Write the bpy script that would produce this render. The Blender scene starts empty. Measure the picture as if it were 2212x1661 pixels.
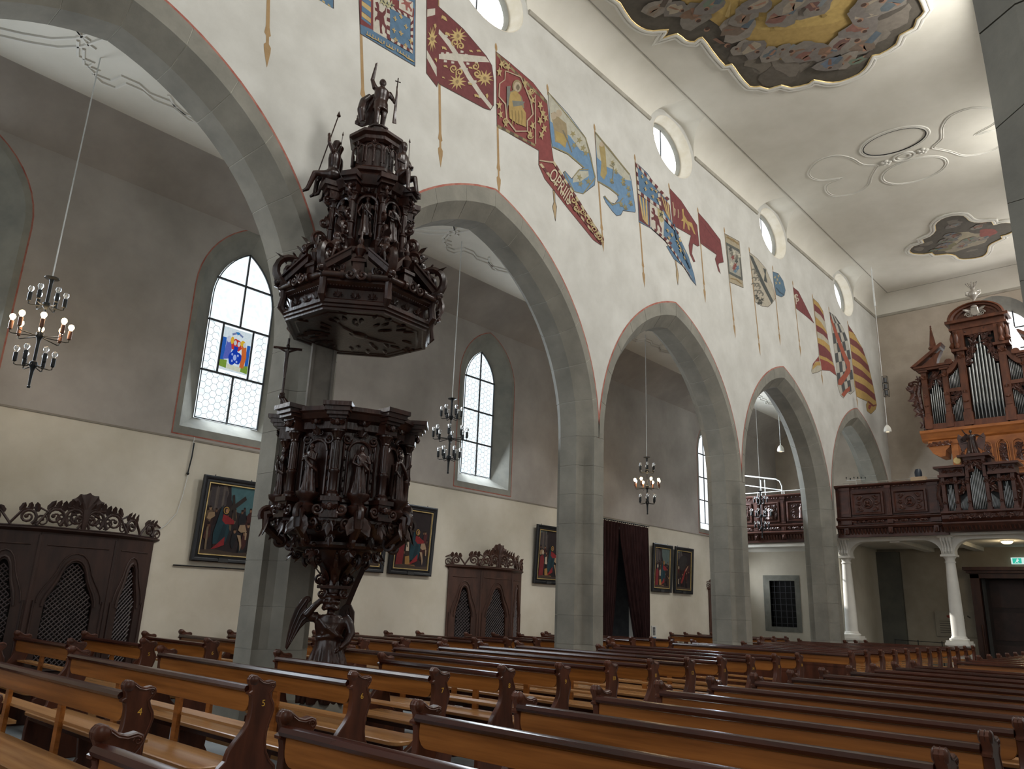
import bpy, bmesh, math, random
from math import pi, sin, cos, sqrt, radians, atan2, hypot
from mathutils import Vector, Matrix
random.seed(7)
SC = bpy.context.scene
COL = SC.collection
PI = pi

# ------------------------------------------------------------------ camera, world, lights, exposure
def look_camera(loc, yaw, pitch, roll, fpx):
    f = Vector((sin(yaw)*cos(pitch), cos(yaw)*cos(pitch), sin(pitch)))
    r = Vector((cos(yaw), -sin(yaw), 0)); u = r.cross(f)
    r2 = r*cos(roll)+u*sin(roll); u2 = u*cos(roll)-r*sin(roll)
    cd = bpy.data.cameras.new('camera'); cd.sensor_width = 36; cd.sensor_fit = 'HORIZONTAL'
    cd.lens = fpx/2212*36; cd.clip_start = .02; cd.clip_end = 300
    o = bpy.data.objects.new('camera', cd); COL.objects.link(o)
    m = Matrix((r2, u2, -f)).transposed().to_4x4(); m.translation = loc
    o.matrix_world = m; SC.camera = o
look_camera(Vector((0, 0, 1.6)), -0.7394987, 0.2806731, 0.0377904, 1667.2)

SC.view_settings.view_transform = 'Standard'; SC.view_settings.look = 'None'
SC.view_settings.gamma = 1; SC.view_settings.use_curve_mapping = False
SC.view_settings.exposure = -0.3
W = bpy.data.worlds.new('world'); SC.world = W; W.use_nodes = True
_n = W.node_tree.nodes; _l = W.node_tree.links; _n.clear()
_bg = _n.new('ShaderNodeBackground'); _ow = _n.new('ShaderNodeOutputWorld')
_bg.inputs[0].default_value = (.78, .88, 1, 1); _bg.inputs[1].default_value = 1.2
_l.new(_bg.outputs[0], _ow.inputs[0])

def area(name, loc, target, sx, sy, power, color=(1, 1, 1)):
    d = bpy.data.lights.new(name, 'AREA'); d.shape = 'RECTANGLE'; d.size = sx; d.size_y = sy
    d.energy = power; d.color = color
    o = bpy.data.objects.new(name, d); COL.objects.link(o); o.location = loc
    o.rotation_euler = (Vector(target)-Vector(loc)).to_track_quat('-Z', 'Y').to_euler()
    return o
DAY = (.93, .97, 1.0); WARM = (1, .9, .76)
# daylight of the choir behind the viewer, of the south aisle windows and the south clerestory
area('choir_daylight', (-4.6, -7.5, 6.5), (-5.0, 12, 5.0), 6.5, 8, 250, (1, .975, .94))
for _y, _p in ((2.2, 240), (8.4, 360), (15.1, 360), (21.0, 300), (27.0, 200)):
    area('clerestory_daylight', (-1.0, _y, 12.7), (-8.0, _y-1.0, 6.5), 1.3, 1.1, _p, (1, .98, .94))
for _y in (2.0, 9.0, 16.0, 22.0):
    area('south_aisle_daylight', (3.6, _y, 4.5), (-6, _y+.5, 3.0), 1.6, 4.0, 90, (1, .97, .92))
# daylight falling in through the north aisle windows (just inside their panes)
for _y, _p in ((1.95, 180), (6.78, 150), (13.36, 170), (24.9, 420)):
    area('north_window_daylight', (-12.9, _y, 6.0), (-8, _y, 4.6), 1.0, 3.0, _p, (.82, .91, 1))
area('added_gallery_fill', (-12.9, 26.3, 2.5), (-11.6, 27.4, 2.0), .7, 1.2, 38, (.9, .95, 1))  # added fill, no known window here; brightens the wall under the aisle gallery
area('west_window_daylight', (-4.2, 30.2, 10.9), (-4.6, 12, 6), 3.0, 2.4, 200, (1, .98, .95))
# low sun reaching the gallery end of the church through the clear north window
_s = bpy.data.lights.new('sun', 'SUN'); _s.energy = 16; _s.angle = .009; _s.color = (1, .97, .92)
_so = bpy.data.objects.new('sun', _s); COL.objects.link(_so)
_so.rotation_euler = Vector((.80, .066, -.475)).to_track_quat('-Z', 'Y').to_euler()

# ------------------------------------------------------------------ materials
def lin(h):
    if isinstance(h, str):
        c = [int(h[i:i+2], 16)/255 for i in (0, 2, 4)]
        return tuple(x/12.92 if x <= .04045 else ((x+.055)/1.055)**2.4 for x in c)
    return h
_M = {}
def mat(name, c1, c2=None, rough=.6, metal=0, scale=4., stretch=(1, 1, 1), bump=0., bscale=None, contrast=(.35, .65), coat=0., world=False, detail=4, spec=.5):
    if name in _M: return _M[name]
    m = bpy.data.materials.new(name); m.use_nodes = True
    nt = m.node_tree; N = nt.nodes; L = nt.links
    b = N['Principled BSDF']; b.inputs['Roughness'].default_value = rough; b.inputs['Metallic'].default_value = metal
    b.inputs['Specular IOR Level'].default_value = spec
    if coat: b.inputs['Coat Weight'].default_value = coat; b.inputs['Coat Roughness'].default_value = .12
    a = lin(c1); z = lin(c2) if c2 else tuple(x*.8 for x in a)
    if world: src = N.new('ShaderNodeNewGeometry').outputs['Position']
    else:
        src = N.new('ShaderNodeTexCoord').outputs['Object']
    oi = N.new('ShaderNodeObjectInfo')
    mp = N.new('ShaderNodeMapping'); mp.inputs['Scale'].default_value = stretch
    ad = N.new('ShaderNodeVectorMath'); ad.operation = 'MULTIPLY_ADD'; ad.inputs[1].default_value = (37, 53, 29)
    if not world: L.new(oi.outputs['Random'], ad.inputs[0])
    L.new(src, ad.inputs[2]); L.new(ad.outputs[0], mp.inputs['Vector'])
    nz = N.new('ShaderNodeTexNoise'); nz.inputs['Scale'].default_value = scale; nz.inputs['Detail'].default_value = detail
    nz.inputs['Roughness'].default_value = .6
    L.new(mp.outputs[0], nz.inputs['Vector'])
    rp = N.new('ShaderNodeValToRGB'); rp.color_ramp.elements[0].position = contrast[0]; rp.color_ramp.elements[1].position = contrast[1]
    rp.color_ramp.elements[0].color = (*z, 1); rp.color_ramp.elements[1].color = (*a, 1)
    L.new(nz.outputs['Fac'], rp.inputs['Fac']); L.new(rp.outputs['Color'], b.inputs['Base Color'])
    if bump:
        bn = N.new('ShaderNodeBump'); bn.inputs['Strength'].default_value = bump; bn.inputs['Distance'].default_value = .02
        n2 = N.new('ShaderNodeTexNoise'); n2.inputs['Scale'].default_value = bscale or scale*4; n2.inputs['Detail'].default_value = 5
        L.new(mp.outputs[0], n2.inputs['Vector']); L.new(n2.outputs['Fac'], bn.inputs['Height']); L.new(bn.outputs[0], b.inputs['Normal'])
    _M[name] = m
    return m
def paint(h, gloss=.75):
    a = lin(h)
    return mat('paint_'+h+('_g' if gloss < .6 else ''), a, tuple(x*.78 for x in a), rough=gloss, scale=9, world=True, contrast=(.3, .7), spec=.25)
def glow(name, c, s):
    if name in _M: return _M[name]
    m = bpy.data.materials.new(name); m.use_nodes = True; N = m.node_tree.nodes; N.clear()
    e = N.new('ShaderNodeEmission'); e.inputs[0].default_value = (*lin(c), 1); e.inputs[1].default_value = s
    o = N.new('ShaderNodeOutputMaterial'); m.node_tree.links.new(e.outputs[0], o.inputs[0]); _M[name] = m
    return m
def glass_pane(name, c, s, clear=.0, scale=14.):
    """lit window glass: daylight glowing through, uneven, partly letting sun and view through"""
    if name in _M: return _M[name]
    m = bpy.data.materials.new(name); m.use_nodes = True; N = m.node_tree.nodes; L = m.node_tree.links; N.clear()
    e = N.new('ShaderNodeEmission'); o = N.new('ShaderNodeOutputMaterial')
    g = N.new('ShaderNodeNewGeometry'); nz = N.new('ShaderNodeTexNoise'); nz.inputs['Scale'].default_value = scale
    rp = N.new('ShaderNodeValToRGB'); a = lin(c)
    rp.color_ramp.elements[0].position = .35; rp.color_ramp.elements[1].position = .6
    rp.color_ramp.elements[0].color = (a[0]*.84, a[1]*.92, a[2]*.95, 1); rp.color_ramp.elements[1].color = (*a, 1)
    L.new(g.outputs['Position'], nz.inputs['Vector']); L.new(nz.outputs['Fac'], rp.inputs['Fac'])
    L.new(rp.outputs[0], e.inputs[0]); e.inputs[1].default_value = s
    if clear:
        t = N.new('ShaderNodeBsdfTransparent'); mx = N.new('ShaderNodeMixShader'); mx.inputs[0].default_value = clear
        L.new(e.outputs[0], mx.inputs[1]); L.new(t.outputs[0], mx.inputs[2]); L.new(mx.outputs[0], o.inputs[0])
    else: L.new(e.outputs[0], o.inputs[0])
    _M[name] = m
    return m
def clear_glass(name):
    if name in _M: return _M[name]
    m = bpy.data.materials.new(name); m.use_nodes = True; b = m.node_tree.nodes['Principled BSDF']
    b.inputs['Base Color'].default_value = (.9, .93, .95, 1); b.inputs['Roughness'].default_value = .08
    b.inputs['Transmission Weight'].default_value = .85; b.inputs['IOR'].default_value = 1.3; _M[name] = m
    return m
PLASTER = mat('nave_plaster', 'cdccc6', 'b6b4ad', .92, scale=1.3, world=True, bump=.06, bscale=9, contrast=(.25, .75), detail=7, spec=.1)
CEIL = mat('ceiling_plaster', 'dad6cb', 'd0ccc0', .9, scale=.8, world=True, bump=.03, bscale=6, spec=.1)
REVEAL = mat('reveal_plaster', 'd9d3c6', 'cec6b4', .9, scale=3, world=True, spec=.1)
STONE = mat('sandstone', '908d83', '78766e', .9, scale=1.7, world=True, bump=.12, bscale=22, contrast=(.3, .7), detail=6, spec=.15)
STONE2 = mat('window_stone', '94938a', '82827c', .9, scale=2.2, world=True, bump=.08, bscale=20, spec=.15)
REDLINE = mat('red_line_paint', '9a5a50', 'ad7a6c', .9, scale=6, world=True, spec=.1)
WHITE = mat('white_stucco', 'd9d6cd', 'cfccc3', .8, scale=2, world=True, spec=.2)
FLOOR = mat('stone_floor', '8a8f90', '777c7e', .55, scale=2.4, world=True, bump=.04)
CARVED = mat('carved_walnut', '351c14', '1c0e0b', .3, scale=5, stretch=(1, 1, .4), bump=.15, bscale=30, spec=.45)
CARVED2 = mat('gallery_oak', '4e2a1e', '36190f', .42, scale=6, stretch=(.5, 1, 1), bump=.12, bscale=30)
ORGAN = mat('organ_oak', '6a3a22', '4c2816', .45, scale=6, stretch=(1, 1, .4), bump=.1, bscale=30)
ORGAN2 = mat('organ_oak_lit', 'a8642c', '8c5022', .42, scale=5, stretch=(.4, 1, 1), bump=.08)  # same oak, brighter orange: the lit glow of the lower case put into colour
TIN = mat('tin_pipe', '999b9b', '858888', .3, 1.0, scale=3, stretch=(1, 1, .2))
MOUTH = mat('pipe_shadow', '1c1b1a', '141414', .6, scale=4)
PEWEND = mat('pew_end_wood', '5a3222', '3c2015', .32, scale=7, stretch=(1, 1, .25), bump=.05, bscale=40, spec=.4)
PEWRAIL = mat('pew_rail_wood', '431f14', '2c130c', .23, scale=7, stretch=(.15, 1, 1), spec=.45)
PEWBOARD = mat('pew_board_wood', 'a2662f', '7c4a1d', .34, scale=9, stretch=(.10, 2.2, 2.2), bump=.03, bscale=30, spec=.32)
PEWSEAT = mat('pew_seat_wood', 'b08252', '9a6c40', .27, scale=7, stretch=(.1, 2, 2), spec=.5)
CONF = mat('confessional_wood', '3f2a24', '2c1d1a', .55, scale=6, stretch=(1, 1, .3), bump=.08, bscale=30)
CONFD = mat('confessional_dark', '1b1413', '120e0e', .7, scale=6)
CONF2 = mat('confessional_brown', '54362a', '3c251c', .55, scale=6, stretch=(1, 1, .3), bump=.08, bscale=30)
IRON = mat('black_iron', '1f2224', '15181a', .42, .4, scale=20)
GOLDM = mat('gilding', 'd8c08a', 'c4a86c', .4, .5, scale=12)
GOLDP = mat('gold_lettering', 'd0a23c', 'c0902e', .5, scale=20)
FRAMEB = mat('black_picture_frame', '15181e', '0e1014', .35, scale=10)
CLOTH = mat('dark_curtain', '3a2626', '2a1b1c', .9, scale=12, stretch=(1, 1, .2), spec=.1)
STEEL = mat('white_rail_paint', 'd6d8d6', 'c6c8c6', .45, scale=10)
LEAD = mat('lead_came', '3f4246', '2f3236', .6, scale=20)
DARK = mat('dark_opening', '0d0c0c', '090808', .9, scale=3, world=True)

# ------------------------------------------------------------------ mesh builder
class MB:
    def __init__(s): s.v = []; s.f = []; s.M = None; s.mi = []; s.cur = 0
    def add(s, vs, fs):
        n = len(s.v)
        if s.M is not None: vs = [tuple(s.M @ Vector(p)) for p in vs]
        s.v += [tuple(p) for p in vs]; s.f += [tuple(i+n for i in f) for f in fs]; s.mi += [s.cur]*len(fs)
        return s
    def box(s, x0, x1, y0, y1, z0, z1):
        return s.add([(x, y, z) for x in (x0, x1) for y in (y0, y1) for z in (z0, z1)],
                     [(0, 1, 3, 2), (4, 6, 7, 5), (0, 4, 5, 1), (2, 3, 7, 6), (0, 2, 6, 4), (1, 5, 7, 3)])
    def loft(s, rings, closed=True, caps=True):
        n = len(rings[0]); vs = [p for r in rings for p in r]; fs = []
        for i in range(len(rings)-1):
            for j in range(n if closed else n-1):
                k = (j+1) % n; fs.append((i*n+j, i*n+k, (i+1)*n+k, (i+1)*n+j))
        if caps and closed:
            fs.append(tuple(range(n-1, -1, -1))); fs.append(tuple((len(rings)-1)*n+j for j in range(n)))
        return s.add(vs, fs)
    def prism(s, pts, fn, a, b, bev=0.):
        """extrude 2D outline pts between a and b; fn(u, v, w) -> point"""
        if not bev: return s.loft([[fn(u, v, w) for u, v in pts] for w in (a, b)])
        ins = inset(pts, bev); sg = 1 if b > a else -1
        return s.loft([[fn(u, v, a) for u, v in ins], [fn(u, v, a+sg*bev) for u, v in pts],
                       [fn(u, v, b-sg*bev) for u, v in pts], [fn(u, v, b) for u, v in ins]])
    def tube(s, path, r, n=8, caps=True, flat=1.0):
        path = [Vector(p) for p in path]; m = len(path)
        rr = r if isinstance(r, (list, tuple)) else [r]*m
        rings = []; up = None
        for i, p in enumerate(path):
            d = (path[min(m-1, i+1)]-path[max(0, i-1)])
            d = d.normalized() if d.length > 1e-9 else Vector((0, 0, 1))
            if up is None: up = Vector((0, 0, 1)) if abs(d.z) < .9 else Vector((1, 0, 0))
            a = d.cross(up); a = a.normalized() if a.length > 1e-6 else d.orthogonal().normalized()
            up = a.cross(d).normalized()
            rings.append([p+(a*cos(2*PI*j/n)+up*sin(2*PI*j/n)*flat)*rr[i] for j in range(n)])
        return s.loft(rings, True, caps)
    def lathe(s, prof, n=16, c=(0, 0, 0), a0=0., caps=True):
        return s.loft([[(c[0]+r*cos(a0+2*PI*j/n), c[1]+r*sin(a0+2*PI*j/n), c[2]+z) for j in range(n)] for r, z in prof], True, caps)
    def ball(s, c, r, n=10, m=7):
        if not isinstance(r, (tuple, list)): r = (r, r, r)
        vs = [(c[0], c[1], c[2]-r[2])]; fs = []
        for i in range(1, m):
            t = -PI/2+PI*i/m
            for j in range(n): vs.append((c[0]+r[0]*cos(t)*cos(2*PI*j/n), c[1]+r[1]*cos(t)*sin(2*PI*j/n), c[2]+r[2]*sin(t)))
        vs.append((c[0], c[1], c[2]+r[2])); k = len(vs)-1
        for j in range(n):
            q = (j+1) % n; fs.append((0, 1+q, 1+j)); fs.append((k, k-n+j, k-n+q))
            for i in range(m-2): fs.append((1+i*n+j, 1+i*n+q, 1+(i+1)*n+q, 1+(i+1)*n+j))
        return s.add(vs, fs)
    def spiral(s, c, u, v, r, turns=1.5, a0=0., w=.02, k=.8, n=22, taper=True, sides=6):
        """flat scroll in the plane u,v winding inwards"""
        c = Vector(c); u = Vector(u); v = Vector(v); P = []; R = []
        for i in range(n+1):
            t = i/n; q = r*(1-k*t); a = a0+turns*2*PI*t
            P.append(c+u*(q*cos(a))+v*(q*sin(a))); R.append(w*(1-.55*t) if taper else w)
        s.tube(P, R, sides); s.ball(P[-1], w*1.15, 6, 5)
        return s
    def leaf(s, base, d, nrm, ln, wd, curl=.25, n=5, th=.006):
        base = Vector(base); d = Vector(d).normalized(); nrm = Vector(nrm).normalized(); sd = d.cross(nrm).normalized()
        rings = []
        for i in range(n+1):
            t = i/n; w = wd*(sin(PI*min(1, .12+.88*t))**.7)*(1.0 if i % 2 else .78)+.002
            if i == n: w = .002
            c = base+d*(ln*t)+nrm*(curl*ln*t*t)
            rings.append([c-sd*w, c+nrm*(th+w*.25), c+sd*w, c-nrm*th])
        return s.loft(rings)
    def build(s, name, m, parent=None, smooth=40, kind=None, loc=None):
        me = bpy.data.meshes.new(name); me.from_pydata(s.v, [], s.f); me.validate(); me.update()
        for k in (m if isinstance(m, (list, tuple)) else [m]): me.materials.append(k)
        if isinstance(m, (list, tuple)) and len(me.polygons) == len(s.mi): me.polygons.foreach_set('material_index', s.mi)
        bm = bmesh.new(); bm.from_mesh(me); bmesh.ops.recalc_face_normals(bm, faces=bm.faces); bm.to_mesh(me); bm.free()
        if smooth:
            me.polygons.foreach_set('use_smooth', [True]*len(me.polygons)); me.set_sharp_from_angle(angle=radians(smooth))
        return link(name, me, parent, kind, loc)
def link(name, me, parent=None, kind=None, loc=None):
    o = bpy.data.objects.new(name, me); COL.objects.link(o)
    if parent is not None: o.parent = parent
    if kind: o['kind'] = kind
    if loc is not None: o.location = loc
    return o
def inset(pts, d):
    n = len(pts); ar = sum(pts[i][0]*pts[(i+1) % n][1]-pts[(i+1) % n][0]*pts[i][1] for i in range(n))
    sg = 1 if ar > 0 else -1; out = []
    for i in range(n):
        p, q, r = Vector(pts[i-1]), Vector(pts[i]), Vector(pts[(i+1) % n])
        a = (q-p); b = (r-q)
        na = Vector((-a.y, a.x)).normalized()*sg; nb = Vector((-b.y, b.x)).normalized()*sg
        h = na+nb; L = h.length_squared
        h = h*(2/L) if L > .3 else na
        out.append((q.x+h.x*d, q.y+h.y*d))
    return out
def thing(name, label, cat, loc=(0, 0, 0), rotz=0, group=None):
    o = bpy.data.objects.new(name, None); COL.objects.link(o); o.empty_display_size = .1
    o.location = loc; o.rotation_euler = (0, 0, rotz); return tag(o, label, cat, group)
def tag(o, label, cat, group=None):
    o['label'] = label; o['category'] = cat
    if group: o['group'] = group
    return o
def struct(o, label=None):
    o['kind'] = 'structure'
    if label: o['label'] = label
    return o
def dup(root, loc=None, rotz=None, label=None, group=None):
    r = root.copy(); COL.objects.link(r)
    if loc is not None: r.location = loc
    if rotz is not None: r.rotation_euler = (0, 0, rotz)
    if label: r['label'] = label
    if group: r['group'] = group
    for ch in list(root.children):
        c = ch.copy(); COL.objects.link(c); c.parent = r
        for g in list(ch.children):
            d = g.copy(); COL.objects.link(d); d.parent = c
    return r
def plate(outer, holes, fn, th):
    """flat slab with holes: outline coordinates (u, v), thickness th centred; fn maps (u, v, w)"""
    cu = bpy.data.curves.new('slab', 'CURVE'); cu.dimensions = '2D'; cu.fill_mode = 'BOTH'; cu.extrude = th/2
    for pts in [outer]+list(holes):
        sp = cu.splines.new('POLY'); sp.points.add(len(pts)-1); sp.use_cyclic_u = True
        for i, (a, b) in enumerate(pts): sp.points[i].co = (a, b, 0, 1)
    o = bpy.data.objects.new('slab', cu); COL.objects.link(o)
    me = bpy.data.meshes.new_from_object(o.evaluated_get(bpy.context.evaluated_depsgraph_get()))
    mb = MB(); mb.add([fn(*v.co) for v in me.vertices], [tuple(p.vertices) for p in me.polygons])
    bpy.data.objects.remove(o); bpy.data.curves.remove(cu); bpy.data.meshes.remove(me)
    # weld
    return mb
def text_mb(body, size, fn, depth=.0015, shear=0):
    cu = bpy.data.curves.new('lettering', 'FONT'); cu.body = body; cu.size = size; cu.align_x = 'CENTER'; cu.align_y = 'CENTER'
    cu.extrude = depth; cu.resolution_u = 3; cu.shear = shear
    o = bpy.data.objects.new('lettering', cu); COL.objects.link(o)
    me = bpy.data.meshes.new_from_object(o.evaluated_get(bpy.context.evaluated_depsgraph_get()))
    mb = MB(); mb.add([fn(*v.co) for v in me.vertices], [tuple(p.vertices) for p in me.polygons])
    bpy.data.objects.remove(o); bpy.data.curves.remove(cu); bpy.data.meshes.remove(me)
    return mb
def figure_mesh(name, prims, vox, smooth=3, push=None):
    """weld a body built from limbs and drapery into one continuous skin"""
    o = prims.build(name, CARVED, None, 0)
    md = o.modifiers.new('r', 'REMESH'); md.mode = 'VOXEL'; md.voxel_size = vox
    ms = o.modifiers.new('s', 'SMOOTH'); ms.factor = .5; ms.iterations = smooth
    me = bpy.data.meshes.new_from_object(o.evaluated_get(bpy.context.evaluated_depsgraph_get()))
    old = o.data; bpy.data.objects.remove(o); bpy.data.meshes.remove(old)
    me.polygons.foreach_set('use_smooth', [True]*len(me.polygons)); me.name = name
    return me
def flat_art(layers, fn, step=.0003, fade=lambda c: c):
    """painted flat shapes: layers of (colour, polygons) each a hair above the last"""
    mb = MB(); mats = []; ix = {}
    k = 0
    for c, polys in layers:
        if c not in ix: ix[c] = len(mats); mats.append(paint(fade(c)) if isinstance(c, str) else c)
        mb.cur = ix[c]
        for p in polys: k += 1; mb.add([fn(u, v, step*k) for u, v in p], [tuple(range(len(p)))])
    return mb, mats
def ell(cx, cy, rx, ry, n=16, a0=0, a1=2*PI): return [(cx+rx*cos(a0+(a1-a0)*i/n), cy+ry*sin(a0+(a1-a0)*i/n)) for i in range(n)]
def blob(cx, cy, rx, ry, n=14, j=.25, rnd=random):
    ph = [rnd.uniform(0, 6) for _ in range(3)]
    return [(cx+rx*cos(t)*(1+j*(sin(2*t+ph[0])*.5+sin(3*t+ph[1])*.4+sin(5*t+ph[2])*.3)), cy+ry*sin(t)*(1+j*(sin(2*t+ph[0])*.5+sin(3*t+ph[1])*.4+sin(5*t+ph[2])*.3))) for t in [2*PI*i/n for i in range(n)]]
def arch_pts(a, e, yc, zs, n):
    R = a+e; th = math.acos(e/R)
    r = [(yc-e+R*cos(th*i/n), zs+R*sin(th*i/n)) for i in range(n+1)]
    return r+[(2*yc-y, z) for y, z in r[-2::-1]]
XF = lambda x0: (lambda u, v, w: (x0+w, u, v))      # slab in the y,z plane
YF = lambda y0: (lambda u, v, w: (u, y0+w, v))      # slab in the x,z plane
# ================================================================== the building
XN, XB = -8.6, -9.47            # nave face and aisle face of the north arcade
SOUTH = 8.81                    # offset from the north arcade to the south arcade
PIER = [-.68, 5.62, 11.98, 18.1, 24.2, 30.45]
ARCH = [((PIER[i]+PIER[i+1])/2, (PIER[i+1]-PIER[i])/2-.004) for i in range(5)]
ZS = 4.81
OCULI = [2.2, 8.4, 15.1, 21.0, 27.0]
OZ, ORY, ORZ = 12.85, .94, .76

fl = MB(); fl.box(-13.4, 4.2, -9, 31, -.2, 0)
struct(fl.build('floor', FLOOR, None, 0), 'grey stone church floor under the pews')

def aisle_plaster():
    m = bpy.data.materials.new('aisle_plaster'); m.use_nodes = True; N = m.node_tree.nodes; L = m.node_tree.links
    b = N['Principled BSDF']; b.inputs['Roughness'].default_value = .93; b.inputs['Specular IOR Level'].default_value = .1
    g = N.new('ShaderNodeNewGeometry'); sp = N.new('ShaderNodeSeparateXYZ'); L.new(g.outputs['Position'], sp.inputs[0])
    n1 = N.new('ShaderNodeTexNoise'); n1.inputs['Scale'].default_value = .7; n1.inputs['Detail'].default_value = 8; n1.inputs['Roughness'].default_value = .62
    L.new(g.outputs['Position'], n1.inputs['Vector'])
    cols = []
    for a, z, p in (('d6d0c2', 'c3bcab', (.3, .62)), ('b3ada6', '99938d', (.3, .68))):
        r = N.new('ShaderNodeValToRGB'); r.color_ramp.elements[0].position, r.color_ramp.elements[1].position = p
        r.color_ramp.elements[0].color = (*lin(z), 1); r.color_ramp.elements[1].color = (*lin(a), 1); L.new(n1.outputs['Fac'], r.inputs[0]); cols.append(r)
    gt = N.new('ShaderNodeMath'); gt.operation = 'GREATER_THAN'; gt.inputs[1].default_value = 4.19; L.new(sp.outputs['Z'], gt.inputs[0])
    mx = N.new('ShaderNodeMix'); mx.data_type = 'RGBA'; L.new(gt.outputs[0], mx.inputs['Factor'])
    L.new(cols[0].outputs[0], mx.inputs['A']); L.new(cols[1].outputs[0], mx.inputs['B']); L.new(mx.outputs['Result'], b.inputs['Base Color'])
    bn = N.new('ShaderNodeBump'); bn.inputs['Strength'].default_value = .08; bn.inputs['Distance'].default_value = .02
    n2 = N.new('ShaderNodeTexNoise'); n2.inputs['Scale'].default_value = 7; L.new(g.outputs['Position'], n2.inputs['Vector']); L.new(n2.outputs['Fac'], bn.inputs['Height']); L.new(bn.outputs[0], b.inputs['Normal'])
    return m
AISLE = aisle_plaster()

MORTAR = mat('lime_mortar', 'b3b1a6', 'a3a197', .95, scale=6, world=True, spec=.1)
# ---- arcade walls with their pointed openings and round clerestory windows
def arcade_outline():
    pts = [(-9, 0)]
    for yc, a in ARCH:
        pts += [(yc-a, 0)] + [p for p in arch_pts(a, .85, yc, ZS, 18)[::-1]] + [(yc+a, 0)]
    # straight jambs below the springing
    return pts+[(30.5, 0), (30.5, 13.75), (-9, 13.75)]
ocs = [ell(y, OZ, ORY, ORZ, 40) for y in OCULI]
struct(plate(arcade_outline(), ocs, XF((XN+XB)/2), XN-XB).build('wall_arcade_left', PLASTER, None, 0), 'pale plaster arcade wall above the pointed arches')
struct(plate(arcade_outline(), ocs, XF((XN+XB)/2+SOUTH), XN-XB).build('wall_arcade_right', PLASTER, None, 0))

def pointed(a, e, yc, t):      # t -1..1 : springing to apex to springing
    R = a+e; th = math.acos(e/R)*(1-abs(t))
    y = -e+R*cos(th); return (yc+(y if t > 0 else -y), ZS+R*sin(th))
for k, (yc, a) in enumerate(ARCH):
    ln = MB()
    for s in (1, -1):
        ln.loft([[(XN+.004, *pointed(a+.03, .85, yc, s*(1-t/24+1e-6))), (XN+.004, *pointed(a-.006, .85, yc, s*(1-t/24+1e-6)))] for t in range(25)], False)
    tr = struct(ln.build('trim_%d' % (k+1), REDLINE, None, 0), 'stone arch moulding edged by a thin red painted line')
    prof = [(a-.004, .85, XN+.006), (a-.15, .64, XN+.006), (a-.39, .63, XN-.24), (a-.39, .63, XB+.24), (a-.15, .64, XB-.006), (a-.004, .85, XB-.006)]
    core = MB()
    for s in (1, -1):
        core.loft([[(x+(.006 if x < -9 else -.006 if x > -8.7 else 0), *pointed(aa+.006, e, yc, s*(1-q/30+1e-6))) for aa, e, x in prof] for q in range(31)], True, False)
    core.build('mortar', MORTAR, tr, 0)
    for s in (1, -1):
        n = 7
        for i in range(n):
            mb = MB(); g = .0012
            rings = []
            for q in range(4):
                t = (i+q/3)/n; t = min(max(t, i/n+g), (i+1)/n-g)
                rings.append([(x, *pointed(aa, e, yc, s*(1-t+1e-6))) for aa, e, x in prof])
            o = mb.loft(rings).build('stone', STONE, tr, 0)
            if k < 2:
                c = link('stone', o.data, None); c.location.x = SOUTH; c.parent = tr
def pier_ring(y0, z, hol, grow=0.):
    f, c = .155+grow, .394+grow; x0, x1 = XN+.006+grow, XB-.006-grow
    def ch(p, q, ctr):
        m = ((p[0]+q[0])/2, (p[1]+q[1])/2); d = Vector((ctr[0]-m[0], ctr[1]-m[1])).normalized()*hol
        return [p, (p[0]*.8+q[0]*.2+d.x*.75, p[1]*.8+q[1]*.2+d.y*.75), (m[0]+d.x*1.15, m[1]+d.y*1.15), (p[0]*.2+q[0]*.8+d.x*.75, p[1]*.2+q[1]*.8+d.y*.75)]
    cx = (x0+x1)/2; q = [(x0, f), (XN-.24+grow, c), (XB+.24-grow, c), (x1, f), (x1, -f), (XB+.24-grow, -c), (XN-.24+grow, -c), (x0, -f)]
    pts = []
    for a, b in ((0, 1), (2, 3), (4, 5), (6, 7)): pts += ch(q[a], q[b], (cx, 0))+[q[b]]
    return [(x, y0+y, z) for x, y in pts]
cz = [.52, 1.0, 1.5, 2.05, 2.6, 3.15, 3.7, 4.25, ZS]
course = []
for i in range(len(cz)-1):
    a, b = cz[i]+.0025, cz[i+1]-.0025; mb = MB()
    if i == len(cz)-2: r = [pier_ring(0, a, .08), pier_ring(0, a+.12, .072), pier_ring(0, a+.26, .05), pier_ring(0, a+.40, .022), pier_ring(0, b, 0)]
    elif i == len(cz)-3: r = [pier_ring(0, a, .09), pier_ring(0, b, .08)]
    elif i == 0: r = [pier_ring(0, a, 0, .035), pier_ring(0, a+.1, 0, .02), pier_ring(0, a+.3, .03), pier_ring(0, b, .09)]
    else: r = [pier_ring(0, a, .09), pier_ring(0, b, .09)]
    o = mb.loft(r).build('stone', STONE, None, 25); course.append(o.data); bpy.data.objects.remove(o)
for j, y in enumerate(PIER):
    for side in ((0, SOUTH) if j in (0, 1, 2) else (0,)):
        mb = MB()
        mb.loft([pier_ring(0, 0, 0, .14), pier_ring(0, .34, 0, .14), pier_ring(0, .40, 0, .08), pier_ring(0, .44, 0, .08), pier_ring(0, .52, 0, .035)])
        p = struct(mb.build('pillar', STONE, None, 0), 'chamfered grey sandstone pillar of the nave arcade'); p.location = (side, y, 0)
        MB().loft([pier_ring(0, .5, .09, -.007), pier_ring(0, 4.3, .09, -.007)]).build('mortar', MORTAR, p, 0)
        for me in course: link('stone', me, p)

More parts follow.
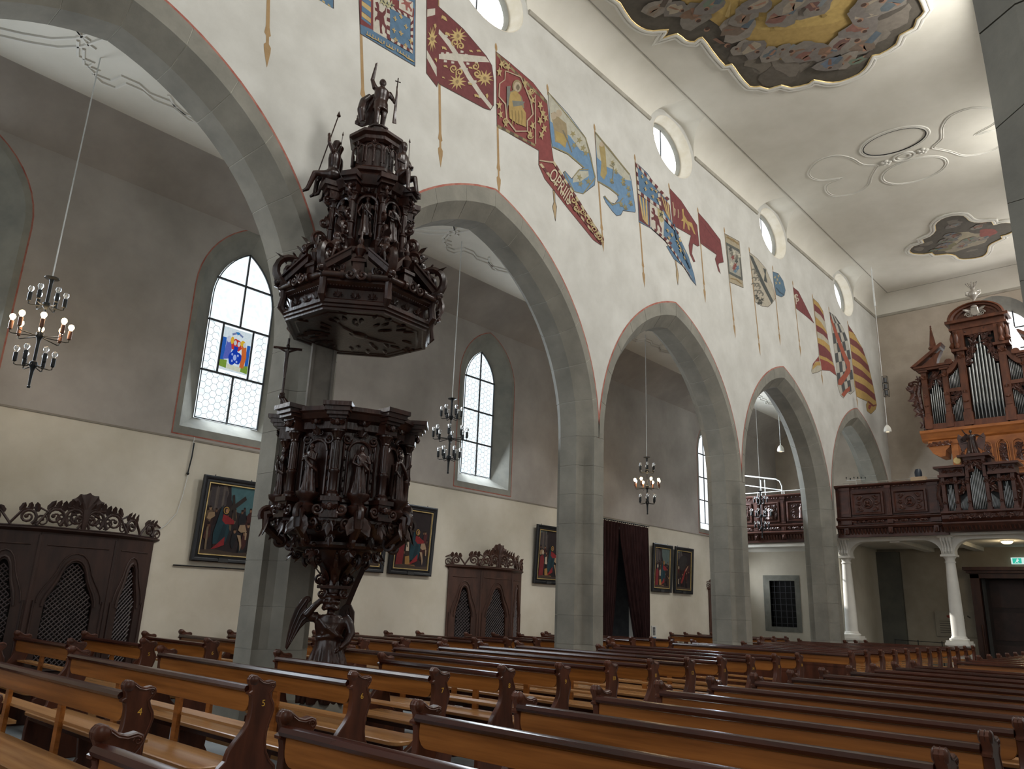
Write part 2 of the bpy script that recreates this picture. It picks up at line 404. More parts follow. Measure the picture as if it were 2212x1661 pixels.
# ---- round clerestory windows
PANE_W = glass_pane('clerestory_glass', 'ffffff', 3.2, scale=5)
for k, y in enumerate(OCULI):
    for side in (1, -1):
        mir = (lambda x: x) if side == 1 else (lambda x: 2*(-4.63)-x)
        E = lambda x, ry, rz: [(mir(x), y+ry*cos(2*PI*i/40), OZ+rz*sin(2*PI*i/40)) for i in range(40)]
        o = MB().loft([E(XN+.003, ORY+.01, ORZ+.01), E(XN+.003, ORY-.005, ORZ-.005), E(-8.92, .85, .69)], True, False).build('window_%d' % (10+k+(0 if side == 1 else 5)), REVEAL, None, 30)
        struct(o, 'round clerestory window under the ceiling cove' if side == 1 else None)
        mb = MB(); mb.loft([E(-8.90, .86, .70), E(-8.88, .83, .67), E(-8.92, .79, .635), E(-9.02, .78, .63)], True, False); mb.build('window_frame', STONE2, o, 40)
        MB().add(E(-8.98, .8, .645), [tuple(range(40))]).build('pane', PANE_W if side == 1 else glass_pane('south_clerestory_glass', 'ffffff', 2.5), o, 0)
        mb = MB(); xm = mir(-8.97); mb.box(min(xm, xm+.02), max(xm, xm+.02), y-.012, y+.012, OZ-.63, OZ+.63); mb.build('glazing_bar', LEAD, o, 0)

# ---- nave ceiling, coves with hoods over the round windows, cornices
XC = -7.88
def cove(name, mir):
    ys = sorted(set([-9, 30.5]+[round(c+1.12*sin(PI/2*j/16), 4) for c in OCULI for j in range(-16, 17)]+[-5, 5.3, 11.7, 18, 24]))
    rings = []
    for y in ys:
        z0 = 13.1
        for c in OCULI:
            d = (y-c)/1.12
            if abs(d) < 1: z0 = min(13.7, max(z0, OZ+.93*sqrt(1-d*d)))
        t0 = math.asin(min(1, (z0-13.1)/.6)); r = [(mir(XN), y, z0)]
        for j in range(10):
            t = t0+(PI/2-t0)*j/9; r.append((mir(XC-.72*cos(t)), y, 13.1+.6*sin(t)))
        rings.append(r)
    return struct(MB().loft(rings, False).build(name, CEIL, None, 30))
cove('trim_6', lambda x: x); cove('trim_7', lambda x: -9.26-x)
mb = MB(); mb.loft([[(x, 30.5-.72+.72*cos(t), 13.1+.6*sin(t)) for x in (XN, -.66)] for t in [PI/2*j/9 for j in range(10)]], False)
struct(mb.build('trim_8', CEIL, None, 30))
ce = MB(); ce.box(XC, -9.26-XC, -9, 29.79, 13.7, 13.8); ce.box(XN-.9, XC, -9, 31, 13.76, 13.86); ce.box(-9.26-XC, .3, -9, 31, 13.76, 13.86); ce.box(XC, -9.26-XC, 29.7, 31, 13.76, 13.86)
CE = struct(ce.build('ceiling', CEIL, None, 0), 'flat white nave ceiling')
ln = MB(); ln.box(XC-.012, XC+.012, -9, 29.8, 13.692, 13.702); ln.box(-9.26-XC-.012, -9.26-XC+.012, -9, 29.8, 13.692, 13.702); ln.box(XC, -9.26-XC, 29.77, 29.79, 13.692, 13.702)
ln.build('edge_line', mat('cove_line', '9b978c', None, .9), CE, 0)
mb = MB()
prof = [(0, -.075), (.03, -.07), (.055, -.03), (.06, .0), (.045, .02), (0, .03)]
edges = [-9]+[v for c in OCULI for v in (c-1.09, c+1.09)]+[30.5]
for i in range(0, len(edges), 2):
    for mir in (lambda x: x, lambda x: -9.26-x):
        mb.loft([[(mir(XN+u), y, 13.1+v) for u, v in prof] for y in (edges[i], edges[i+1])])
mb.loft([[(x, 30.5-u, 13.1+v) for u, v in prof] for x in (XN, -.66)])
struct(mb.build('trim_9', mat('cornice_plaster', 'a9a498', '989386', .9, scale=3, world=True), None, 30), 'thin plaster cornice where wall meets cove')

# ---- north aisle: outer wall, ceiling, windows
XA = -13.0
WINS = [(1.93, .6, 8.05), (6.78, .635, 8.08), (13.36, .53, 7.87), (24.92, .53, 7.87)]
def wpts(yc, a, z0, zs, apex, n=10):
    h = apex-zs; e = (h*h-a*a)/(2*a); return [(yc+a, z0)]+arch_pts(a, e, yc, zs, n)+[(yc-a, z0)]
outer = [(-9, 0), (31, 0), (31, 9.2), (-9, 9.2)]
holes = [wpts(y, a+.36, 4.40, 7.0, ap+.32) for y, a, ap in WINS]+[[(18.3, .02), (20.4, .02), (20.4, 4.0), (18.3, 4.0)]]
struct(plate(outer, holes, XF(XA-.25), .5).build('wall_left', AISLE, None, 0), 'aisle wall, grey above and whitewashed below')
struct(plate([(-9, 0), (31, 0), (31, 9.2), (-9, 9.2)], [[(y-.8, 2.3), (y+.8, 2.3), (y+.8, 6.8), (y-.8, 6.8)] for y in (9, 16, 22)], XF(3.97), .3).build('wall_right', AISLE, None, 0))
mb = MB(); mb.box(XA, XA+.012, -9, 30.5, 4.17, 4.2); struct(mb.build('trim_10', mat('plaster_edge', '8d867b', None, .95), None, 0))
mb = MB()
mb.loft([[(XA+t, y, 8.4+.6*(.75*t+.25*sin(PI/2*t))) for y in (-9, 30.5)] for t in [j/9 for j in range(10)]], False)
struct(mb.build('trim_11', AISLE, None, 30))
mb = MB(); mb.box(XA+1.0, XB+.02, -9, 30.5, 9.0, 9.1); mb.box(.2, 3.9, -9, 30.5, 9.0, 9.1)
CA = struct(mb.build('ceiling_aisle', CEIL, None, 0), 'white aisle ceiling with stucco scrolls')
mb = MB()
for yo in (0, 7.2, 14.4, 21.6):
    for path in ([(-11.7, 1.3), (-11.52, 1.77), (-11.35, 2.08), (-11.13, 2.39), (-10.84, 2.6), (-10.33, 2.77), (-10.1, 3.02)], [(-10.3, 2.1), (-10.49, 2.37), (-10.71, 2.6), (-10.75, 2.75)],
                 [(-10.88, 2.64), (-11.22, 2.76), (-11.2, 2.97), (-11.36, 2.95), (-11.46, 3.1), (-11.42, 3.3), (-11.18, 3.36), (-11.16, 3.6), (-11.26, 3.8), (-11.2, 4.1), (-11.33, 4.4), (-11.2, 4.8), (-11.0, 5.0)]):
        for off in (0, .12): mb.tube([(x+off, y+yo-off, 9.0) for x, y in path], .028, 6, True)
        mb.tube([(x+.05, y+yo+4.6-.1, 9.0) for x, y in [(x, 4.4-y) for x, y in path]], .028, 6, True)
o = mb.build('stucco_scrolls', WHITE, CA); o['kind'] = 'stuff'

def clip_poly(poly, conv):
    n = len(conv); ar = sum(conv[i][0]*conv[(i+1) % n][1]-conv[(i+1) % n][0]*conv[i][1] for i in range(n)); sg = 1 if ar > 0 else -1
    for i in range(n):
        a, b = conv[i], conv[(i+1) % n]; out = []
        side = lambda p: sg*((b[0]-a[0])*(p[1]-a[1])-(b[1]-a[1])*(p[0]-a[0]))
        for j in range(len(poly)):
            p, q = poly[j], poly[(j+1) % len(poly)]; sp, sq = side(p), side(q)
            if sp >= 0: out.append(p)
            if (sp >= 0) != (sq >= 0):
                t = sp/(sp-sq); out.append((p[0]+(q[0]-p[0])*t, p[1]+(q[1]-p[1])*t))
        poly = out
        if not poly: return []
    return poly
for k, (yc, a, ap) in enumerate(WINS):
    red = wpts(yc, a+.455, 4.27, 7.0, ap+.44); opn = wpts(yc, a+.36, 4.40, 7.0, ap+.32); gl = wpts(yc, a, 4.66, 7.0, ap)
    mb = MB(); mb.loft([[(XA+.004, *p) for p in wpts(yc, a+.48, 4.245, 7.0, ap+.465)], [(XA+.004, *p) for p in red]], True, False)
    w = struct(mb.build('window_%d' % (k+1), REDLINE, None, 0), 'pointed aisle window with leaded panes and red painted outline')
    MB().loft([[(XA+.006, *p) for p in red], [(XA+.008, *p) for p in opn], [(XA-.30, *p) for p in gl], [(XA-.34, *p) for p in gl]], True, False).build('stone_reveal', STONE2, w, 25)
    rows = [4.66, 5.57, 6.55, 7.4, 9] if k < 2 else [4.66, 5.47, 6.28, 7.12, 9]
    xg = XA-.30; bars = MB(); gm = glass_pane('leaded_glass' if k < 3 else 'clear_window_glass', 'f4fbff' if k < 3 else 'ffffff', 1.5 if k < 3 else 2.4, 0 if k < 3 else .5, 11)
    for i in range(4):
        if k == 1 and i == 1: cols = [(yc-a, yc-.33), (yc-.33, yc+.29), (yc+.29, yc+a)]
        else: cols = [(yc-a, yc), (yc, yc+a)]
        for (y0, y1) in cols:
            pg = clip_poly([(y0, rows[i]), (y1, rows[i]), (y1, rows[i+1]), (y0, rows[i+1])], gl)
            if len(pg) > 2: MB().add([(xg, *p) for p in pg], [tuple(range(len(pg)))]).build('pane', gm, w, 0)
        for y in [c[1] for c in cols[:-1]]: bars.box(xg, xg+.03, y-.014, y+.014, rows[i], min(rows[i+1], ap-.02))
        if i: bars.box(xg-.005, xg+.035, yc-a, yc+a, rows[i]-.017, rows[i]+.017)
    bars.loft([[(xg+.03, *p) for p in gl], [(xg+.03, *p) for p in inset(gl, .02)], [(xg, *p) for p in inset(gl, .02)]], True, False)
    bars.build('glazing_bars', LEAD, w, 0)
    if k in (1, 2):           # hexagonal lead cames
        ld = MB(); s = .075; cells = set()
        for i in range(-12, 13):
            for j in range(-2, 40):
                cy = yc+i*s*1.5; cz = 4.7+j*s*sqrt(3)+(s*sqrt(3)/2 if i % 2 else 0)
                if k == 1 and (cz > 5.55 and not (cz < 6.5 and abs(cy-yc+.02) > .36)): continue
                for q in range(3):
                    p = [(cy+s*cos(PI/3*(q+d)), cz+s*sin(PI/3*(q+d))) for d in (0, 1)]
                    if all(len(clip_poly([(u, v), (u+.001, v), (u, v+.001)], inset(gl, .03))) > 2 for u, v in p):
                        d = Vector((p[1][0]-p[0][0], p[1][1]-p[0][1])).normalized()*.003
                        ld.add([(xg+.006, p[0][0]-d.y, p[0][1]+d.x), (xg+.006, p[0][0]+d.y, p[0][1]-d.x), (xg+.006, p[1][0]+d.y, p[1][1]-d.x), (xg+.006, p[1][0]-d.y, p[1][1]+d.x)], [(0, 1, 2, 3)])
        o = ld.build('hexagonal_leading', mat('lead_lit', 'a9b4bc', None, .7), w, 0); o['kind'] = 'stuff'
    if k == 1:                # coloured figure panel
        def G(c): return glass_pane('stained_'+c, c, 1.0, 0, 30)
        y0, y1, z0, z1 = yc-.31, yc+.27, 5.66, 6.5
        U = lambda pts: [(y0+(y1-y0)*u, z1-(z1-z0)*v) for u, v in pts]
        lay = [(G('dfe9ee'), [U([(0, 0), (1, 0), (1, 1), (0, 1)])]), (G('2b5fb5'), [U([(0, .25), (.14, .25), (.14, .8), (0, .8)]), U([(.88, .3), (1, .3), (1, .8), (.88, .8)])]),
               (G('7d9a3c'), [U([(0, .78), (.25, .76), (.25, .95), (0, .93)]), U([(.75, .82), (1, .78), (1, .97), (.75, .95)])]),
               (G('5b66b8'), [U([(.15, .3), (.3, .27), (.36, .5), (.3, .72), (.1, .76), (.14, .5)])]), (G('c8ccdf'), [U(ell(.22, .27, .07, .08))]),
               (G('c43a34'), [U([(.3, .3), (.45, .22), (.62, .25), (.7, .42), (.6, .5), (.35, .48)])]), (G('e0b23a'), [U(ell(.34, .28, .06, .09)), U(ell(.72, .3, .09, .08))]),
               (G('cf6a35'), [U([(.68, .35), (.86, .36), (.9, .6), (.84, .86), (.7, .86), (.72, .55)])]), (G('1b3fb0'), [U(blob(.5, .66, .2, .2, 18, .3)), U([(.42, .4), (.58, .4), (.56, .5), (.44, .5)])]),
               (G('a7b6e8'), [U(ell(.5, .66, .06, .07)), U(ell(.4, .6, .03, .03)), U(ell(.6, .6, .03, .03)), U(ell(.42, .75, .03, .03)), U(ell(.58, .75, .03, .03))]),
               (G('c9cfd6'), [U(ell(.45, .32, .05, .06)), U(ell(.58, .33, .05, .06)), U(ell(.78, .32, .05, .06))]), (G('d8d8c0'), [U([(.25, .84), (.75, .86), (.75, .97), (.25, .95)])]),
               (G('7c86b0'), [U([(.3, .12), (.5, .05), (.7, .12), (.68, .16), (.5, .1), (.32, .17)])]), (G('2f7fc0'), [U([(.42, .06), (.58, .06), (.5, .14)])])]
        m2, ms = flat_art(lay, lambda u, v, w_: (xg+.004+w_, u, v), .0003); m2.build('stained_glass_figure', ms, w, 0)

# ---- end wall with the west window, walls under the gallery
def xw(a, z0, zs, apex, n=10): return wpts(-4.63, a, z0, zs, apex, n)
struct(plate([(-13.3, 0), (4, 0), (4, 13.75), (-13.3, 13.75)], [xw(1.25, 9.2, 11.6, 12.98)], YF(30.65), .3).build('wall_back', mat('end_wall_plaster', 'b9aea0', 'a59a8b', .93, scale=.9, world=True, detail=8, bump=.08, bscale=8, spec=.1), None, 0), 'bare plaster end wall behind the organ')
MB().add([(-12.994, y, z) for y, z in ((25.95, 1.9), (26.65, 1.9), (26.65, 3.1), (25.95, 3.1))], [(0, 1, 2, 3)]).build('window_7', glass_pane('added_pane_glow', 'f4fbff', 3), None, 0, 'structure')  # invented glowing pane behind the added fill light, hidden by the pillar
gl = xw(1.0, 9.5, 11.5, 12.55); mb = MB(); mb.loft([[(u, 30.498, v) for u, v in xw(1.25, 9.2, 11.6, 12.98)], [(u, 31.0, v) for u, v in gl]], True, False)
ww = struct(mb.build('window_5', STONE2, None, 0), 'bright arched west window behind the organ')
for i in range(4):
    for j in range(4):
        pg = clip_poly([(-5.63+i*.5, 9.5+j*.77), (-5.13+i*.5, 9.5+j*.77), (-5.13+i*.5, 10.27+j*.77), (-5.63+i*.5, 10.27+j*.77)], gl)
        if len(pg) > 2: MB().add([(u, 31.0, v) for u, v in pg], [tuple(range(len(pg)))]).build('pane', glass_pane('west_glass', 'ffffff', 3.0, 0, 6), ww, 0)
mb = MB()
for i in range(1, 4): mb.box(-5.63+i*.5-.02, -5.63+i*.5+.02, 30.94, 30.98, 9.5, 12.5)
for j in range(1, 4): mb.box(-5.63, -3.63, 30.94, 30.98, 9.5+j*.77-.02, 9.5+j*.77+.02)
mb.build('glazing_bars', LEAD, ww, 0)
LOWER = mat('lower_wall_plaster', 'c9c3b4', 'bab3a3', .93, scale=.9, world=True, spec=.1)
struct(plate([(-13, 0), (-9.0, 0), (-9.0, 4.0), (-13, 4.0)], [[(-12.19, 1.28), (-11.27, 1.28), (-11.27, 2.85), (-12.19, 2.85)]], YF(27.6), .2).build('wall_under_gallery', LOWER, None, 0), 'whitewashed wall under the aisle gallery')
mb = MB(); mb.loft([[(x, 27.48, z) for x, z in ((-12.43, 1.12), (-11.1, 1.12), (-11.1, 3.04), (-12.43, 3.04))], [(x, 27.46, z) for x, z in ((-12.19, 1.28), (-11.27, 1.28), (-11.27, 2.85), (-12.19, 2.85))], [(x, 27.72, z) for x, z in ((-12.19, 1.28), (-11.27, 1.28), (-11.27, 2.85), (-12.19, 2.85))]], True, False)
gw = struct(mb.build('window_6', mat('grey_frame_stone', '7b7b73', '6c6c64', .9, world=True), None, 0), 'dark barred window in a flat grey stone frame')
MB().add([(x, 27.74, z) for x, z in ((-12.3, 1.2), (-11.2, 1.2), (-11.2, 2.95), (-12.3, 2.95))], [(0, 1, 2, 3)]).build('dark_pane', DARK, gw, 0)
for i in range(4): MB().tube([(-12.05+i*.2, 27.56, 1.28), (-12.05+i*.2, 27.56, 2.85)], .012, 6).build('iron_bar', LEAD, gw)
for j in range(7): MB().tube([(-12.19, 27.56, 1.4+j*.21), (-11.27, 27.56, 1.4+j*.21)], .008, 6).build('iron_crossbar', LEAD, gw)
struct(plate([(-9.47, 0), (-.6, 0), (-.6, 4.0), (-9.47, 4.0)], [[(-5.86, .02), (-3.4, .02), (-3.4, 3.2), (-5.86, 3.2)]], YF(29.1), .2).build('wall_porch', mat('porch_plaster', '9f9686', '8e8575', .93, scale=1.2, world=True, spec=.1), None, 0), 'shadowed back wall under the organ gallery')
mb = MB(); mb.box(-8.94, -8.15, 28.86, 29.0, 0, 3.9); struct(mb.build('trim_12', mat('dark_pilaster', '5d5c52', '51504a', .9, scale=2, world=True), None, 0), 'dark grey flat pilaster under the gallery')
mb = MB(); mb.box(-13, -9.0, 25.5, 30.5, 3.95, 4.12); mb.box(-9.47, -.6, 24.7, 30.5, 4.0, 4.14)
for x in (-7.2, -5.75, -3.5): mb.box(x-.14, x+.14, 25.2, 29, 3.88, 4.0)
mb.box(-13, -9.3, 25.42, 27.5, 3.86, 3.95)
struct(mb.build('ceiling_gallery', WHITE, None, 0), 'white soffit under the gallery')
mb = MB(); mb.box(-9.0, -8.9, 25.3, 29.0, 0, 4.0); struct(mb.build('wall_porch_side', LOWER, None, 0))

def column(x, y):
    c = thing('column', 'slender white stone column under the organ gallery', 'column', (x, y, 0)); c['kind'] = 'structure'; del c['category']
    b = MB()
    b.box(-.305, .305, -.305, .305, 0, .34); b.box(-.26, .26, -.26, .26, .34, 1.02); b.box(-.305, .305, -.305, .305, 1.02, 1.09); b.box(-.28, .28, -.28, .28, 1.09, 1.15)
    b.build('plinth', WHITE, c, 0)
    b = MB(); b.lathe([(.24, 1.15), (.255, 1.18), (.24, 1.21), (.2, 1.225), (.2, 1.25), (.185, 1.27)], 20); b.build('base', WHITE, c)
    b = MB(); b.lathe([(.178, 1.27), (.172, 1.8), (.155, 2.5), (.128, 3.2), (.125, 3.27)], 20); b.build('shaft', WHITE, c)
    b = MB(); b.lathe([(.14, 3.27), (.145, 3.3), (.125, 3.32), (.13, 3.38), (.18, 3.44)], 20); b.box(-.2, .2, -.2, .2, 3.44, 3.5); b.build('capital', WHITE, c)
    b = MB()
    for i, sx in enumerate((-.11, -.04, .04, .11)):
        b.tube([(sx, -.15, 3.52), (sx, -.2, 3.58), (sx, -.17, 3.68), (sx, -.22, 3.8), (sx, -.3, 3.88), (sx, -.3, 3.96)], [.03, .035, .03, .032, .036, .04], 6)
    b.box(-.17, .17, -.16, .2, 3.5, 4.02); b.box(-.2, .2, -.34, .2, 3.96, 4.05); b.build('console', WHITE, c, 30)
    return c
for x in (-8.66, -5.76, -3.5, -.6): column(x, 25.2)
def gbeam(x0, x1):
    q = .42; pts = [(x0, 4.06), (x0, 3.5)]
    pts += [(x0+q*(1-cos(t))*1.15, 3.5+.42*sin(t)) for t in [PI/2*i/8 for i in range(9)]]
    pts += [(x1-q*(1-cos(t))*1.15, 3.5+.42*sin(t)) for t in [PI/2*i/8 for i in range(8, -1, -1)]]+[(x1, 3.5), (x1, 4.06)]
    return pts
mb = MB()
for a, b in ((-8.5, -5.92), (-5.6, -3.66), (-3.34, -.76)): mb.prism(gbeam(a, b), lambda u, v, w: (u, w, v), 25.05, 25.35)
struct(mb.build('trim_13', WHITE, None, 30), 'white segmental gallery beams between the columns')

# ---- stucco frames of the ceiling
def closed_tube(mb, pts, r, z, n=6, scale=None):
    """ring moulding along closed plan outline"""
    m = len(pts); rings = []
    for i in range(m):
        a, b, c = Vector(pts[i-1]), Vector(pts[i]), Vector(pts[(i+1) % m]); d = (c-a).normalized(); nn = Vector((-d.y, d.x))
        rings.append([(b.x+nn.x*r*cos(2*PI*j/n), b.y+nn.y*r*cos(2*PI*j/n), z+r*.8*sin(2*PI*j/n)) for j in range(n)])
    rings.append(rings[0]); mb.loft(rings, True, False)
def smooth_closed(pts, k=4):
    n = len(pts); out = []
    for i in range(n):
        p0, p1, p2, p3 = [Vector(pts[(i+d) % n]) for d in (-1, 0, 1, 2)]
        for j in range(k):
            t = j/k; out.append(tuple(.5*((2*p1)+(p2-p0)*t+(2*p0-5*p1+4*p2-p3)*t*t+(3*p1-p0-3*p2+p3)*t*t*t)))
    return out
CX = -4.64
st = MB()
hl = [(-5.32, 20.48), (-5.61, 20.19), (-5.74, 19.69), (-6.03, 19.29), (-6.51, 19.25), (-6.92, 19.63), (-7.0, 19.99), (-6.82, 20.33), (-6.44, 20.5), (-6.40, 20.55), (-6.77, 20.62), (-6.94, 21.0), (-6.85, 21.41), (-6.4, 21.63), (-5.88, 21.45), (-5.64, 21.01), (-5.43, 20.69)]
for off in (0, .05):
    for mirr in (1, -1):
        h = [(CX+mirr*(x-CX), y) for x, y in hl]; h = smooth_closed(inset(h, off), 3); closed_tube(st, h, .02 if not off else .013, 13.7)
    closed_tube(st, ell(CX, 19.6, .84-off, .6-off, 36), .028, 13.7); closed_tube(st, ell(CX, 21.37, .84-off, .66-off, 36), .022, 13.7)
closed_tube(st, ell(CX, 20.47, .26, .2, 24), .035, 13.7); closed_tube(st, ell(CX, 20.47, .16, .12, 20), .03, 13.7)
for s in (-.46, .46):
    for a in range(5): st.ball((CX+s+.09*cos(a*1.257), 20.48+.09*sin(a*1.257), 13.68), (.06, .06, .03), 8, 5)
    st.ball((CX+s, 20.48, 13.67), .04, 8, 5)
o = tag(st.build('stucco_ornament', WHITE), 'white stucco hearts and ovals moulded on the ceiling', 'ornament')
closed = MB(); closed_tube(closed, ell(CX, 19.6, .76, .52, 36), .014, 13.69); closed.build('dark_hatch_joint', DARK, o)
# ================================================================== pews
ENDP = [(-.03, 1.008), (-.034, 1.03), (-.02, 1.052), (.005, 1.058), (.035, 1.047), (.075, 1.02), (.11, 1.012), (.15, 1.02), (.178, 1.008), (.187, .982), (.172, .953), (.152, .928), (.163, .898), (.187, .857), (.194, .818), (.183, .77), (.162, .707), (.155, .665), (.155, .60), (.168, .536), (.2, .482), (.25, .438), (.265, .36), (.235, .2), (.235, 0), (-.30, 0), (-.30, .30), (-.29, .40), (-.20, .455), (-.15, .50), (-.143, .534), (-.13, .57), (-.093, .619), (-.047, .673), (-.012, .729), (0, .783), (.003, .839), (0, .89), (-.008, .92), (-.03, .928), (-.032, .942), (-.01, .955), (-.012, .975)]
def end_meshes():
    mb = MB(); mb.prism(ENDP, lambda u, v, w: (w, u, v), -.0275, .0275, .006)
    o = mb.build('end_panel', PEWEND, None, 35); a = o.data; bpy.data.objects.remove(o)
    mb = MB()
    for x0, x1 in ((-.034, -.013), (-.0105, .0105), (.013, .034)):
        m = (x0+x1)/2; mb.loft([[(x, .002+r*cos(2*PI*j/12), 1.024+r*sin(2*PI*j/12)) for j in range(12)] for x, r in ((x0, .028), (m, .038), (x1, .028))])
    for s in (-.0285, .0285):
        mb.spiral((s, .008, 1.02), (0, 1, 0), (0, 0, 1), .03, 1.6, 0, .005, .8, 14, True, 5)
        mb.spiral((s, .155, .985), (0, -1, 0), (0, 0, 1), .022, 1.4, 0, .004, .8, 12, True, 5)
        mb.tube([(s, y, z) for y, z in inset(ENDP, .016)[4:9]], .004, 5)
        mb.tube([(s, y, z) for y, z in inset(ENDP, .018)[10:23]], .004, 5)
    o = mb.build('carved_scroll', PEWEND, None, 50); b = o.data; bpy.data.objects.remove(o)
    return a, b
EP, ES = end_meshes(); _pc = {}
def pm(name, L, m, fn):
    k = (name, round(L, 2))
    if k not in _pc:
        mb = MB(); fn(mb, round(L, 2)); o = mb.build(name, m, None, 35); _pc[k] = o.data; bpy.data.objects.remove(o)
    return _pc[k]
RAILP = [(-.036, .945), (-.044, .963), (-.03, .984), (0, .99), (.03, .984), (.044, .965), (.036, .945), (.02, .937), (-.02, .937)]
def b_rail(mb, L): mb.prism(RAILP, lambda u, v, w: (w, u, v), 0, L)
def b_board(mb, L):
    r = .07; pts = [(0, .932), (0, .80+r)]+[(r-r*cos(t), .80+r-r*sin(t)) for t in (.4, .8, 1.2, 1.57)]+[(L-r+r*sin(t), .80+r-r*cos(t)) for t in (0, .4, .8, 1.2, 1.57)]+[(L, .932)]
    mb.prism(pts, lambda u, v, w: (u, w, v), .004, .028, .003)
def b_seat(mb, L):
    r = .10; pts = [(0, .03), (0, -.36+r)]+[(r-r*cos(t), -.36+r-r*sin(t)) for t in (.4, .8, 1.2, 1.57)]+[(L-r+r*sin(t), -.36+r-r*cos(t)) for t in (0, .4, .8, 1.2, 1.57)]+[(L, .03)]
    mb.prism(pts, lambda u, v, w: (u, v, w), .435, .472, .007)
def b_apron(mb, L): mb.box(0, L, -.30, -.275, .385, .435)
def b_kneel(mb, L): mb.box(0, L, .33, .45, .15, .185)
def b_ledge(mb, L): mb.box(0, L, .055, .20, .665, .685)
def b_panel(mb, L): mb.box(0, L, .005, .03, .06, .80); mb.box(0, L, -.005, .035, .76, .80); mb.box(0, L, -.005, .035, .04, .14)
POST = MB().box(-.036, .036, .028, .062, .435, .92).build('post', PEWBOARD, None, 0).data
LEG = MB().prism([(-.28, 0), (-.28, .10), (-.22, .2), (-.24, .385), (.06, .385), (.04, .2), (.1, .1), (.1, 0)], lambda u, v, w: (w, u, v), -.022, .022, .004).build('leg', PEWEND, None, 0).data
for o in [o for o in COL.objects if o.data in (POST, LEG)]: bpy.data.objects.remove(o)
def pew(x0, x1, y, label, group, num=None, solid=False, far=False):
    t = thing('pew', label, 'pew', (x0, y, 0), 0, group); L = x1-x0
    for x in (.0275, L-.0275):
        e = link('end_panel', EP, t); e.location.x = x
        s = link('carved_scroll', ES, e)
    if num:
        mb = text_mb(str(num), .062, lambda u, v, w: (.0285+w, .093+u, .863+v), .0008)
        n = mb.build('row_number', GOLDP, e, 0)
    il = L-.11
    for nm, f, m in (('rail', b_rail, PEWRAIL), ('backboard', b_board, PEWBOARD), ('seat', b_seat, PEWSEAT), ('seat_apron', b_apron, PEWRAIL), ('kneeler', b_kneel, PEWSEAT), ('book_ledge', b_ledge, PEWSEAT)):
        link(nm, pm(nm, il, m, f), t).location.x = .055
    if solid:
        link('front_panel', pm('front_panel', il, PEWEND, b_panel), t).location.x = .055
        for i in range(max(2, int(il/.9))+1):
            k = link('panel_stile', pm('panel_stile', .07, PEWEND, lambda mb, l: mb.box(-l/2, l/2, -.008, .03, .1, .8)), t); k.location.x = .09+(il-.07)*i/max(2, int(il/.9))
    n = max(1, int(round(L/1.25))-1) if L > 1.7 else 0
    for i in range(n):
        x = L*(i+1)/(n+1); link('post', POST, t).location.x = x; link('leg', LEG, t).location.x = x
    return t
NUMW = ['first', 'second', 'third', 'fourth', 'fifth', 'sixth', 'seventh', 'eighth', 'ninth', 'tenth', 'eleventh', 'twelfth', 'thirteenth', 'fourteenth', 'fifteenth', 'sixteenth', 'seventeenth', 'eighteenth', 'nineteenth', 'twentieth']
G1, G2, G3 = 'numbered pews between pillars and central aisle', 'pews on the near side of the central aisle', 'pews along the aisle wall'
CARD = 'zero one two three four five six seven eight nine ten eleven twelve thirteen fourteen fifteen sixteen'.split()
def rowy(n): return 2.33+.892*(n-4) if n <= 16 else 15.46+.85*(n-17)
LX = {2: -8.9, 3: -8.9, 4: -8.9, 5: -8.9, 6: -8.85, 7: -7.95, 8: -7.25, 14: -8.1, 15: -8.4, 19: -8.35, 20: -8.35, 26: -8.2, 27: -8.2, 28: -8.2}
for n in list(range(2, 29)):
    y = rowy(n); x0 = LX.get(n, -9.15)
    if n <= 16: lab = 'brown pew with the gold number %s on its aisle end' % CARD[n] if n >= 4 else 'brown pew %s the pew with gold number 4' % ('just in front of' if n == 3 else 'two rows in front of')
    else: lab = ('solid fronted pew opening the rear block by the pillars' if n == 17 else '%s pew behind the solid fronted pew, block by the pillars' % NUMW[n-18])
    pew(x0, -5.35, y, lab, G1, n if 4 <= n <= 16 else None, n in (16, 17))
for n in list(range(2, 17))+list(range(17, 26)):
    y = rowy(n)+.06
    lab = ('orange brown pew facing number %s across the central aisle' % CARD[n] if n >= 4 else 'orange brown pew %s row 4, near side of the central aisle' % ('one in front of' if n == 3 else 'two in front of')) if n <= 16 else ('solid fronted pew opening the rear block near the side door' if n == 17 else '%s pew behind the near side solid fronted pew' % NUMW[n-18])
    pew(-3.68, -1.06, y, lab, G2, None, n == 17)
k = 0
for i, y in enumerate([2.0+.85*j for j in range(27)]):
    if abs(y-19.35) < 1.5: continue
    num = i+2 if 3 <= i+2 <= 15 else None
    pew(-12.22 if min(abs(y-.1-c) for c in (4.42, 13.58, 25.65)) < 1.65 else -12.8, -10.25, y, '%s pew counted along the aisle wall from the large confessional' % (NUMW[k] if k < 20 else NUMW[k-20]+' beyond the twentieth'), G3, num); k += 1

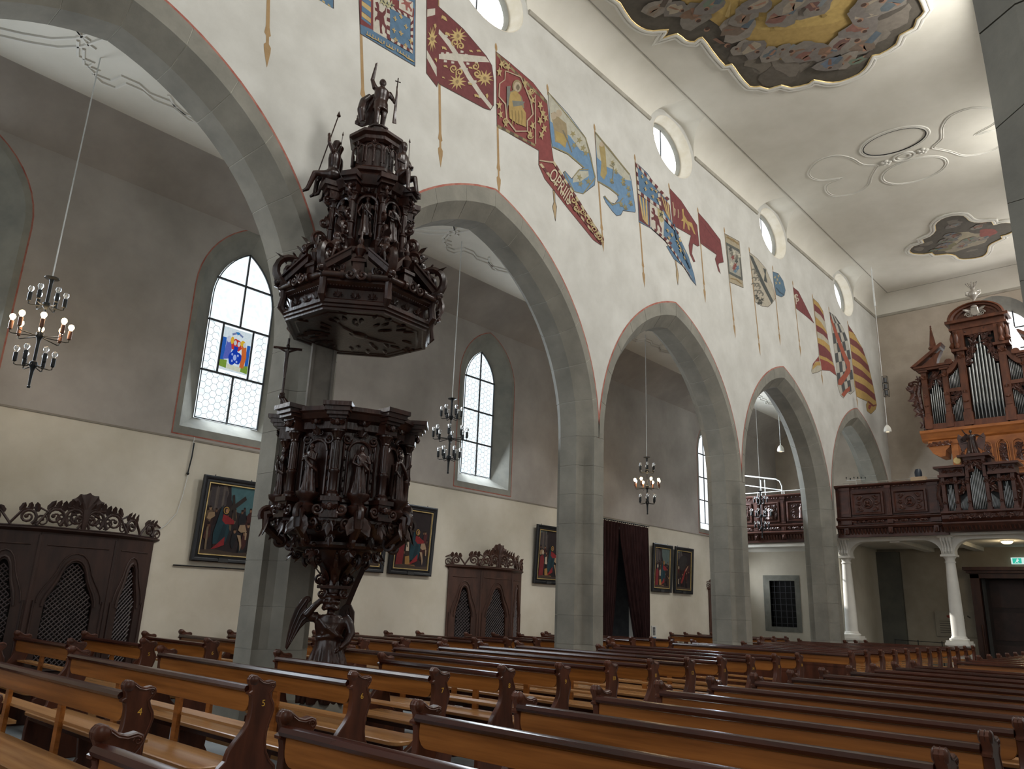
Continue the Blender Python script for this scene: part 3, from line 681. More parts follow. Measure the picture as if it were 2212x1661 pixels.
# ================================================================== pulpit and its canopy
PX, PY = -7.75, 5.55
def dirv(a): return Vector((cos(radians(a)), sin(radians(a)), 0))
def octa(mb, prof, a0=0., n=8): return mb.lathe(prof, n, (0, 0, 0), radians(a0))
def robe(mb, h, w=1., twist=0., lean=0.):
    R = [(.0, .165), (.06, .17), (.2, .14), (.38, .128), (.5, .118), (.6, .105), (.7, .122), (.78, .12), (.83, .09), (.86, .045)]
    rings = []
    for z, r in R:
        am = .22*(1-z/.86)**.6
        rings.append([((r*.82*w*(1+am*cos(7*t+twist+z*3))*cos(t)+lean*z)*h, r*w*(1+am*cos(7*t+twist+z*3))*sin(t)*h, z*h) for t in [2*PI*j/42 for j in range(42)]])
    return mb.loft(rings)
def head(mb, c, h, hair=True):
    x, y, z = c; mb.ball(c, (.05*h, .046*h, .062*h), 12, 9); mb.ball((x+.05*h, y, z-.008*h), (.014*h, .01*h, .014*h), 6, 5)
    mb.ball((x+.035*h, y, z-.045*h), (.02*h, .022*h, .02*h), 8, 6)
    for s in (-1, 1): mb.ball((x, y+s*.046*h, z), (.012*h, .008*h, .017*h), 6, 5)
    if hair: mb.ball((x-.018*h, y, z+.018*h), (.052*h, .055*h, .062*h), 10, 7)
def arm(mb, h, a, b, c, r=.032):
    mb.tube([Vector(p)*h for p in (a, b, c)], [r*1.25*h, r*h, r*.75*h], 8); mb.ball(Vector(c)*h, .028*h, 8, 6)
    c = Vector(c)*h; d = (Vector(c)-Vector(b)*h).normalized()
    for k in range(4): mb.tube([c, c+d*(.035+.006*(k % 3))*h+Vector((0, (k-1.5)*.011, 0))*h], [.009*h, .007*h], 5)
    mb.tube([c, c+(d*.5+Vector((.5, .3, .3))).normalized()*.03*h], [.01*h, .007*h], 5)
def statue_mesh(kind):
    mb = MB(); robe(mb, 1, .84, kind*1.7)
    head(mb, (.012, 0, .925), 1)
    mb.tube([(0, 0, .84), (.008, 0, .9)], .034, 8)
    if kind == 0: arm(mb, 1, (0, .115, .79), (.05, .165, .62), (.14, .07, .64)); arm(mb, 1, (0, -.115, .79), (.04, -.17, .62), (.13, -.06, .56)); mb.box(.12, .16, -.06, .07, .56, .68)
    elif kind == 1: arm(mb, 1, (0, .115, .79), (.06, .19, .66), (.16, .2, .76)); arm(mb, 1, (0, -.115, .79), (.02, -.19, .6), (.1, -.14, .48)); mb.tube([(.13, .2, .02), (.16, .2, 1.05)], .014, 6)
    else: arm(mb, 1, (0, .115, .79), (.07, .14, .64), (.13, 0, .72)); arm(mb, 1, (0, -.115, .79), (.07, -.14, .64), (.13, -.01, .70))
    mb.tube([(.09, -.11, .78), (.135, .0, .62), (.12, .12, .5), (0, .16, .44)], [.03, .045, .05, .04], 8, True, .6)
    mb.tube([(-.08, -.1, .76), (-.12, 0, .5), (-.14, .04, .1)], [.06, .09, .1], 8)
    return figure_mesh('statue', mb, .0125, 2)
STAT = [statue_mesh(k) for k in range(3)]
def place_statue(parent, k, a, R, z, h, name='statue'):
    o = link(name, STAT[k], parent); o.location = dirv(a)*R+Vector((0, 0, z)); o.scale = (h, h, h); o.rotation_euler = (0, 0, radians(a)); return o
def cherub(mb, c, nrm, s):
    c = Vector(c); n = Vector(nrm).normalized(); t = Vector((-n.y, n.x, 0))
    mb.ball(c+n*.02*s, (s*.5, s*.5, s*.58), 10, 8); mb.ball(c+n*s*.5, s*.12, 6, 5); mb.ball(c+Vector((0, 0, s*.3)), s*.5, 8, 6)
    for q in (-1, 1):
        for k in range(4): mb.leaf(c+t*q*s*.3, t*q+Vector((0, 0, .5-.35*k)), n, s*(1.3-.15*k), s*.22, .05, 4, .01)
def acanth(mb, c, nrm, up, s):
    c = Vector(c); n = Vector(nrm).normalized(); up = Vector(up).normalized(); t = n.cross(up)
    mb.leaf(c, up, n, s, s*.28, .5); mb.leaf(c, up*.8+t*.7, n, s*.8, s*.22, .5); mb.leaf(c, up*.8-t*.7, n, s*.8, s*.22, .5)
    for q in (-1, 1): mb.spiral(c+t*q*s*.5+up*s*.25, t*q, up, s*.3, 1.4, PI, s*.07)
    mb.ball(c+n*s*.12, s*.13, 8, 6)
def colonnette(mb, c, z0, z1, r):
    x, y = c.x, c.y
    mb.lathe([(r*1.7, z0), (r*1.7, z0+.03), (r*1.25, z0+.045), (r*1.35, z0+.06), (r, z0+.075), (r*1.02, z0+(z1-z0)*.35), (r*1.3, z0+(z1-z0)*.37), (r*1.3, z0+(z1-z0)*.4), (r*.95, z0+(z1-z0)*.42), (r*.82, z1-.12), (r*1.05, z1-.11), (r*.9, z1-.09), (r*1.5, z1-.03), (r*1.8, z1-.02), (r*1.8, z1)], 14, (x, y, 0))
    for j in range(8):
        a = 2*PI*j/8; mb.tube([(x+r*.95*cos(a), y+r*.95*sin(a), z0+(z1-z0)*.44), (x+r*.82*cos(a), y+r*.82*sin(a), z1-.14)], r*.14, 5)
    for j in range(6):
        a = 2*PI*j/6; d = Vector((cos(a), sin(a), 0)); mb.leaf(Vector((x, y, z1-.1))+d*r*.9, Vector((0, 0, 1)), d, .07, .02, .5, 4)

P = thing('pulpit', 'dark carved wooden pulpit carried by an angel at the second pillar', 'pulpit', (PX, PY, 0))
mb = MB(); mb.loft([[(r*cos(t)*(1+.08*sin(3*t+z*4)), r*sin(t)*(1+.06*cos(4*t)), z) for t in [2*PI*j/20 for j in range(20)]] for z, r in ((0, .3), (.12, .31), (.3, .28), (.42, .27), (.5, .25), (.56, .23))])
mb.build('stone_plinth', STONE, P)
# angel
mb = MB(); SK = [(0, .26), (.1, .27), (.25, .265), (.38, .225), (.5, .18), (.62, .14), (.69, .118), (.73, .122), (.79, .138), (.86, .145), (.91, .13), (.945, .08)]
mb.loft([[(.78*r*(1+.2*max(0, 1-z/.7)*sin(9*q+4*z))*cos(q)+.02, (1.0 if z < .65 else 1.2)*r*(1+.2*max(0, 1-z/.7)*sin(9*q+4*z))*sin(q), z) for q in [2*PI*j/72 for j in range(72)]] for z, r in SK])
for n_, (a, w) in enumerate([(-1.3, .03), (-.8, .035), (-.35, .03), (.1, .036), (.55, .03), (1.0, .035), (1.5, .03), (2.2, .035), (-2.2, .035)]):
    mb.tube([(.09*cos(a), .11*sin(a), .69), (.17*cos(a+.15), .20*sin(a+.15), .45), (.21*cos(a+.05), .25*sin(a+.05), .2), (.21*cos(a-.1), .27*sin(a-.1), .0)], [.014, w*.8, w, w], 6)
mb.tube([(.08, -.13, .90), (.13, -.03, .80), (.12, .09, .72), (.04, .15, .68)], [.02, .028, .028, .03], 8); mb.tube([(.08, .12, .90), (.12, .02, .80), (.11, -.08, .73)], [.018, .022, .02], 8)
mb.tube([(.10*cos(q)+.02, .135*sin(q), .695+.012*cos(3*q)) for q in [2*PI*j/16 for j in range(17)]], .02, 6)
mb.tube([(.10*cos(q)+.01, .12*sin(q), .91+.02*cos(q)) for q in [2*PI*j/16 for j in range(17)]], .018, 6)
for q in range(5): mb.tube([(.09+.012*(q % 2), -.10+.05*q, .88), (.125, -.06+.03*q, .78), (.11, -.04+.02*q, .71)], [.012, .016, .010], 6)
mb.tube([(.01, 0, .92), (.03, 0, 1.03)], .045, 10)
mb.ball((.045, -.01, 1.095), (.078, .07, .092), 14, 10); mb.ball((.125, -.01, 1.08), (.018, .014, .022), 8, 6); mb.ball((.10, -.01, 1.03), (.03, .03, .025), 8, 6)
for s in (-1, 1): mb.ball((.108, -.01+s*.03, 1.105), (.012, .014, .010), 6, 5)
for q in range(13):
    a = .55+q*.43
    for zz, rr_ in ((1.16, .075), (1.09, .085), (1.02, .08)): mb.ball((.03+rr_*cos(a), -.01+rr_*sin(a), zz+.012*sin(5*q)), .028, 6, 5)
mb.ball((.03, -.01, 1.165), (.075, .075, .045), 10, 6)
def limb(pts, r): mb.tube(pts, r, 10)
limb([(0, -.15, .91), (.03, -.225, .91), (.06, -.27, .93), (.07, -.19, 1.03), (.07, -.11, 1.11)], [.062, .056, .046, .04, .03])
limb([(0, .15, .91), (.03, .22, .84), (.06, .25, .74), (.11, .21, .65), (.14, .15, .59)], [.062, .056, .048, .04, .03])
for hx, hy, hz, dx, dy, dz in ((.07, -.10, 1.12, 0, .5, .6), (.145, .14, .58, .2, -.6, -.5)):
    mb.ball((hx, hy, hz), (.03, .026, .03), 8, 6)
    for f_ in range(4): mb.tube([(hx, hy, hz), (hx+dx*.04+(f_-1.5)*.013, hy+dy*.05, hz+dz*(.05+.006*(f_ % 2))), (hx+dx*.07+(f_-1.5)*.014+.01, hy+dy*.075, hz+dz*.07)], [.011, .010, .008], 5)
    mb.tube([(hx, hy, hz), (hx+.03, hy+.01, hz+.02), (hx+.045, hy+dy*.03, hz+.03)], [.012, .011, .009], 5)
me = figure_mesh('angel_figure', mb, .0115, 1)
ang = link('angel_figure', me, P); ang.location = (.02, -.02, .5); ang.rotation_euler = (0, 0, radians(-38))
def wing(side, out, x0, feathers):
    mb = MB(); mb.prism(out, lambda u, v, w: (x0+w, side*u, v), -.022, .022, .009)
    for pth in feathers: mb.tube([(x0+.02, side*u, v) for u, v in pth], [.014, .012, .010, .006][:len(pth)], 6)
    o = mb.build('wing', CARVED, P); o.rotation_euler = (0, 0, radians(-36))
wing(-1, [(.12, 1.44), (.12, 1.30), (.2, 1.36), (.27, 1.35), (.33, 1.28), (.39, 1.17), (.455, 1.04), (.475, 1.07), (.47, 1.2), (.45, 1.36), (.41, 1.5), (.355, 1.60), (.30, 1.64), (.255, 1.63), (.24, 1.59), (.27, 1.565), (.285, 1.52), (.25, 1.46), (.19, 1.44)], -.05,
     [[(.29, 1.6), (.36, 1.48), (.42, 1.3), (.46, 1.1)], [(.28, 1.5), (.34, 1.42), (.39, 1.27), (.44, 1.11)], [(.25, 1.43), (.32, 1.36), (.37, 1.24), (.42, 1.12)]])
wing(1, [(.08, 1.5), (.15, 1.57), (.22, 1.56), (.265, 1.48), (.27, 1.36), (.25, 1.2), (.2, 1.05), (.13, .92), (.10, 1.05), (.08, 1.25)], -.14, [[(.2, 1.52), (.24, 1.36), (.21, 1.18), (.15, 1.0)], [(.16, 1.5), (.2, 1.36), (.17, 1.2), (.13, 1.06)]])
mb = MB(); octa(mb, [(.14, 1.62), (.15, 1.65), (.12, 1.67), (.13, 1.74), (.11, 1.78), (.12, 1.86), (.16, 1.95), (.26, 2.03), (.36, 2.1), (.4, 2.15)], 0, 16); mb.M = Matrix.Rotation(radians(-36), 4, 'Z'); mb.box(-.17, .17, -.19, .19, 1.73, 1.765); mb.M = None
fw = dirv(-36); sd_ = Vector((-fw.y, fw.x, 0))
for s in (-1, 1):
    for f_ in (-1, 1): mb.spiral(fw*f_*.13+sd_*s*.13+Vector((0, 0, 1.67)), sd_*s, (0, 0, 1), .06, 1.5, 1.2, .018)
for k in range(8):
    d = dirv(k*45-36)
    mb.spiral(d*.17+Vector((0, 0, 1.84)), d, (0, 0, 1), .075, 1.5, 1.6, .024); mb.leaf(d*.12+Vector((0, 0, 1.8)), d*.25+Vector((0, 0, 1)), d, .2, .055, .5)
    mb.spiral(d*.30+Vector((0, 0, 2.05)), d, (0, 0, 1), .085, 1.5, -1.2, .026); mb.spiral(d*.46+Vector((0, 0, 2.10)), d, (0, 0, -1), .055, 1.4, 0, .018)
mb.build('angel_capital', CARVED, P)
mb = MB(); octa(mb, [(.36, 2.14), (.52, 2.17), (.545, 2.2), (.545, 2.23), (.5, 2.25), (.53, 2.28), (.62, 2.34), (.70, 2.40), (.76, 2.42), (.78, 2.44), (.78, 2.47), (.74, 2.49), (.70, 2.51)]); mb.build('basket_bowl', CARVED, P, 30)
mb = MB(); octa(mb, [(.665, 2.5), (.665, 2.64), (.70, 2.66), (.70, 2.69), (.655, 2.71), (.655, 3.5)]); mb.build('basket_wall', CARVED, P, 20)
orn = MB()
for k in range(-4, 4):
    a = k*45.; d = dirv(a); t = Vector((-d.y, d.x, 0)); Z = lambda z: Vector((0, 0, z))
    c = MB(); colonnette(c, d*.735, 2.70, 3.46, .046); c.build('column', CARVED, P)
    c = MB(); c.M = Matrix.Rotation(radians(a), 4, 'Z'); c.box(.6, .81, -.085, .085, 2.5, 2.66); c.box(.6, .84, -.105, .105, 2.65, 2.70); c.box(.6, .84, -.10, .10, 2.47, 2.51); c.build('column_pedestal', CARVED, P, 0)
    c = MB(); c.M = Matrix.Rotation(radians(a), 4, 'Z'); c.box(.6, .82, -.09, .09, 3.46, 3.58); c.box(.6, .85, -.10, .10, 3.58, 3.61); c.box(.6, .90, -.12, .12, 3.61, 3.65); c.box(.6, .93, -.14, .14, 3.65, 3.70); c.box(.6, .96, -.16, .16, 3.70, 3.75)
    c.build('entablature_block', CARVED, P, 0)
    cherub(orn, d*.845+Z(3.53), d, .06); cherub(orn, d*.83+Z(2.58), d, .06)
    for s in (-1, 1): orn.spiral(d*.80+t*s*.13+Z(2.56), t*s, (0, 0, 1), .065, 1.4, PI, .02)
    acanth(orn, d*.76+Z(2.44), d-Z(.8), (0, 0, -1), .13); acanth(orn, d*.60+Z(2.30), d-Z(.8), (0, 0, -1), .10)
    for s in (-1, 1): orn.spiral(d*.66+t*s*.12+Z(2.36), t*s, (0, 0, -1), .06, 1.4, PI, .018)
    b = a+22.5; e = dirv(b); u = Vector((-e.y, e.x, 0))
    if -150 < b < 80: place_statue(P, (k+4) % 3, b, .735, 2.745, .56)
    c = MB(); c.lathe([(.05, 2.5), (.10, 2.54), (.115, 2.60), (.07, 2.63), (.075, 2.66), (.12, 2.70), (.13, 2.74), (.13, 2.75)], 14, (e.x*.735, e.y*.735, 0)); c.build('statue_bracket', CARVED, P)
    # scroll bracket hanging below each statue
    orn.tube([e*.70+Z(2.56), e*.86+Z(2.52), e*.84+Z(2.38), e*.72+Z(2.28), e*.64+Z(2.22)], [.05, .06, .055, .045, .035], 8)
    orn.spiral(e*.83+Z(2.52), e, (0, 0, 1), .10, 1.5, -.6, .035); orn.spiral(e*.68+Z(2.24), e, (0, 0, 1), .075, 1.5, 2.4, .028)
    for s in (-1, 1): orn.leaf(e*.84+u*s*.04+Z(2.48), u*s*.4-Z(1), e, .22, .06, .25); orn.spiral(e*.74+u*s*.11+Z(2.42), u*s, (0, 0, 1), .07, 1.4, PI, .022)
    acanth(orn, e*.52+Z(2.14), e, (0, 0, -1), .12); orn.ball(e*.5+Z(2.2), .03, 6, 5)
    # framed niche behind each statue
    for s in (-1, 1):
        orn.spiral(e*.63+u*s*.15+Z(3.38), u*s, (0, 0, 1), .06, 1.4, PI, .016); orn.tube([e*.62+u*s*.185+Z(2.74), e*.62+u*s*.185+Z(3.42)], .014, 6); orn.tube([e*.62+u*s*.13+Z(2.74), e*.62+u*s*.13+Z(3.24)], .016, 6)
        for q in range(5): orn.ball(e*.625+u*s*.16+Z(2.8+.12*q), (.014, .014, .03), 6, 5)
    orn.tube([e*.63+u*.13*cos(q)+Z(3.24+.13*sin(q)) for q in [PI*i/8 for i in range(9)]], .018, 6)
    acanth(orn, e*.66+Z(3.42), e, (0, 0, 1), .10); cherub(orn, e*.72+Z(3.56), e, .05)
o = orn.build('carved_ornament', CARVED, P); o['kind'] = 'stuff'
mb = MB(); octa(mb, [(.655, 3.46), (.73, 3.49), (.73, 3.57), (.79, 3.6), (.83, 3.66), (.86, 3.68), (.86, 3.73), (.6, 3.735)]); mb.build('rim_moulding', CARVED, P, 20)
# stair parapet sweeping down behind the pillar
mb = MB(); rings = []
for i in range(13):
    t = i/12; x = -.2-.95*t; y = .66+.2*t; top = 3.3-1.3*t; bot = 2.2-1.3*t+.1*sin(PI*t)
    rings.append([(x-.03, y-.02, bot), (x+.03, y+.02, bot), (x+.03, y+.02, top), (x-.03, y-.02, top)])
mb.loft(rings); mb.build('stair_parapet', CARVED, P, 30)
mb = MB(); mb.box(-.80, -.78, -.16, .22, 3.7, 4.9); mb.box(-.78, -.76, .18, .22, 3.7, 4.9); mb.box(-.78, -.76, -.16, -.12, 3.7, 4.9); mb.build('back_board', mat('grey_back_board', '77726a', '66625b', .8), P, 0)
# arm holding a crucifix over the rim
rt = Vector((.582, .813, 0)); base = -rt*.60+Vector((.1, -.1, 3.72))
mb = MB(); mb.tube([base+rt*.06, base+Vector((0, 0, .03))-rt*.06, base-rt*.15+Vector((0, 0, .12)), base-rt*.20+Vector((0, 0, .2))], [.065, .07, .05, .032], 10); mb.ball(base-rt*.21+Vector((0, 0, .22)), .04, 8, 6)
for k in range(4): mb.tube([base-rt*.24+Vector((.02, 0, .2+.016*k)), base-rt*.205+Vector((.05, -.02, .205+.016*k)), base-rt*.175+Vector((.02, -.02, .2+.016*k))], .010, 5)
hand = mb.build('crucifix_arm', CARVED, P)
cb = base-rt*.205
mb = MB(); mb.tube([cb+Vector((0, 0, .1)), cb+Vector((0, 0, .96))], .016, 6); mb.tube([cb-rt*.17+Vector((0, 0, .83)), cb+rt*.17+Vector((0, 0, .83))], .016, 6)
f = Vector((.813, -.582, 0)); q = cb+f*.025
mb.tube([q+Vector((0, 0, .44)), q+Vector((0, 0, .58)), q+Vector((0, 0, .7)), q+Vector((0, 0, .79))], [.012, .024, .022, .03], 8); mb.ball(q+Vector((0, 0, .85)), (.024, .024, .03), 8, 6)
for s in (-1, 1): mb.tube([q+rt*s*.02+Vector((0, 0, .78)), q+rt*s*.14+Vector((0, 0, .83))], [.014, .009], 6)
mb.build('crucifix', CARVED, hand)

CN = thing('pulpit_canopy', 'dark carved canopy with statues hanging over the pulpit', 'canopy', (PX, PY, 0), radians(4))
mb = MB(); octa(mb, [(.3, 4.872), (.87, 4.872), (.89, 4.86), (.93, 4.86), (.93, 4.89), (.955, 4.90), (.955, 4.93), (.98, 4.94), (.98, 4.98), (.92, 5.0), (.90, 5.02), (.90, 5.14), (.96, 5.17), (1.0, 5.2), (1.0, 5.24), (.9, 5.26), (.7, 5.3)], 22.5); mb.build('sounding_board', CARVED, CN, 20)
u_ = MB(); rr = random.Random(3)
for k in range(46):
    a = rr.uniform(0, 6.28); R = rr.uniform(.3, .72); p = Vector((R*cos(a), R*sin(a), 4.868)); d = Vector((cos(a+rr.uniform(-.6, .6)), sin(a), 0)); u_.leaf(p, d, (0, 0, -1), .14, .035, .06, 4)
u_.ball((0, 0, 4.872), (.1, .14, .03), 10, 6)
for s in (-1, 1): u_.tube([(.0, s*.05, 4.875), (.05, s*.3, 4.872), (.16, s*.5, 4.875)], [.03, .025, .012], 6)
octa(u_, [(.78, 4.875), (.8, 4.862), (.83, 4.875)], 22.5); o = u_.build('underside_relief', CARVED, CN); o['kind'] = 'stuff'
orn = MB()
for k in range(8):
    a = k*45.; d = dirv(a); t = Vector((-d.y, d.x, 0)); v = dirv(a+22.5)
    # torus roll along the face edge with strapwork
    p0 = dirv(a-22.5)*1.03; p1 = dirv(a+22.5)*1.03; zz = Vector((0, 0, 5.27))
    c = MB(); c.tube([p0*.99+zz, p1*.99+zz], .042, 10)
    for s in (-.16, .16): 
        m = (p0+p1)/2+t*s; c.M = None; c.tube([m+zz-t*.02, m+zz+t*.02], .058, 10)
    c.spiral((p0+p1)/2*.99+t*.07+zz+d*.05, t, (0, 0, 1), .07, 1.3, 2, .02); c.spiral((p0+p1)/2*.99-t*.07+zz+d*.05, -t, (0, 0, 1), .07, 1.3, 2, .02)
    c.build('roll_moulding', CARVED, CN)
    orn.spiral(p1*1.0+Vector((0, 0, 5.27)), d, (0, 0, 1), .06, 1.2, 0, .03)
    # frieze carving and dentils
    for s in (-.2, 0, .2): acanth(orn, d*.84+t*s+Vector((0, 0, 5.04)), d, (0, 0, 1), .08)
    for s in range(-9, 10): orn.M = None; q = d*.88+t*(s*.037)+Vector((0, 0, 5.17)); orn.ball(q, (.012, .012, .014), 5, 4)
    # broken pediment
    for s in (-1, 1):
        c = MB(); A = d*.88+t*s*.38+Vector((0, 0, 5.33)); B = d*.76+t*s*.10+Vector((0, 0, 5.60))
        w = d*.06; n = Vector((0, 0, .075))
        c.loft([[A-w, A+w, A+w+n, A-w+n], [B-w, B+w, B+w+n, B-w+n]])
        c.loft([[A-w*1.6+n, A+w*1.6+n, A+w*1.6+n*1.35, A-w*1.6+n*1.35], [B-w*1.6+n, B+w*1.6+n, B+w*1.6+n*1.35, B-w*1.6+n*1.35]])
        c.spiral(d*.78+t*s*.24+Vector((0, 0, 5.42)), t*s, (0, 0, 1), .075, 1.5, 2.5, .02); c.build('broken_pediment', CARVED, CN, 25)
    c = MB(); c.M = Matrix.Rotation(radians(a), 4, 'Z'); c.box(.72, .84, -.07, .07, 5.28, 5.52); c.box(.70, .86, -.09, .09, 5.5, 5.54); c.M = None
    m = d*.78; c.lathe([(.05, 5.54), (.07, 5.57), (.035, 5.6), (.055, 5.64), (.075, 5.68), (.05, 5.73), (.025, 5.76), (.04, 5.8), (.015, 5.86), (.02, 5.9), (.0, 5.95)], 12, (m.x, m.y, 0)); c.build('urn', CARVED, CN)
    # big corner volute with a little figure
    c = MB(); c.spiral(v*.92+Vector((0, 0, 5.52)), v, (0, 0, 1), .23, 1.6, -1.9, .055, .8, 26)
    c.spiral(v*.90+Vector((0, 0, 5.50)), v, (0, 0, 1), .12, 1.2, 1.2, .03)
    c.spiral(v*.66+Vector((0, 0, 5.83)), v, (0, 0, 1), .16, 1.5, -1.9, .045, .8, 22)
    c.tube([v*1.0+Vector((0, 0, 5.35)), v*.98+Vector((0, 0, 5.15)), v*1.0+Vector((0, 0, 5.02)), v*.94+Vector((0, 0, 4.94))], [.05, .045, .05, .03], 8)
    c.leaf(v*1.0+Vector((0, 0, 5.60)), v*.3+Vector((0, 0, 1)), v, .12, .05, .9); c.leaf(v*.75+Vector((0, 0, 5.92)), v*.3+Vector((0, 0, 1)), v, .10, .05, .8); c.ball(v*1.08+Vector((0, 0, 5.33)), .045, 8, 6); c.build('corner_volute', CARVED, CN)
    c = MB(); z0 = 5.62; p = v*.80
    c.ball(p+Vector((0, 0, z0+.10)), (.07, .07, .1), 10, 8); c.ball(p+Vector((0, 0, z0+.25)), (.045, .045, .052), 10, 8); c.ball(p+v*.03+Vector((0, 0, z0+.02)), (.09, .09, .06), 8, 6)
    for s in (-1, 1):
        w = Vector((-v.y, v.x, 0))*s
        c.tube([p+w*.06+Vector((0, 0, z0+.17)), p+w*.13+v*.04+Vector((0, 0, z0+.12)), p+w*.1+v*.12+Vector((0, 0, z0+.2))], [.026, .022, .017], 6); c.tube([p+w*.04+Vector((0, 0, z0+.02)), p+w*.06+v*.12+Vector((0, 0, z0+.02)), p+w*.05+v*.15+Vector((0, 0, z0-.12))], [.035, .03, .02], 6)
    link('putto', figure_mesh('putto', c, .014, 2), CN)
    # middle tier
    c = MB(); colonnette(c, v*.50, 5.95, 6.62, .042); c.build('column', CARVED, CN)
    c = MB(); c.M = Matrix.Rotation(radians(a+22.5), 4, 'Z'); c.box(.36, .56, -.07, .07, 5.78, 5.95); c.build('column_pedestal', CARVED, CN, 0); c = MB(); c.M = Matrix.Rotation(radians(a+22.5), 4, 'Z'); c.box(.36, .58, -.075, .075, 6.62, 6.74); c.box(.36, .63, -.09, .09, 6.74, 6.79); c.box(.36, .67, -.11, .11, 6.79, 6.86); c.build('entablature_block', CARVED, CN, 0)
    orn.spiral(v*.58+Vector((0, 0, 6.62)), v, (0, 0, 1), .06, 1.4, -2, .02); orn.spiral(v*.63+Vector((0, 0, 6.05)), v, (0, 0, 1), .11, 1.5, -1.8, .032); orn.spiral(v*.6+Vector((0, 0, 6.28)), v, (0, 0, 1), .075, 1.4, 1.6, .024)
    cherub(orn, d*.46+Vector((0, 0, 6.68)), d, .055); cherub(orn, v*.6+Vector((0, 0, 6.68)), v, .05)
    place_statue(CN, k % 3, a, .46, 6.02, .56)
    for s in (-1, 1): orn.tube([d*.44+t*s*.13+Vector((0, 0, 6.0)), d*.44+t*s*.13+Vector((0, 0, 6.48))], .016, 6)
    orn.tube([d*.44+t*.13*cos(q)+Vector((0, 0, 6.48+.13*sin(q))) for q in [PI*i/8 for i in range(9)]], .022, 6)
    # lantern arcades
    for s in (-.5, .5):
        orn.tube([d*.30+t*(s*.11+.045*cos(q))+Vector((0, 0, 7.42+.05*sin(q))) for q in [PI*i/6 for i in range(7)]], .011, 5)
    for s in (-1, 0, 1): orn.tube([d*.30+t*s*.105+Vector((0, 0, 7.2)), d*.30+t*s*.105+Vector((0, 0, 7.44))], .013, 6)
    acanth(orn, d*.305+Vector((0, 0, 7.48)), d, (0, 0, 1), .06)
o = orn.build('carved_ornament', CARVED, CN); o['kind'] = 'stuff'
mb = MB(); octa(mb, [(.75, 5.24), (.62, 5.5), (.52, 5.78), (.55, 5.8), (.55, 5.86), (.42, 5.9), (.30, 5.95)], 22.5); mb.build('tier_base', CARVED, CN, 20)
mb = MB()
for k in range(8):
    v = dirv(k*45+22.5); mb.M = Matrix.Rotation(radians(k*45+22.5), 4, 'Z'); mb.box(.30, .42, -.05, .05, 5.9, 6.65)
mb.M = None; octa(mb, [(.16, 5.9), (.16, 6.65)], 22.5); mb.build('tier_piers', CARVED, CN, 0)
mb = MB(); octa(mb, [(.42, 6.62), (.47, 6.66), (.47, 6.74), (.52, 6.76), (.56, 6.82), (.58, 6.87), (.44, 6.9), (.40, 7.0), (.44, 7.02), (.44, 7.06), (.36, 7.1), (.33, 7.14)], 22.5); mb.build('tier_cornice', CARVED, CN, 20)
mb = MB(); octa(mb, [(.27, 7.12), (.27, 7.52)], 22.5); mb.build('lantern_core', CARVED, CN, 0)
mb = MB(); octa(mb, [(.3, 7.52), (.34, 7.55), (.34, 7.6), (.39, 7.63), (.39, 7.67), (.3, 7.71), (.16, 7.77), (.13, 7.78), (.13, 7.86), (.15, 7.87), (.15, 7.89), (.05, 7.9)], 22.5); mb.build('lantern_roof', CARVED, CN, 20)
# crowning figure with raised arm, cloak and cross staff
mb = MB(); h = .82
for s, fx in ((-1, .06), (1, -.02)): mb.tube([(fx, s*.05, .02), (fx*.6+.02, s*.055, .22), (0, s*.05, .42)], [.032, .042, .06], 8); mb.ball((fx+.03, s*.05, .015), (.05, .022, .018), 8, 6)
mb.loft([[(.085*w*cos(t), .1*w*sin(t), z) for t in [2*PI*j/16 for j in range(16)]] for z, w in ((.30, 1.15), (.38, 1.05), (.46, .9), (.55, 1.05), (.62, 1.05), (.66, .7), (.69, .4))])
head(mb, (.02, 0, .745), .95)
mb.tube([(0, -.1, .63), (-.01, -.15, .76), (.03, -.13, .96)], [.042, .03, .02], 8); mb.ball((.035, -.13, .985), .022, 8, 6)
for k in range(4): mb.tube([(.035, -.13, .99), (.04, -.145+.012*k, 1.035-(k % 2)*.01)], [.009, .006], 5)
mb.tube([(0, .1, .63), (.03, .17, .52), (.09, .17, .44)], [.042, .03, .022], 8)
mb.loft([[(-.09-.05*k+.03*cos(3*t), .13*(1+.1*k)*cos(t)-.05*k, .58-.14*k+.05*sin(t)) for t in [2*PI*j/12 for j in range(12)]] for k in range(4)])
mb.tube([(-.1, -.12, .56), (-.14, -.2, .46), (-.1, -.24, .3), (-.12, -.2, .12)], [.05, .07, .06, .05], 8)
me = figure_mesh('crowning_statue', mb, .011, 2); cs = link('crowning_statue', me, CN); cs.location = (0, 0, 7.885); cs.rotation_euler = (0, 0, radians(-24))
mb = MB(); mb.tube([(.09, .17, .12), (.09, .19, .86)], .009, 6); mb.tube([(.09, .15, .80), (.09, .23, .80)], .008, 6); mb.loft([[(.09+.02*sin(i), .17+.06*(.3+.1*i), .72-.1*i), (.10+.02*sin(i), .175, .72-.1*i), (.08, .175, .72-.1*i)] for i in range(7)]); mb.build('cross_staff', CARVED, cs)
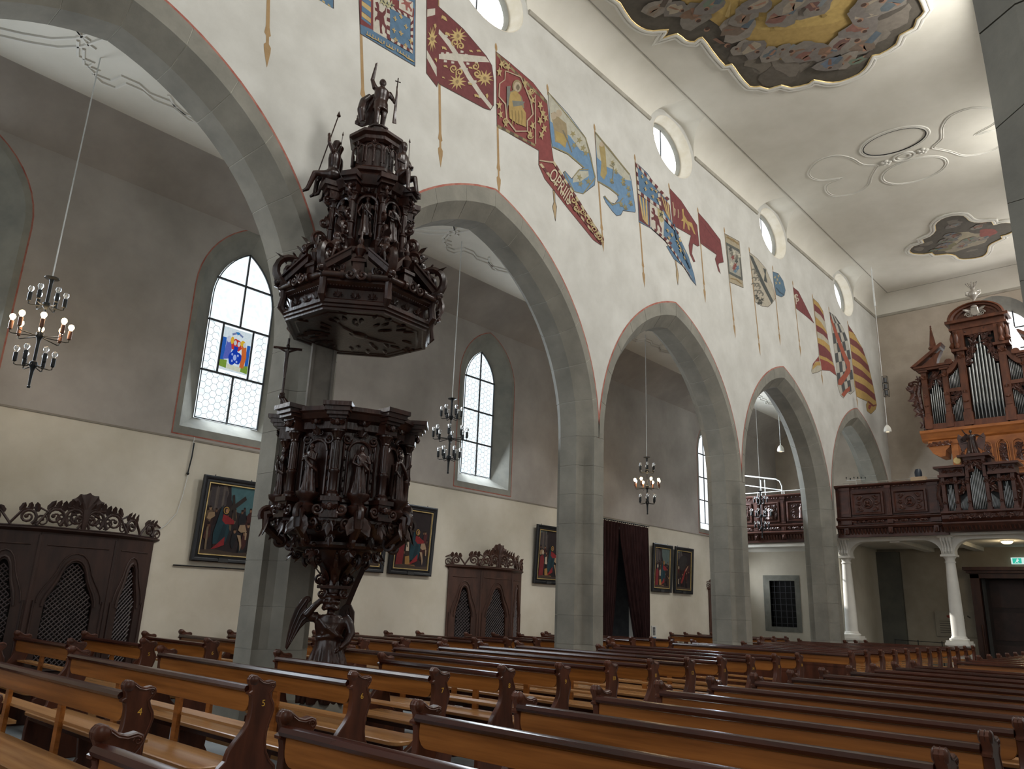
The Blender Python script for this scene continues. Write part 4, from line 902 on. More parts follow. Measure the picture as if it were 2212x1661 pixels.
def seated(h, spear):
    mb = MB(); mb.ball((0, 0, .12*h), (.14*h, .16*h, .14*h), 12, 8); mb.loft([[(.10*w*h*cos(t), .12*w*h*sin(t), z*h) for t in [2*PI*j/14 for j in range(14)]] for z, w in ((.1, 1.1), (.25, .95), (.42, 1.1), (.52, 1.0), (.58, .45))])
    head(mb, (.02*h, 0, .7*h), h*1.2); mb.tube([(0, 0, .55*h), (.01*h, 0, .64*h)], .045*h, 8); mb.ball((-.01, 0, .76*h), (.075*h, .07*h, .05*h), 10, 6)
    for s, dx in ((-1, .0), (1, .08)): mb.tube([(.05*h, s*.08*h, .1*h), (.28*h, s*.10*h, .14*h-dx*.5*h), (.30*h+dx*h, s*.09*h, -.2*h), (.38*h+dx*h, s*.09*h, -.24*h)], [.075*h, .06*h, .04*h, .03*h], 8)
    mb.tube([(0, -.13*h, .5*h), (.06*h, -.2*h, .34*h), (.2*h, -.13*h, .28*h)], [.045*h, .036*h, .028*h], 8)
    if spear: mb.tube([(0, .13*h, .5*h), (.06*h, .22*h, .62*h), (.10*h, .16*h, .84*h)], [.045*h, .036*h, .028*h], 8)
    else: mb.tube([(0, .13*h, .5*h), (.06*h, .2*h, .36*h), (.18*h, .1*h, .34*h)], [.045*h, .036*h, .028*h], 8)
    return figure_mesh('seated_figure', mb, .014*h*1.4, 2)
for a, spear in ((-116, True), (14, False), (140, True), (-50+280, False)):
    f = link('seated_figure', seated(.78, spear), CN); f.scale = (.72 if not spear else 1, 1, 1); f.location = dirv(a-4)*(.54 if spear else .48)+Vector((0, 0, 6.93)); f.rotation_euler = (0, 0, radians(a-4+(-22 if a == -116 else 0)))
    mb = MB()
    if spear: mb.tube([(.22, .0, .05), (-.02, .13, .92)], .008, 6); mb.lathe([(0, 0), (.03, .02), (0, .10)], 6, (-.025, .132, .9))
    else: mb.tube([(.0, .12, .2), (-.04, .14, .72)], .007, 6); mb.lathe([(0, 0), (.018, .02), (0, .08)], 6, (-.04, .14, .7))
    mb.build('spear', CARVED, f)
mb = MB(); mb.tube([(-.85, 0, 5.3), (-.3, 0, 5.2)], .05, 8); mb.tube([(-.86, .0, 6.0), (-.4, 0, 5.6)], .03, 8); mb.build('wall_bracket', IRON, CN)
FLAGS=[
('blue edged painted banner cut by the top edge, only its pole and corner showing','4a6d8f','452,1043 485,1011 514,1013 508,1061 485,1081','399,1067 424,853','c2a468:485,1010 490,1010 490,1014 486,1014|4a6d8f:490,1010 494,1011 494,1014 490,1014|c2a468:494,1011 499,1011 498,1014 494,1014|4a6d8f:499,1011 504,1011 503,1014 498,1014|c2a468:504,1011 509,1012 507,1014 503,1014|4a6d8f:509,1012 514,1012 511,1014 507,1014',[]),
('blue and cream quartered painted banner with a dark lion','4a6d8f','550,1112 556,1058 565,1001 676,1010 665,1136 663,1153','547,1135 589,849','6e2a2c:552,1097 581,1098 589,1023 562,1017;579,1098 664,1117 669,1032 587,1022|c2a468:559,1079 577,1079 578,1070 559,1071|4a6d8f:560,1071 578,1070 579,1060 561,1061|c2a468:561,1060 579,1060 580,1051 562,1052|4a6d8f:562,1052 580,1051 581,1041 563,1042|c2a468:563,1041 581,1040 582,1032 564,1033|4a6d8f:564,1033 582,1031 582,1027 564,1028|c9c3b4:580,1096 613,1104 620,1033 615,1024 588,1021|4a6d8f:615,1086 663,1094 664,1035 621,1028|c9c3b4:631,1120 661,1127 661,1100 633,1096|8e4a44:636,1123 641,1125 645,1123 645,1119 650,1120 655,1123 659,1129 657,1122 654,1118 656,1114 660,1112 659,1106 656,1106 656,1109 651,1111 650,1107 651,1103 647,1102 646,1106 645,1111 641,1110 637,1107 636,1109 641,1113 642,1116 637,1116 635,1118 640,1119|5a2226:586,1075 591,1079 594,1074 595,1065 601,1065 605,1072 608,1083 608,1068 605,1060 608,1050 614,1044 614,1031 610,1033 610,1040 604,1045 603,1037 606,1027 601,1026 599,1037 597,1047 592,1046 589,1039 588,1046 592,1053 592,1060 587,1060 586,1065 590,1066;609,1079 610,1071 616,1073 615,1080|c9c3b4:610,1071 611,1063 617,1065 616,1073|5a2226:611,1063 611,1056 618,1057 617,1065|c9c3b4:611,1056 612,1049 618,1050 618,1057|5a2226:612,1049 613,1041 619,1042 618,1050|c9c3b4:613,1041 614,1034 620,1035 619,1042|5a2226:614,1034 614,1026 621,1027 620,1035|c9c3b4:616,1089 622,1090 628,1086 622,1085|5a2226:622,1090 629,1091 634,1087 628,1086|c9c3b4:629,1091 635,1092 639,1088 634,1087|5a2226:635,1092 642,1094 645,1089 639,1088|c9c3b4:642,1094 649,1095 651,1090 645,1089|5a2226:649,1095 655,1096 657,1091 651,1090|c9c3b4:655,1096 662,1097 663,1092 657,1091;658,1091 659,1085 663,1093 663,1100|5a2226:659,1085 659,1079 664,1086 663,1093|c9c3b4:659,1079 660,1074 665,1079 664,1086|5a2226:660,1074 660,1068 665,1072 665,1079|c9c3b4:660,1068 661,1062 666,1065 665,1072|5a2226:661,1062 661,1057 666,1059 666,1065|c9c3b4:661,1057 662,1051 667,1052 666,1059|5a2226:662,1051 662,1045 668,1045 667,1052|c9c3b4:662,1045 663,1040 668,1038 668,1045|5a2226:663,1040 663,1034 669,1031 668,1038;617,1029 623,1030 623,1025 616,1024|c9c3b4:623,1030 630,1031 629,1025 623,1025|5a2226:630,1031 636,1032 635,1026 629,1025|c9c3b4:636,1032 642,1032 642,1027 635,1026|5a2226:642,1032 648,1033 648,1027 642,1027|c9c3b4:648,1033 655,1034 655,1028 648,1027|5a2226:655,1034 661,1034 662,1029 655,1028|c9c3b4:661,1034 667,1035 668,1029 662,1029|c2a468:626,1076 628,1073 627,1071 629,1072 631,1072 630,1070 628,1070 629,1067 626,1066 626,1070 624,1069 622,1070 624,1071 626,1071 625,1073;637,1088 639,1085 638,1083 640,1084 642,1084 641,1082 639,1082 640,1079 637,1078 637,1081 635,1081 633,1082 635,1083 637,1083 636,1084;649,1076 651,1073 650,1071 652,1072 655,1072 653,1070 651,1070 652,1067 649,1066 649,1070 647,1069 645,1070 647,1071 649,1071 648,1073;640,1057 642,1054 641,1052 643,1054 646,1054 644,1051 642,1051 643,1048 640,1047 640,1051 638,1050 636,1052 638,1053 640,1052 639,1054;626,1053 628,1050 627,1048 629,1050 631,1050 630,1048 628,1047 629,1044 626,1043 626,1047 624,1046 622,1048 624,1049 626,1048 625,1050;631,1038 633,1035 632,1033 634,1035 636,1035 635,1032 632,1032 633,1029 630,1028 631,1032 628,1031 627,1033 629,1034 631,1033 630,1035;652,1040 654,1038 653,1036 655,1037 657,1037 656,1035 654,1035 655,1031 651,1031 652,1034 649,1034 648,1035 650,1036 652,1036 651,1037;662,1055 663,1053 663,1050 664,1052 667,1052 666,1050 663,1049 664,1046 661,1045 661,1049 659,1048 657,1050 660,1051 662,1050 660,1052;575,1005 583,1006 590,1006 591,1008 584,1008 575,1007;590,1007 598,1008 606,1008 607,1010 599,1010 591,1009;613,1009 622,1010 629,1011 630,1013 623,1013 614,1011;640,1013 649,1014 656,1014 657,1016 650,1016 640,1015;655,1013 664,1014 672,1015 673,1017 665,1017 656,1015|b3ad84:608,1092 602,1086 603,1079 599,1082 593,1076 596,1084 592,1087 598,1089 601,1097 602,1090|2c2f33:604,1090 602,1086 601,1083 600,1085 597,1084 600,1088 600,1091 602,1089|b3ad84:615,1093 610,1087 610,1080 606,1083 601,1077 604,1085 600,1088 605,1090 609,1098 609,1091|2c2f33:612,1091 609,1087 609,1083 607,1086 605,1085 607,1088 608,1092 609,1090|b3ad84:624,1095 619,1089 619,1082 615,1085 609,1079 612,1087 608,1090 614,1092 617,1100 618,1093|2c2f33:621,1092 618,1089 618,1085 616,1088 613,1087 616,1090 617,1094 618,1092|c2a468:576,1012 577,1012 577,1007 576,1007;581,1012 582,1012 583,1007 581,1007;586,1013 588,1013 588,1008 587,1008;592,1013 593,1013 593,1008 592,1008;597,1014 599,1014 599,1009 597,1009;603,1014 604,1015 604,1009 603,1009;608,1015 610,1015 610,1010 608,1010;614,1016 615,1016 615,1011 614,1010;619,1016 621,1016 621,1011 620,1011;625,1017 626,1017 627,1012 625,1012;631,1017 632,1017 632,1012 631,1012;636,1018 638,1018 638,1013 636,1013;642,1018 643,1019 644,1013 642,1013;648,1019 649,1019 649,1014 648,1014;654,1020 655,1020 655,1015 654,1014;659,1020 661,1020 661,1015 660,1015',[]),
('dark red painted banner crossed by a cream ragged saltire with gold flames','65282b','687,1174 701,1012 726,1000 728,1011 730,1008 841,1022 856,1027 864,1042 861,1095 854,1122 838,1133 778,1152 715,1158 714,1176','704,1272 732,1009 747,856','c9c3b4:721,1114 747,1108 772,1093 802,1069 832,1051 861,1038 856,1029 825,1041 794,1058 764,1082 745,1094 721,1104;725,1065 758,1088 792,1106 836,1130 848,1125 811,1103 776,1082 726,1056;692,1135 709,1149 710,1136 693,1120;698,1056 722,1037 724,1019 699,1041;730,1072 736,1075 736,1071 729,1068;741,1080 748,1083 748,1079 741,1076;785,1104 792,1107 792,1103 785,1099;808,1114 816,1118 816,1114 808,1110;737,1061 744,1064 744,1060 737,1056;754,1069 761,1072 761,1068 754,1064;790,1089 797,1092 797,1088 790,1084;811,1104 818,1107 818,1103 811,1099;735,1111 742,1115 742,1111 735,1107;774,1104 781,1107 781,1103 774,1099;787,1075 794,1079 794,1074 787,1071;810,1063 817,1067 817,1062 810,1059;774,1068 780,1072 780,1067 773,1064;796,1052 803,1055 803,1051 796,1047;823,1039 830,1042 830,1038 823,1034|c2a468:788,1143 774,1132 785,1131 772,1127 776,1118 767,1122 763,1109 762,1119 752,1106 758,1119 745,1110 756,1122 744,1119 757,1127 750,1132 761,1133 761,1144 766,1137 773,1151 771,1138 783,1150 774,1136|8d6f48:769,1131 769,1129 768,1127 766,1125 765,1124 763,1124 762,1125 762,1126 762,1128 763,1130 764,1132 766,1133 767,1133 769,1132|c2a468:791,1040 778,1035 782,1028 773,1031 770,1019 768,1028 759,1015 764,1028 751,1019 762,1031 749,1027 762,1035 754,1039 766,1040 765,1050 771,1044 777,1057 776,1046 788,1057 779,1044 793,1051 780,1040|8d6f48:774,1039 774,1037 773,1035 772,1033 770,1032 769,1032 767,1033 767,1034 767,1036 768,1038 770,1040 771,1041 773,1041 774,1040|c2a468:853,1079 841,1079 841,1068 836,1075 827,1062 831,1074 817,1063 827,1076 813,1071 827,1081 817,1083 830,1086 827,1095 836,1091 840,1104 841,1093 853,1107 846,1093 860,1102 847,1090 860,1092 846,1085|8d6f48:841,1086 841,1084 840,1082 838,1081 836,1080 835,1079 834,1080 833,1081 833,1083 834,1085 836,1087 838,1088 839,1088 841,1088|c2a468:719,1083 712,1081 716,1069 710,1075 711,1059 708,1073 705,1057 705,1074 699,1064 703,1078 696,1078 703,1085 697,1093 704,1091 701,1106 706,1095 707,1112 709,1096 713,1109 711,1093 718,1099 712,1087|8d6f48:711,1087 711,1085 710,1083 709,1081 707,1080 706,1080 704,1081 704,1082 704,1084 705,1086 706,1087 708,1088 709,1089 710,1088|c2a468:760,1104 756,1103 754,1105 754,1108 756,1112 758,1114 761,1115 762,1115 763,1113 762,1111 761,1110 760,1109 759,1109 758,1109 758,1110 756,1110 756,1108 756,1106 759,1106 762,1107 765,1111 766,1115 766,1118 762,1119 758,1117 753,1113 751,1107 751,1103 754,1101 759,1102;768,1104 767,1107 768,1111 770,1115 773,1117 776,1117 777,1116 777,1114 776,1112 775,1111 773,1110 772,1110 772,1111 772,1112 773,1113 772,1114 770,1112 769,1110 769,1107 771,1106 775,1107 779,1111 781,1115 781,1119 778,1121 774,1120 769,1116 765,1111 764,1105 766,1102;762,1051 758,1050 755,1051 754,1054 756,1057 758,1060 761,1061 763,1061 763,1060 763,1058 762,1056 761,1055 760,1055 759,1056 759,1056 757,1056 757,1054 758,1052 760,1053 763,1055 766,1058 767,1062 765,1064 762,1065 757,1062 753,1057 751,1052 753,1048 757,1047 762,1049;770,1050 768,1052 768,1056 770,1059 773,1062 776,1063 778,1062 778,1060 777,1058 776,1057 774,1056 773,1056 773,1057 773,1057 774,1059 772,1059 771,1058 770,1055 771,1053 773,1053 777,1054 780,1058 782,1062 781,1066 778,1067 773,1065 768,1060 765,1055 765,1050 768,1048;809,1098 814,1101 817,1100 818,1098 817,1094 815,1091 812,1090 810,1089 809,1090 809,1092 810,1094 811,1095 812,1095 813,1095 813,1094 815,1095 815,1097 814,1098 811,1098 808,1095 805,1091 805,1087 807,1085 811,1086 816,1089 820,1095 821,1100 819,1103 814,1103 809,1100;815,1087 820,1088 822,1087 823,1084 821,1081 818,1078 816,1077 814,1077 813,1078 814,1080 815,1081 816,1082 817,1083 818,1082 818,1081 820,1082 820,1084 819,1086 817,1086 813,1083 810,1080 809,1076 811,1073 814,1073 819,1075 824,1080 826,1086 825,1090 821,1091 815,1089;725,1146 729,1139 738,1141 734,1147;724,1144 724,1137 731,1143;736,1118 739,1113 747,1115 744,1120;734,1116 736,1111 741,1116;795,1118 798,1116 804,1118 801,1121;793,1117 796,1114 800,1118;813,1130 818,1129 824,1132 820,1134;811,1128 815,1126 819,1131;730,1084 735,1081 742,1083 738,1087;729,1083 731,1078 736,1084;737,1050 741,1048 747,1050 743,1053;735,1048 738,1046 742,1050;735,1026 738,1024 742,1025 740,1027;734,1024 736,1023 739,1025;797,1050 801,1048 807,1051 803,1053;795,1049 798,1046 802,1051;814,1037 819,1033 827,1035 823,1039;812,1035 814,1030 821,1036;845,1056 842,1048 845,1044 848,1052;843,1054 840,1049 845,1050;796,1083 799,1081 805,1083 802,1086;794,1082 796,1079 801,1083;712,1119 709,1111 711,1106 714,1114;710,1117 707,1112 712,1112;718,1053 717,1047 720,1044 721,1050;716,1051 715,1047 719,1048',[]),
('red painted banner of a seated saint with a long lettered streamer','7d3131','863,1158 903,1158 971,1154 1015,1137 1031,1046 1040,1013 1070,987 1130,951 1197,920 1212,907 1202,893 1175,894 1088,929 1014,961 995,982 994,1013 922,1007 875,1004','862,1177 889,869','8a7a52:865,1157 875,1156 876,1149 866,1151|5e4a34:875,1156 885,1155 886,1148 876,1149|8a7a52:885,1155 895,1153 896,1146 886,1148|5e4a34:895,1153 906,1152 906,1145 896,1146|8a7a52:906,1152 916,1150 917,1143 906,1145|5e4a34:916,1150 927,1149 927,1142 917,1143|8a7a52:927,1149 938,1147 938,1140 927,1142|5e4a34:938,1147 948,1146 949,1139 938,1140|8a7a52:948,1146 959,1145 960,1137 949,1139|5e4a34:959,1145 970,1143 971,1136 960,1137|8a7a52:970,1143 981,1142 982,1134 971,1136|5e4a34:981,1142 993,1140 993,1133 982,1134|8a7a52:993,1140 1004,1139 1004,1131 993,1133|5e4a34:1004,1139 1015,1137 1016,1130 1004,1131|8a7a52:876,1008 887,1009 887,1003 876,1002|4f4232:887,1009 898,1011 899,1005 887,1003|8a7a52:898,1011 910,1012 910,1006 899,1005|4f4232:910,1012 922,1014 922,1008 910,1006|8a7a52:922,1014 934,1015 934,1010 922,1008|4f4232:934,1015 946,1017 946,1011 934,1010|8a7a52:946,1017 958,1018 958,1013 946,1011|4f4232:958,1018 970,1020 970,1014 958,1013|8a7a52:970,1020 982,1021 983,1016 970,1014|c0b08a:996,984 1006,980 1013,985 1003,989|5e2a28:1006,980 1017,975 1024,980 1013,985|c0b08a:1017,975 1028,970 1034,975 1024,980|5e2a28:1028,970 1039,965 1044,971 1034,975|c0b08a:1039,965 1050,961 1055,966 1044,971|5e2a28:1050,961 1061,956 1066,961 1055,966|c0b08a:1061,956 1072,951 1076,956 1066,961|5e2a28:1072,951 1083,946 1087,952 1076,956|c0b08a:1083,946 1095,941 1098,947 1087,952|5e2a28:1095,941 1106,936 1109,942 1098,947|c0b08a:1106,936 1118,931 1120,937 1109,942|5e2a28:1118,931 1130,926 1131,932 1120,937|c0b08a:1130,926 1141,921 1142,927 1131,932|5e2a28:1141,921 1153,915 1154,921 1142,927|c0b08a:1153,915 1165,910 1165,916 1154,921|5e2a28:1165,910 1178,905 1176,911 1165,916|c0b08a:1178,905 1190,899 1188,906 1176,911|5e2a28:1190,899 1202,894 1200,901 1188,906|c0b08a:1040,1013 1049,1008 1045,1002 1036,1007|5e2a28:1049,1008 1058,1002 1054,996 1045,1002|c0b08a:1058,1002 1067,997 1063,991 1054,996|5e2a28:1067,997 1076,991 1072,985 1063,991|c0b08a:1076,991 1086,986 1082,979 1072,985|5e2a28:1086,986 1095,980 1091,974 1082,979|c0b08a:1095,980 1104,974 1100,968 1091,974|5e2a28:1104,974 1114,969 1110,962 1100,968|c0b08a:1114,969 1123,963 1119,957 1110,962|5e2a28:1123,963 1133,957 1128,951 1119,957|c0b08a:1133,957 1142,951 1138,945 1128,951|5e2a28:1142,951 1152,945 1148,939 1138,945|c0b08a:1152,945 1162,940 1157,933 1148,939|5e2a28:1162,940 1171,934 1167,927 1157,933|c0b08a:1171,934 1181,928 1177,921 1167,927|5e2a28:1181,928 1191,922 1187,915 1177,921|c0b08a:1191,922 1201,916 1197,909 1187,915|5e2a28:1201,916 1211,910 1207,903 1197,909|b9a184:888,1131 888,1111 874,1094 874,1065 892,1059 897,1029 924,1017 959,1036 958,1059 974,1083 967,1108 951,1128 934,1145 904,1137 890,1132 889,1130 903,1134 932,1142 947,1125 963,1105 970,1081 954,1058 956,1037 926,1021 901,1032 895,1062 877,1068 877,1095 890,1111 891,1132;975,1127 981,1021 984,1022 978,1129;995,990 1040,1007 1040,1011 996,993|8f7d5a:937,1125 936,1118 932,1111 927,1105 921,1102 915,1101 911,1104 910,1109 911,1116 914,1123 919,1129 925,1133 931,1133 935,1131|b5a58a:934,1122 933,1117 931,1112 927,1107 922,1105 918,1104 915,1106 914,1110 915,1115 917,1121 921,1125 926,1128 930,1128 933,1126|6b5d48:931,1119 930,1115 929,1112 927,1110 925,1108 923,1109 921,1110 920,1113 921,1116 922,1119 924,1121 926,1123 928,1123 930,1121|837a5c:899,1089 916,1105 937,1102 943,1091 946,1081 901,1062|ab8d4e:906,1093 920,1105 933,1103 940,1081 951,1073 953,1043 927,1037 906,1037 903,1057 903,1077|6d7069:911,1078 947,1096 940,1084 915,1067;895,1100 905,1107 903,1080 898,1044|8a703c:910,1056 913,1040 912,1026 915,1028 916,1042 913,1058;919,1061 921,1045 921,1031 923,1032 925,1047 922,1062;928,1066 930,1050 930,1036 932,1037 934,1052 931,1067;937,1071 939,1055 939,1041 941,1042 943,1057 940,1072|b7a06c:878,1127 876,1134 870,1132 875,1139 874,1147 879,1144 884,1151 882,1141 886,1138 880,1136;904,1144 898,1141 896,1132 894,1139 888,1137 893,1144 891,1152 896,1149 901,1156 899,1147;888,1027 882,1027 879,1019 879,1028 873,1028 879,1033 879,1041 882,1036 888,1041 884,1033;895,1031 898,1025 904,1028 899,1021 901,1014 896,1016 892,1009 893,1017 888,1020 894,1023;961,1137 963,1129 969,1132 964,1124 965,1116 960,1120 955,1112 957,1122 952,1125 959,1128;977,1110 970,1108 967,1099 966,1107 960,1106 966,1113 965,1121 970,1117 976,1123 972,1114;966,1047 967,1039 973,1041 968,1034 969,1027 964,1030 959,1023 961,1032 957,1036 963,1038;979,1053 973,1052 970,1043 969,1051 962,1050 968,1056 968,1065 972,1061 978,1067 975,1058;1001,1115 995,1111 993,1101 990,1108 984,1105 989,1113 986,1120 992,1118 997,1126 996,1117;995,1088 997,1097 992,1101 999,1104 1001,1113 1003,1106 1010,1108 1004,1100 1006,1093 1001,1095;1003,1080 996,1076 994,1067 992,1074 985,1071 990,1079 988,1086 993,1084 999,1092 997,1083;997,1065 1003,1070 1004,1079 1007,1073 1014,1078 1010,1069 1013,1063 1007,1064 1002,1055 1003,1064;1002,1040 998,1045 991,1039 995,1048 991,1054 998,1054 1002,1063 1002,1054 1008,1054 1002,1049;1005,1102 1010,1098 1016,1105 1013,1096 1017,1092 1011,1090 1007,1080 1006,1089 1000,1087 1006,1094;880,1126 876,1118 878,1111 873,1113 868,1106 869,1115 865,1117 870,1121 872,1130 874,1123;884,1056 880,1048 882,1041 877,1044 872,1037 874,1045 869,1048 875,1051 876,1059 878,1053;951,1130 945,1131 941,1123 942,1132 936,1133 942,1138 943,1147 946,1141 953,1145 948,1137;896,1147 895,1143 891,1139 887,1137 885,1137 884,1139 885,1142 887,1144 889,1145 891,1145 891,1144 891,1143 890,1142 889,1141 888,1141 886,1139 888,1139 890,1140 893,1142 894,1146 894,1148 891,1149 887,1146 883,1142 881,1138 882,1135 886,1134 892,1137 896,1143 898,1148;973,1034 971,1029 967,1026 963,1024 961,1025 960,1027 961,1029 963,1031 966,1032 967,1032 967,1031 967,1030 966,1029 965,1028 964,1028 962,1027 964,1026 966,1027 969,1029 971,1032 970,1035 967,1035 963,1033 959,1030 957,1025 958,1022 962,1021 968,1024 973,1029 975,1034;972,1135 970,1130 967,1126 963,1124 960,1125 959,1127 961,1129 963,1131 965,1133 966,1132 967,1131 966,1130 965,1129 964,1128 963,1129 962,1127 963,1126 965,1127 968,1129 970,1133 969,1136 966,1136 962,1134 958,1130 956,1125 957,1122 962,1121 967,1124 972,1130 974,1135;903,1030 901,1026 898,1022 894,1021 892,1021 891,1023 892,1025 894,1027 896,1028 898,1028 898,1027 897,1026 896,1025 895,1024 895,1025 893,1023 894,1022 897,1023 899,1025 901,1028 900,1031 898,1031 893,1030 890,1026 888,1022 889,1018 893,1018 899,1021 903,1025 905,1030;1109,961 1112,959 1111,956 1109,953 1106,951 1103,950 1101,950 1100,951 1100,953 1102,954 1103,955 1104,956 1105,955 1106,955 1105,954 1107,954 1108,956 1108,958 1106,958 1103,958 1099,955 1097,952 1096,949 1098,947 1102,946 1107,948 1112,952 1114,957 1114,961 1111,963;1119,951 1114,947 1113,941 1111,946 1107,946 1111,950 1113,956 1114,952;1122,943 1119,939 1115,936 1111,935 1109,935 1108,937 1108,939 1110,941 1112,942 1114,943 1115,942 1115,942 1115,941 1114,940 1113,939 1113,938 1115,939 1117,940 1119,943 1118,945 1116,946 1112,945 1108,943 1105,939 1104,935 1105,933 1110,932 1115,934 1121,938 1124,943;1128,938 1123,934 1122,928 1120,932 1116,933 1120,937 1121,943 1123,938;1144,945 1142,941 1138,938 1134,936 1131,936 1130,937 1130,939 1131,941 1133,942 1134,943 1136,943 1137,943 1137,942 1136,941 1135,940 1136,939 1138,940 1140,942 1140,945 1139,946 1136,946 1131,945 1128,941 1125,938 1126,934 1129,933 1134,934 1140,937 1144,941 1146,946;1149,939 1145,935 1143,928 1142,933 1137,933 1142,937 1143,943 1145,939;1166,936 1165,932 1162,929 1158,926 1155,925 1153,926 1152,927 1152,929 1154,931 1156,932 1157,932 1158,932 1159,931 1158,930 1157,929 1159,929 1161,930 1162,932 1162,934 1160,935 1156,935 1152,932 1148,929 1147,925 1149,923 1153,922 1159,924 1164,928 1168,932 1168,936;1172,927 1167,923 1166,917 1164,922 1159,922 1164,926 1165,932 1167,928;1171,910 1167,911 1167,913 1168,916 1171,919 1174,921 1177,921 1178,920 1179,919 1178,917 1176,916 1175,915 1174,915 1173,915 1173,916 1171,916 1170,914 1171,913 1174,912 1177,914 1181,916 1183,920 1183,923 1180,924 1175,924 1170,921 1165,917 1163,912 1165,909 1169,908;1190,914 1186,910 1184,904 1182,909 1177,909 1182,913 1184,919 1185,915;1189,911 1194,913 1198,913 1200,911 1199,908 1197,906 1195,904 1192,903 1190,904 1190,905 1190,906 1191,907 1192,908 1193,908 1194,908 1196,909 1195,910 1192,910 1189,908 1186,906 1185,903 1187,900 1190,900 1195,902 1200,905 1203,909 1203,913 1200,915 1195,915 1189,912;1209,904 1204,900 1202,894 1200,899 1196,899 1200,903 1202,909 1204,904',[('OPRIIIS', '1021,988 1104,942', 'c9bda4')]),
('short spear butt of a painted banner pole under the red streamer','b59a72','1040,948 1046,950 1048,926 1053,918 1050,885 1040,911 1044,924','','',[]),
('blue and white painted banner of saints beside the red saint banner','5f86ad','1017,1160 1082,1146 1145,1121 1163,1090 1180,1042 1178,1023 1160,1006 1138,984 1108,976 1082,987 1071,1002 1077,1008 1099,1001 1120,1029 1137,1045 1085,1050 1035,1041 1027,1073','1014,1177 1018,1152','b8b5a3:1017,1159 1082,1144 1142,1119 1161,1092 1127,1081 1092,1096 1058,1096 1027,1097;1120,1029 1155,1046 1157,1035 1129,1009 1103,994 1103,1004|94825f:1028,1116 1040,1126 1057,1120 1078,1119 1084,1086 1067,1065 1043,1058 1038,1085|a98f4f:1042,1084 1084,1092 1076,1061 1047,1063|b7a489:1046,1119 1045,1115 1042,1111 1039,1108 1035,1105 1031,1105 1029,1107 1028,1110 1029,1114 1031,1118 1034,1121 1038,1124 1042,1124 1045,1122;1063,1135 1062,1131 1059,1126 1055,1122 1051,1120 1047,1119 1044,1121 1043,1124 1044,1128 1046,1133 1050,1137 1055,1139 1059,1140 1062,1138|6f6a58:1065,1096 1082,1078 1096,1060 1100,1063 1086,1082 1068,1099|8f8457:1107,1117 1105,1110 1111,1109 1103,1105 1100,1097 1098,1102 1090,1099 1096,1106 1094,1111 1101,1110;1127,1114 1126,1107 1134,1108 1126,1102 1125,1095 1121,1099 1113,1093 1118,1101 1114,1105 1121,1106;1126,1091 1134,1094 1139,1102 1140,1096 1148,1098 1140,1091 1140,1085 1135,1087 1127,1081 1131,1089;1147,1094 1148,1088 1157,1091 1149,1084 1151,1078 1145,1080 1137,1073 1141,1081 1135,1083 1143,1086;1129,1026 1128,1020 1136,1020 1128,1015 1127,1008 1122,1012 1115,1007 1120,1014 1116,1018 1123,1019;1120,994 1124,1001 1120,1005 1128,1006 1133,1013 1133,1007 1140,1008 1132,1003 1132,996 1127,999;1095,1074 1101,1081 1099,1086 1105,1085 1112,1093 1110,1085 1116,1084 1108,1080 1105,1073 1103,1078;1166,1029 1160,1022 1162,1017 1155,1018 1148,1011 1151,1018 1144,1020 1153,1023 1156,1031 1158,1026|8a7f58:1036,1042 1083,1050 1140,1045 1143,1048 1086,1054 1038,1045;1017,1158 1143,1118 1178,1042 1137,985 1109,977 1074,1006 1072,1004 1107,975 1139,984 1182,1043 1146,1120 1019,1160;1104,1006 1125,1033 1155,1048 1155,1050 1123,1035 1102,1006',[]),
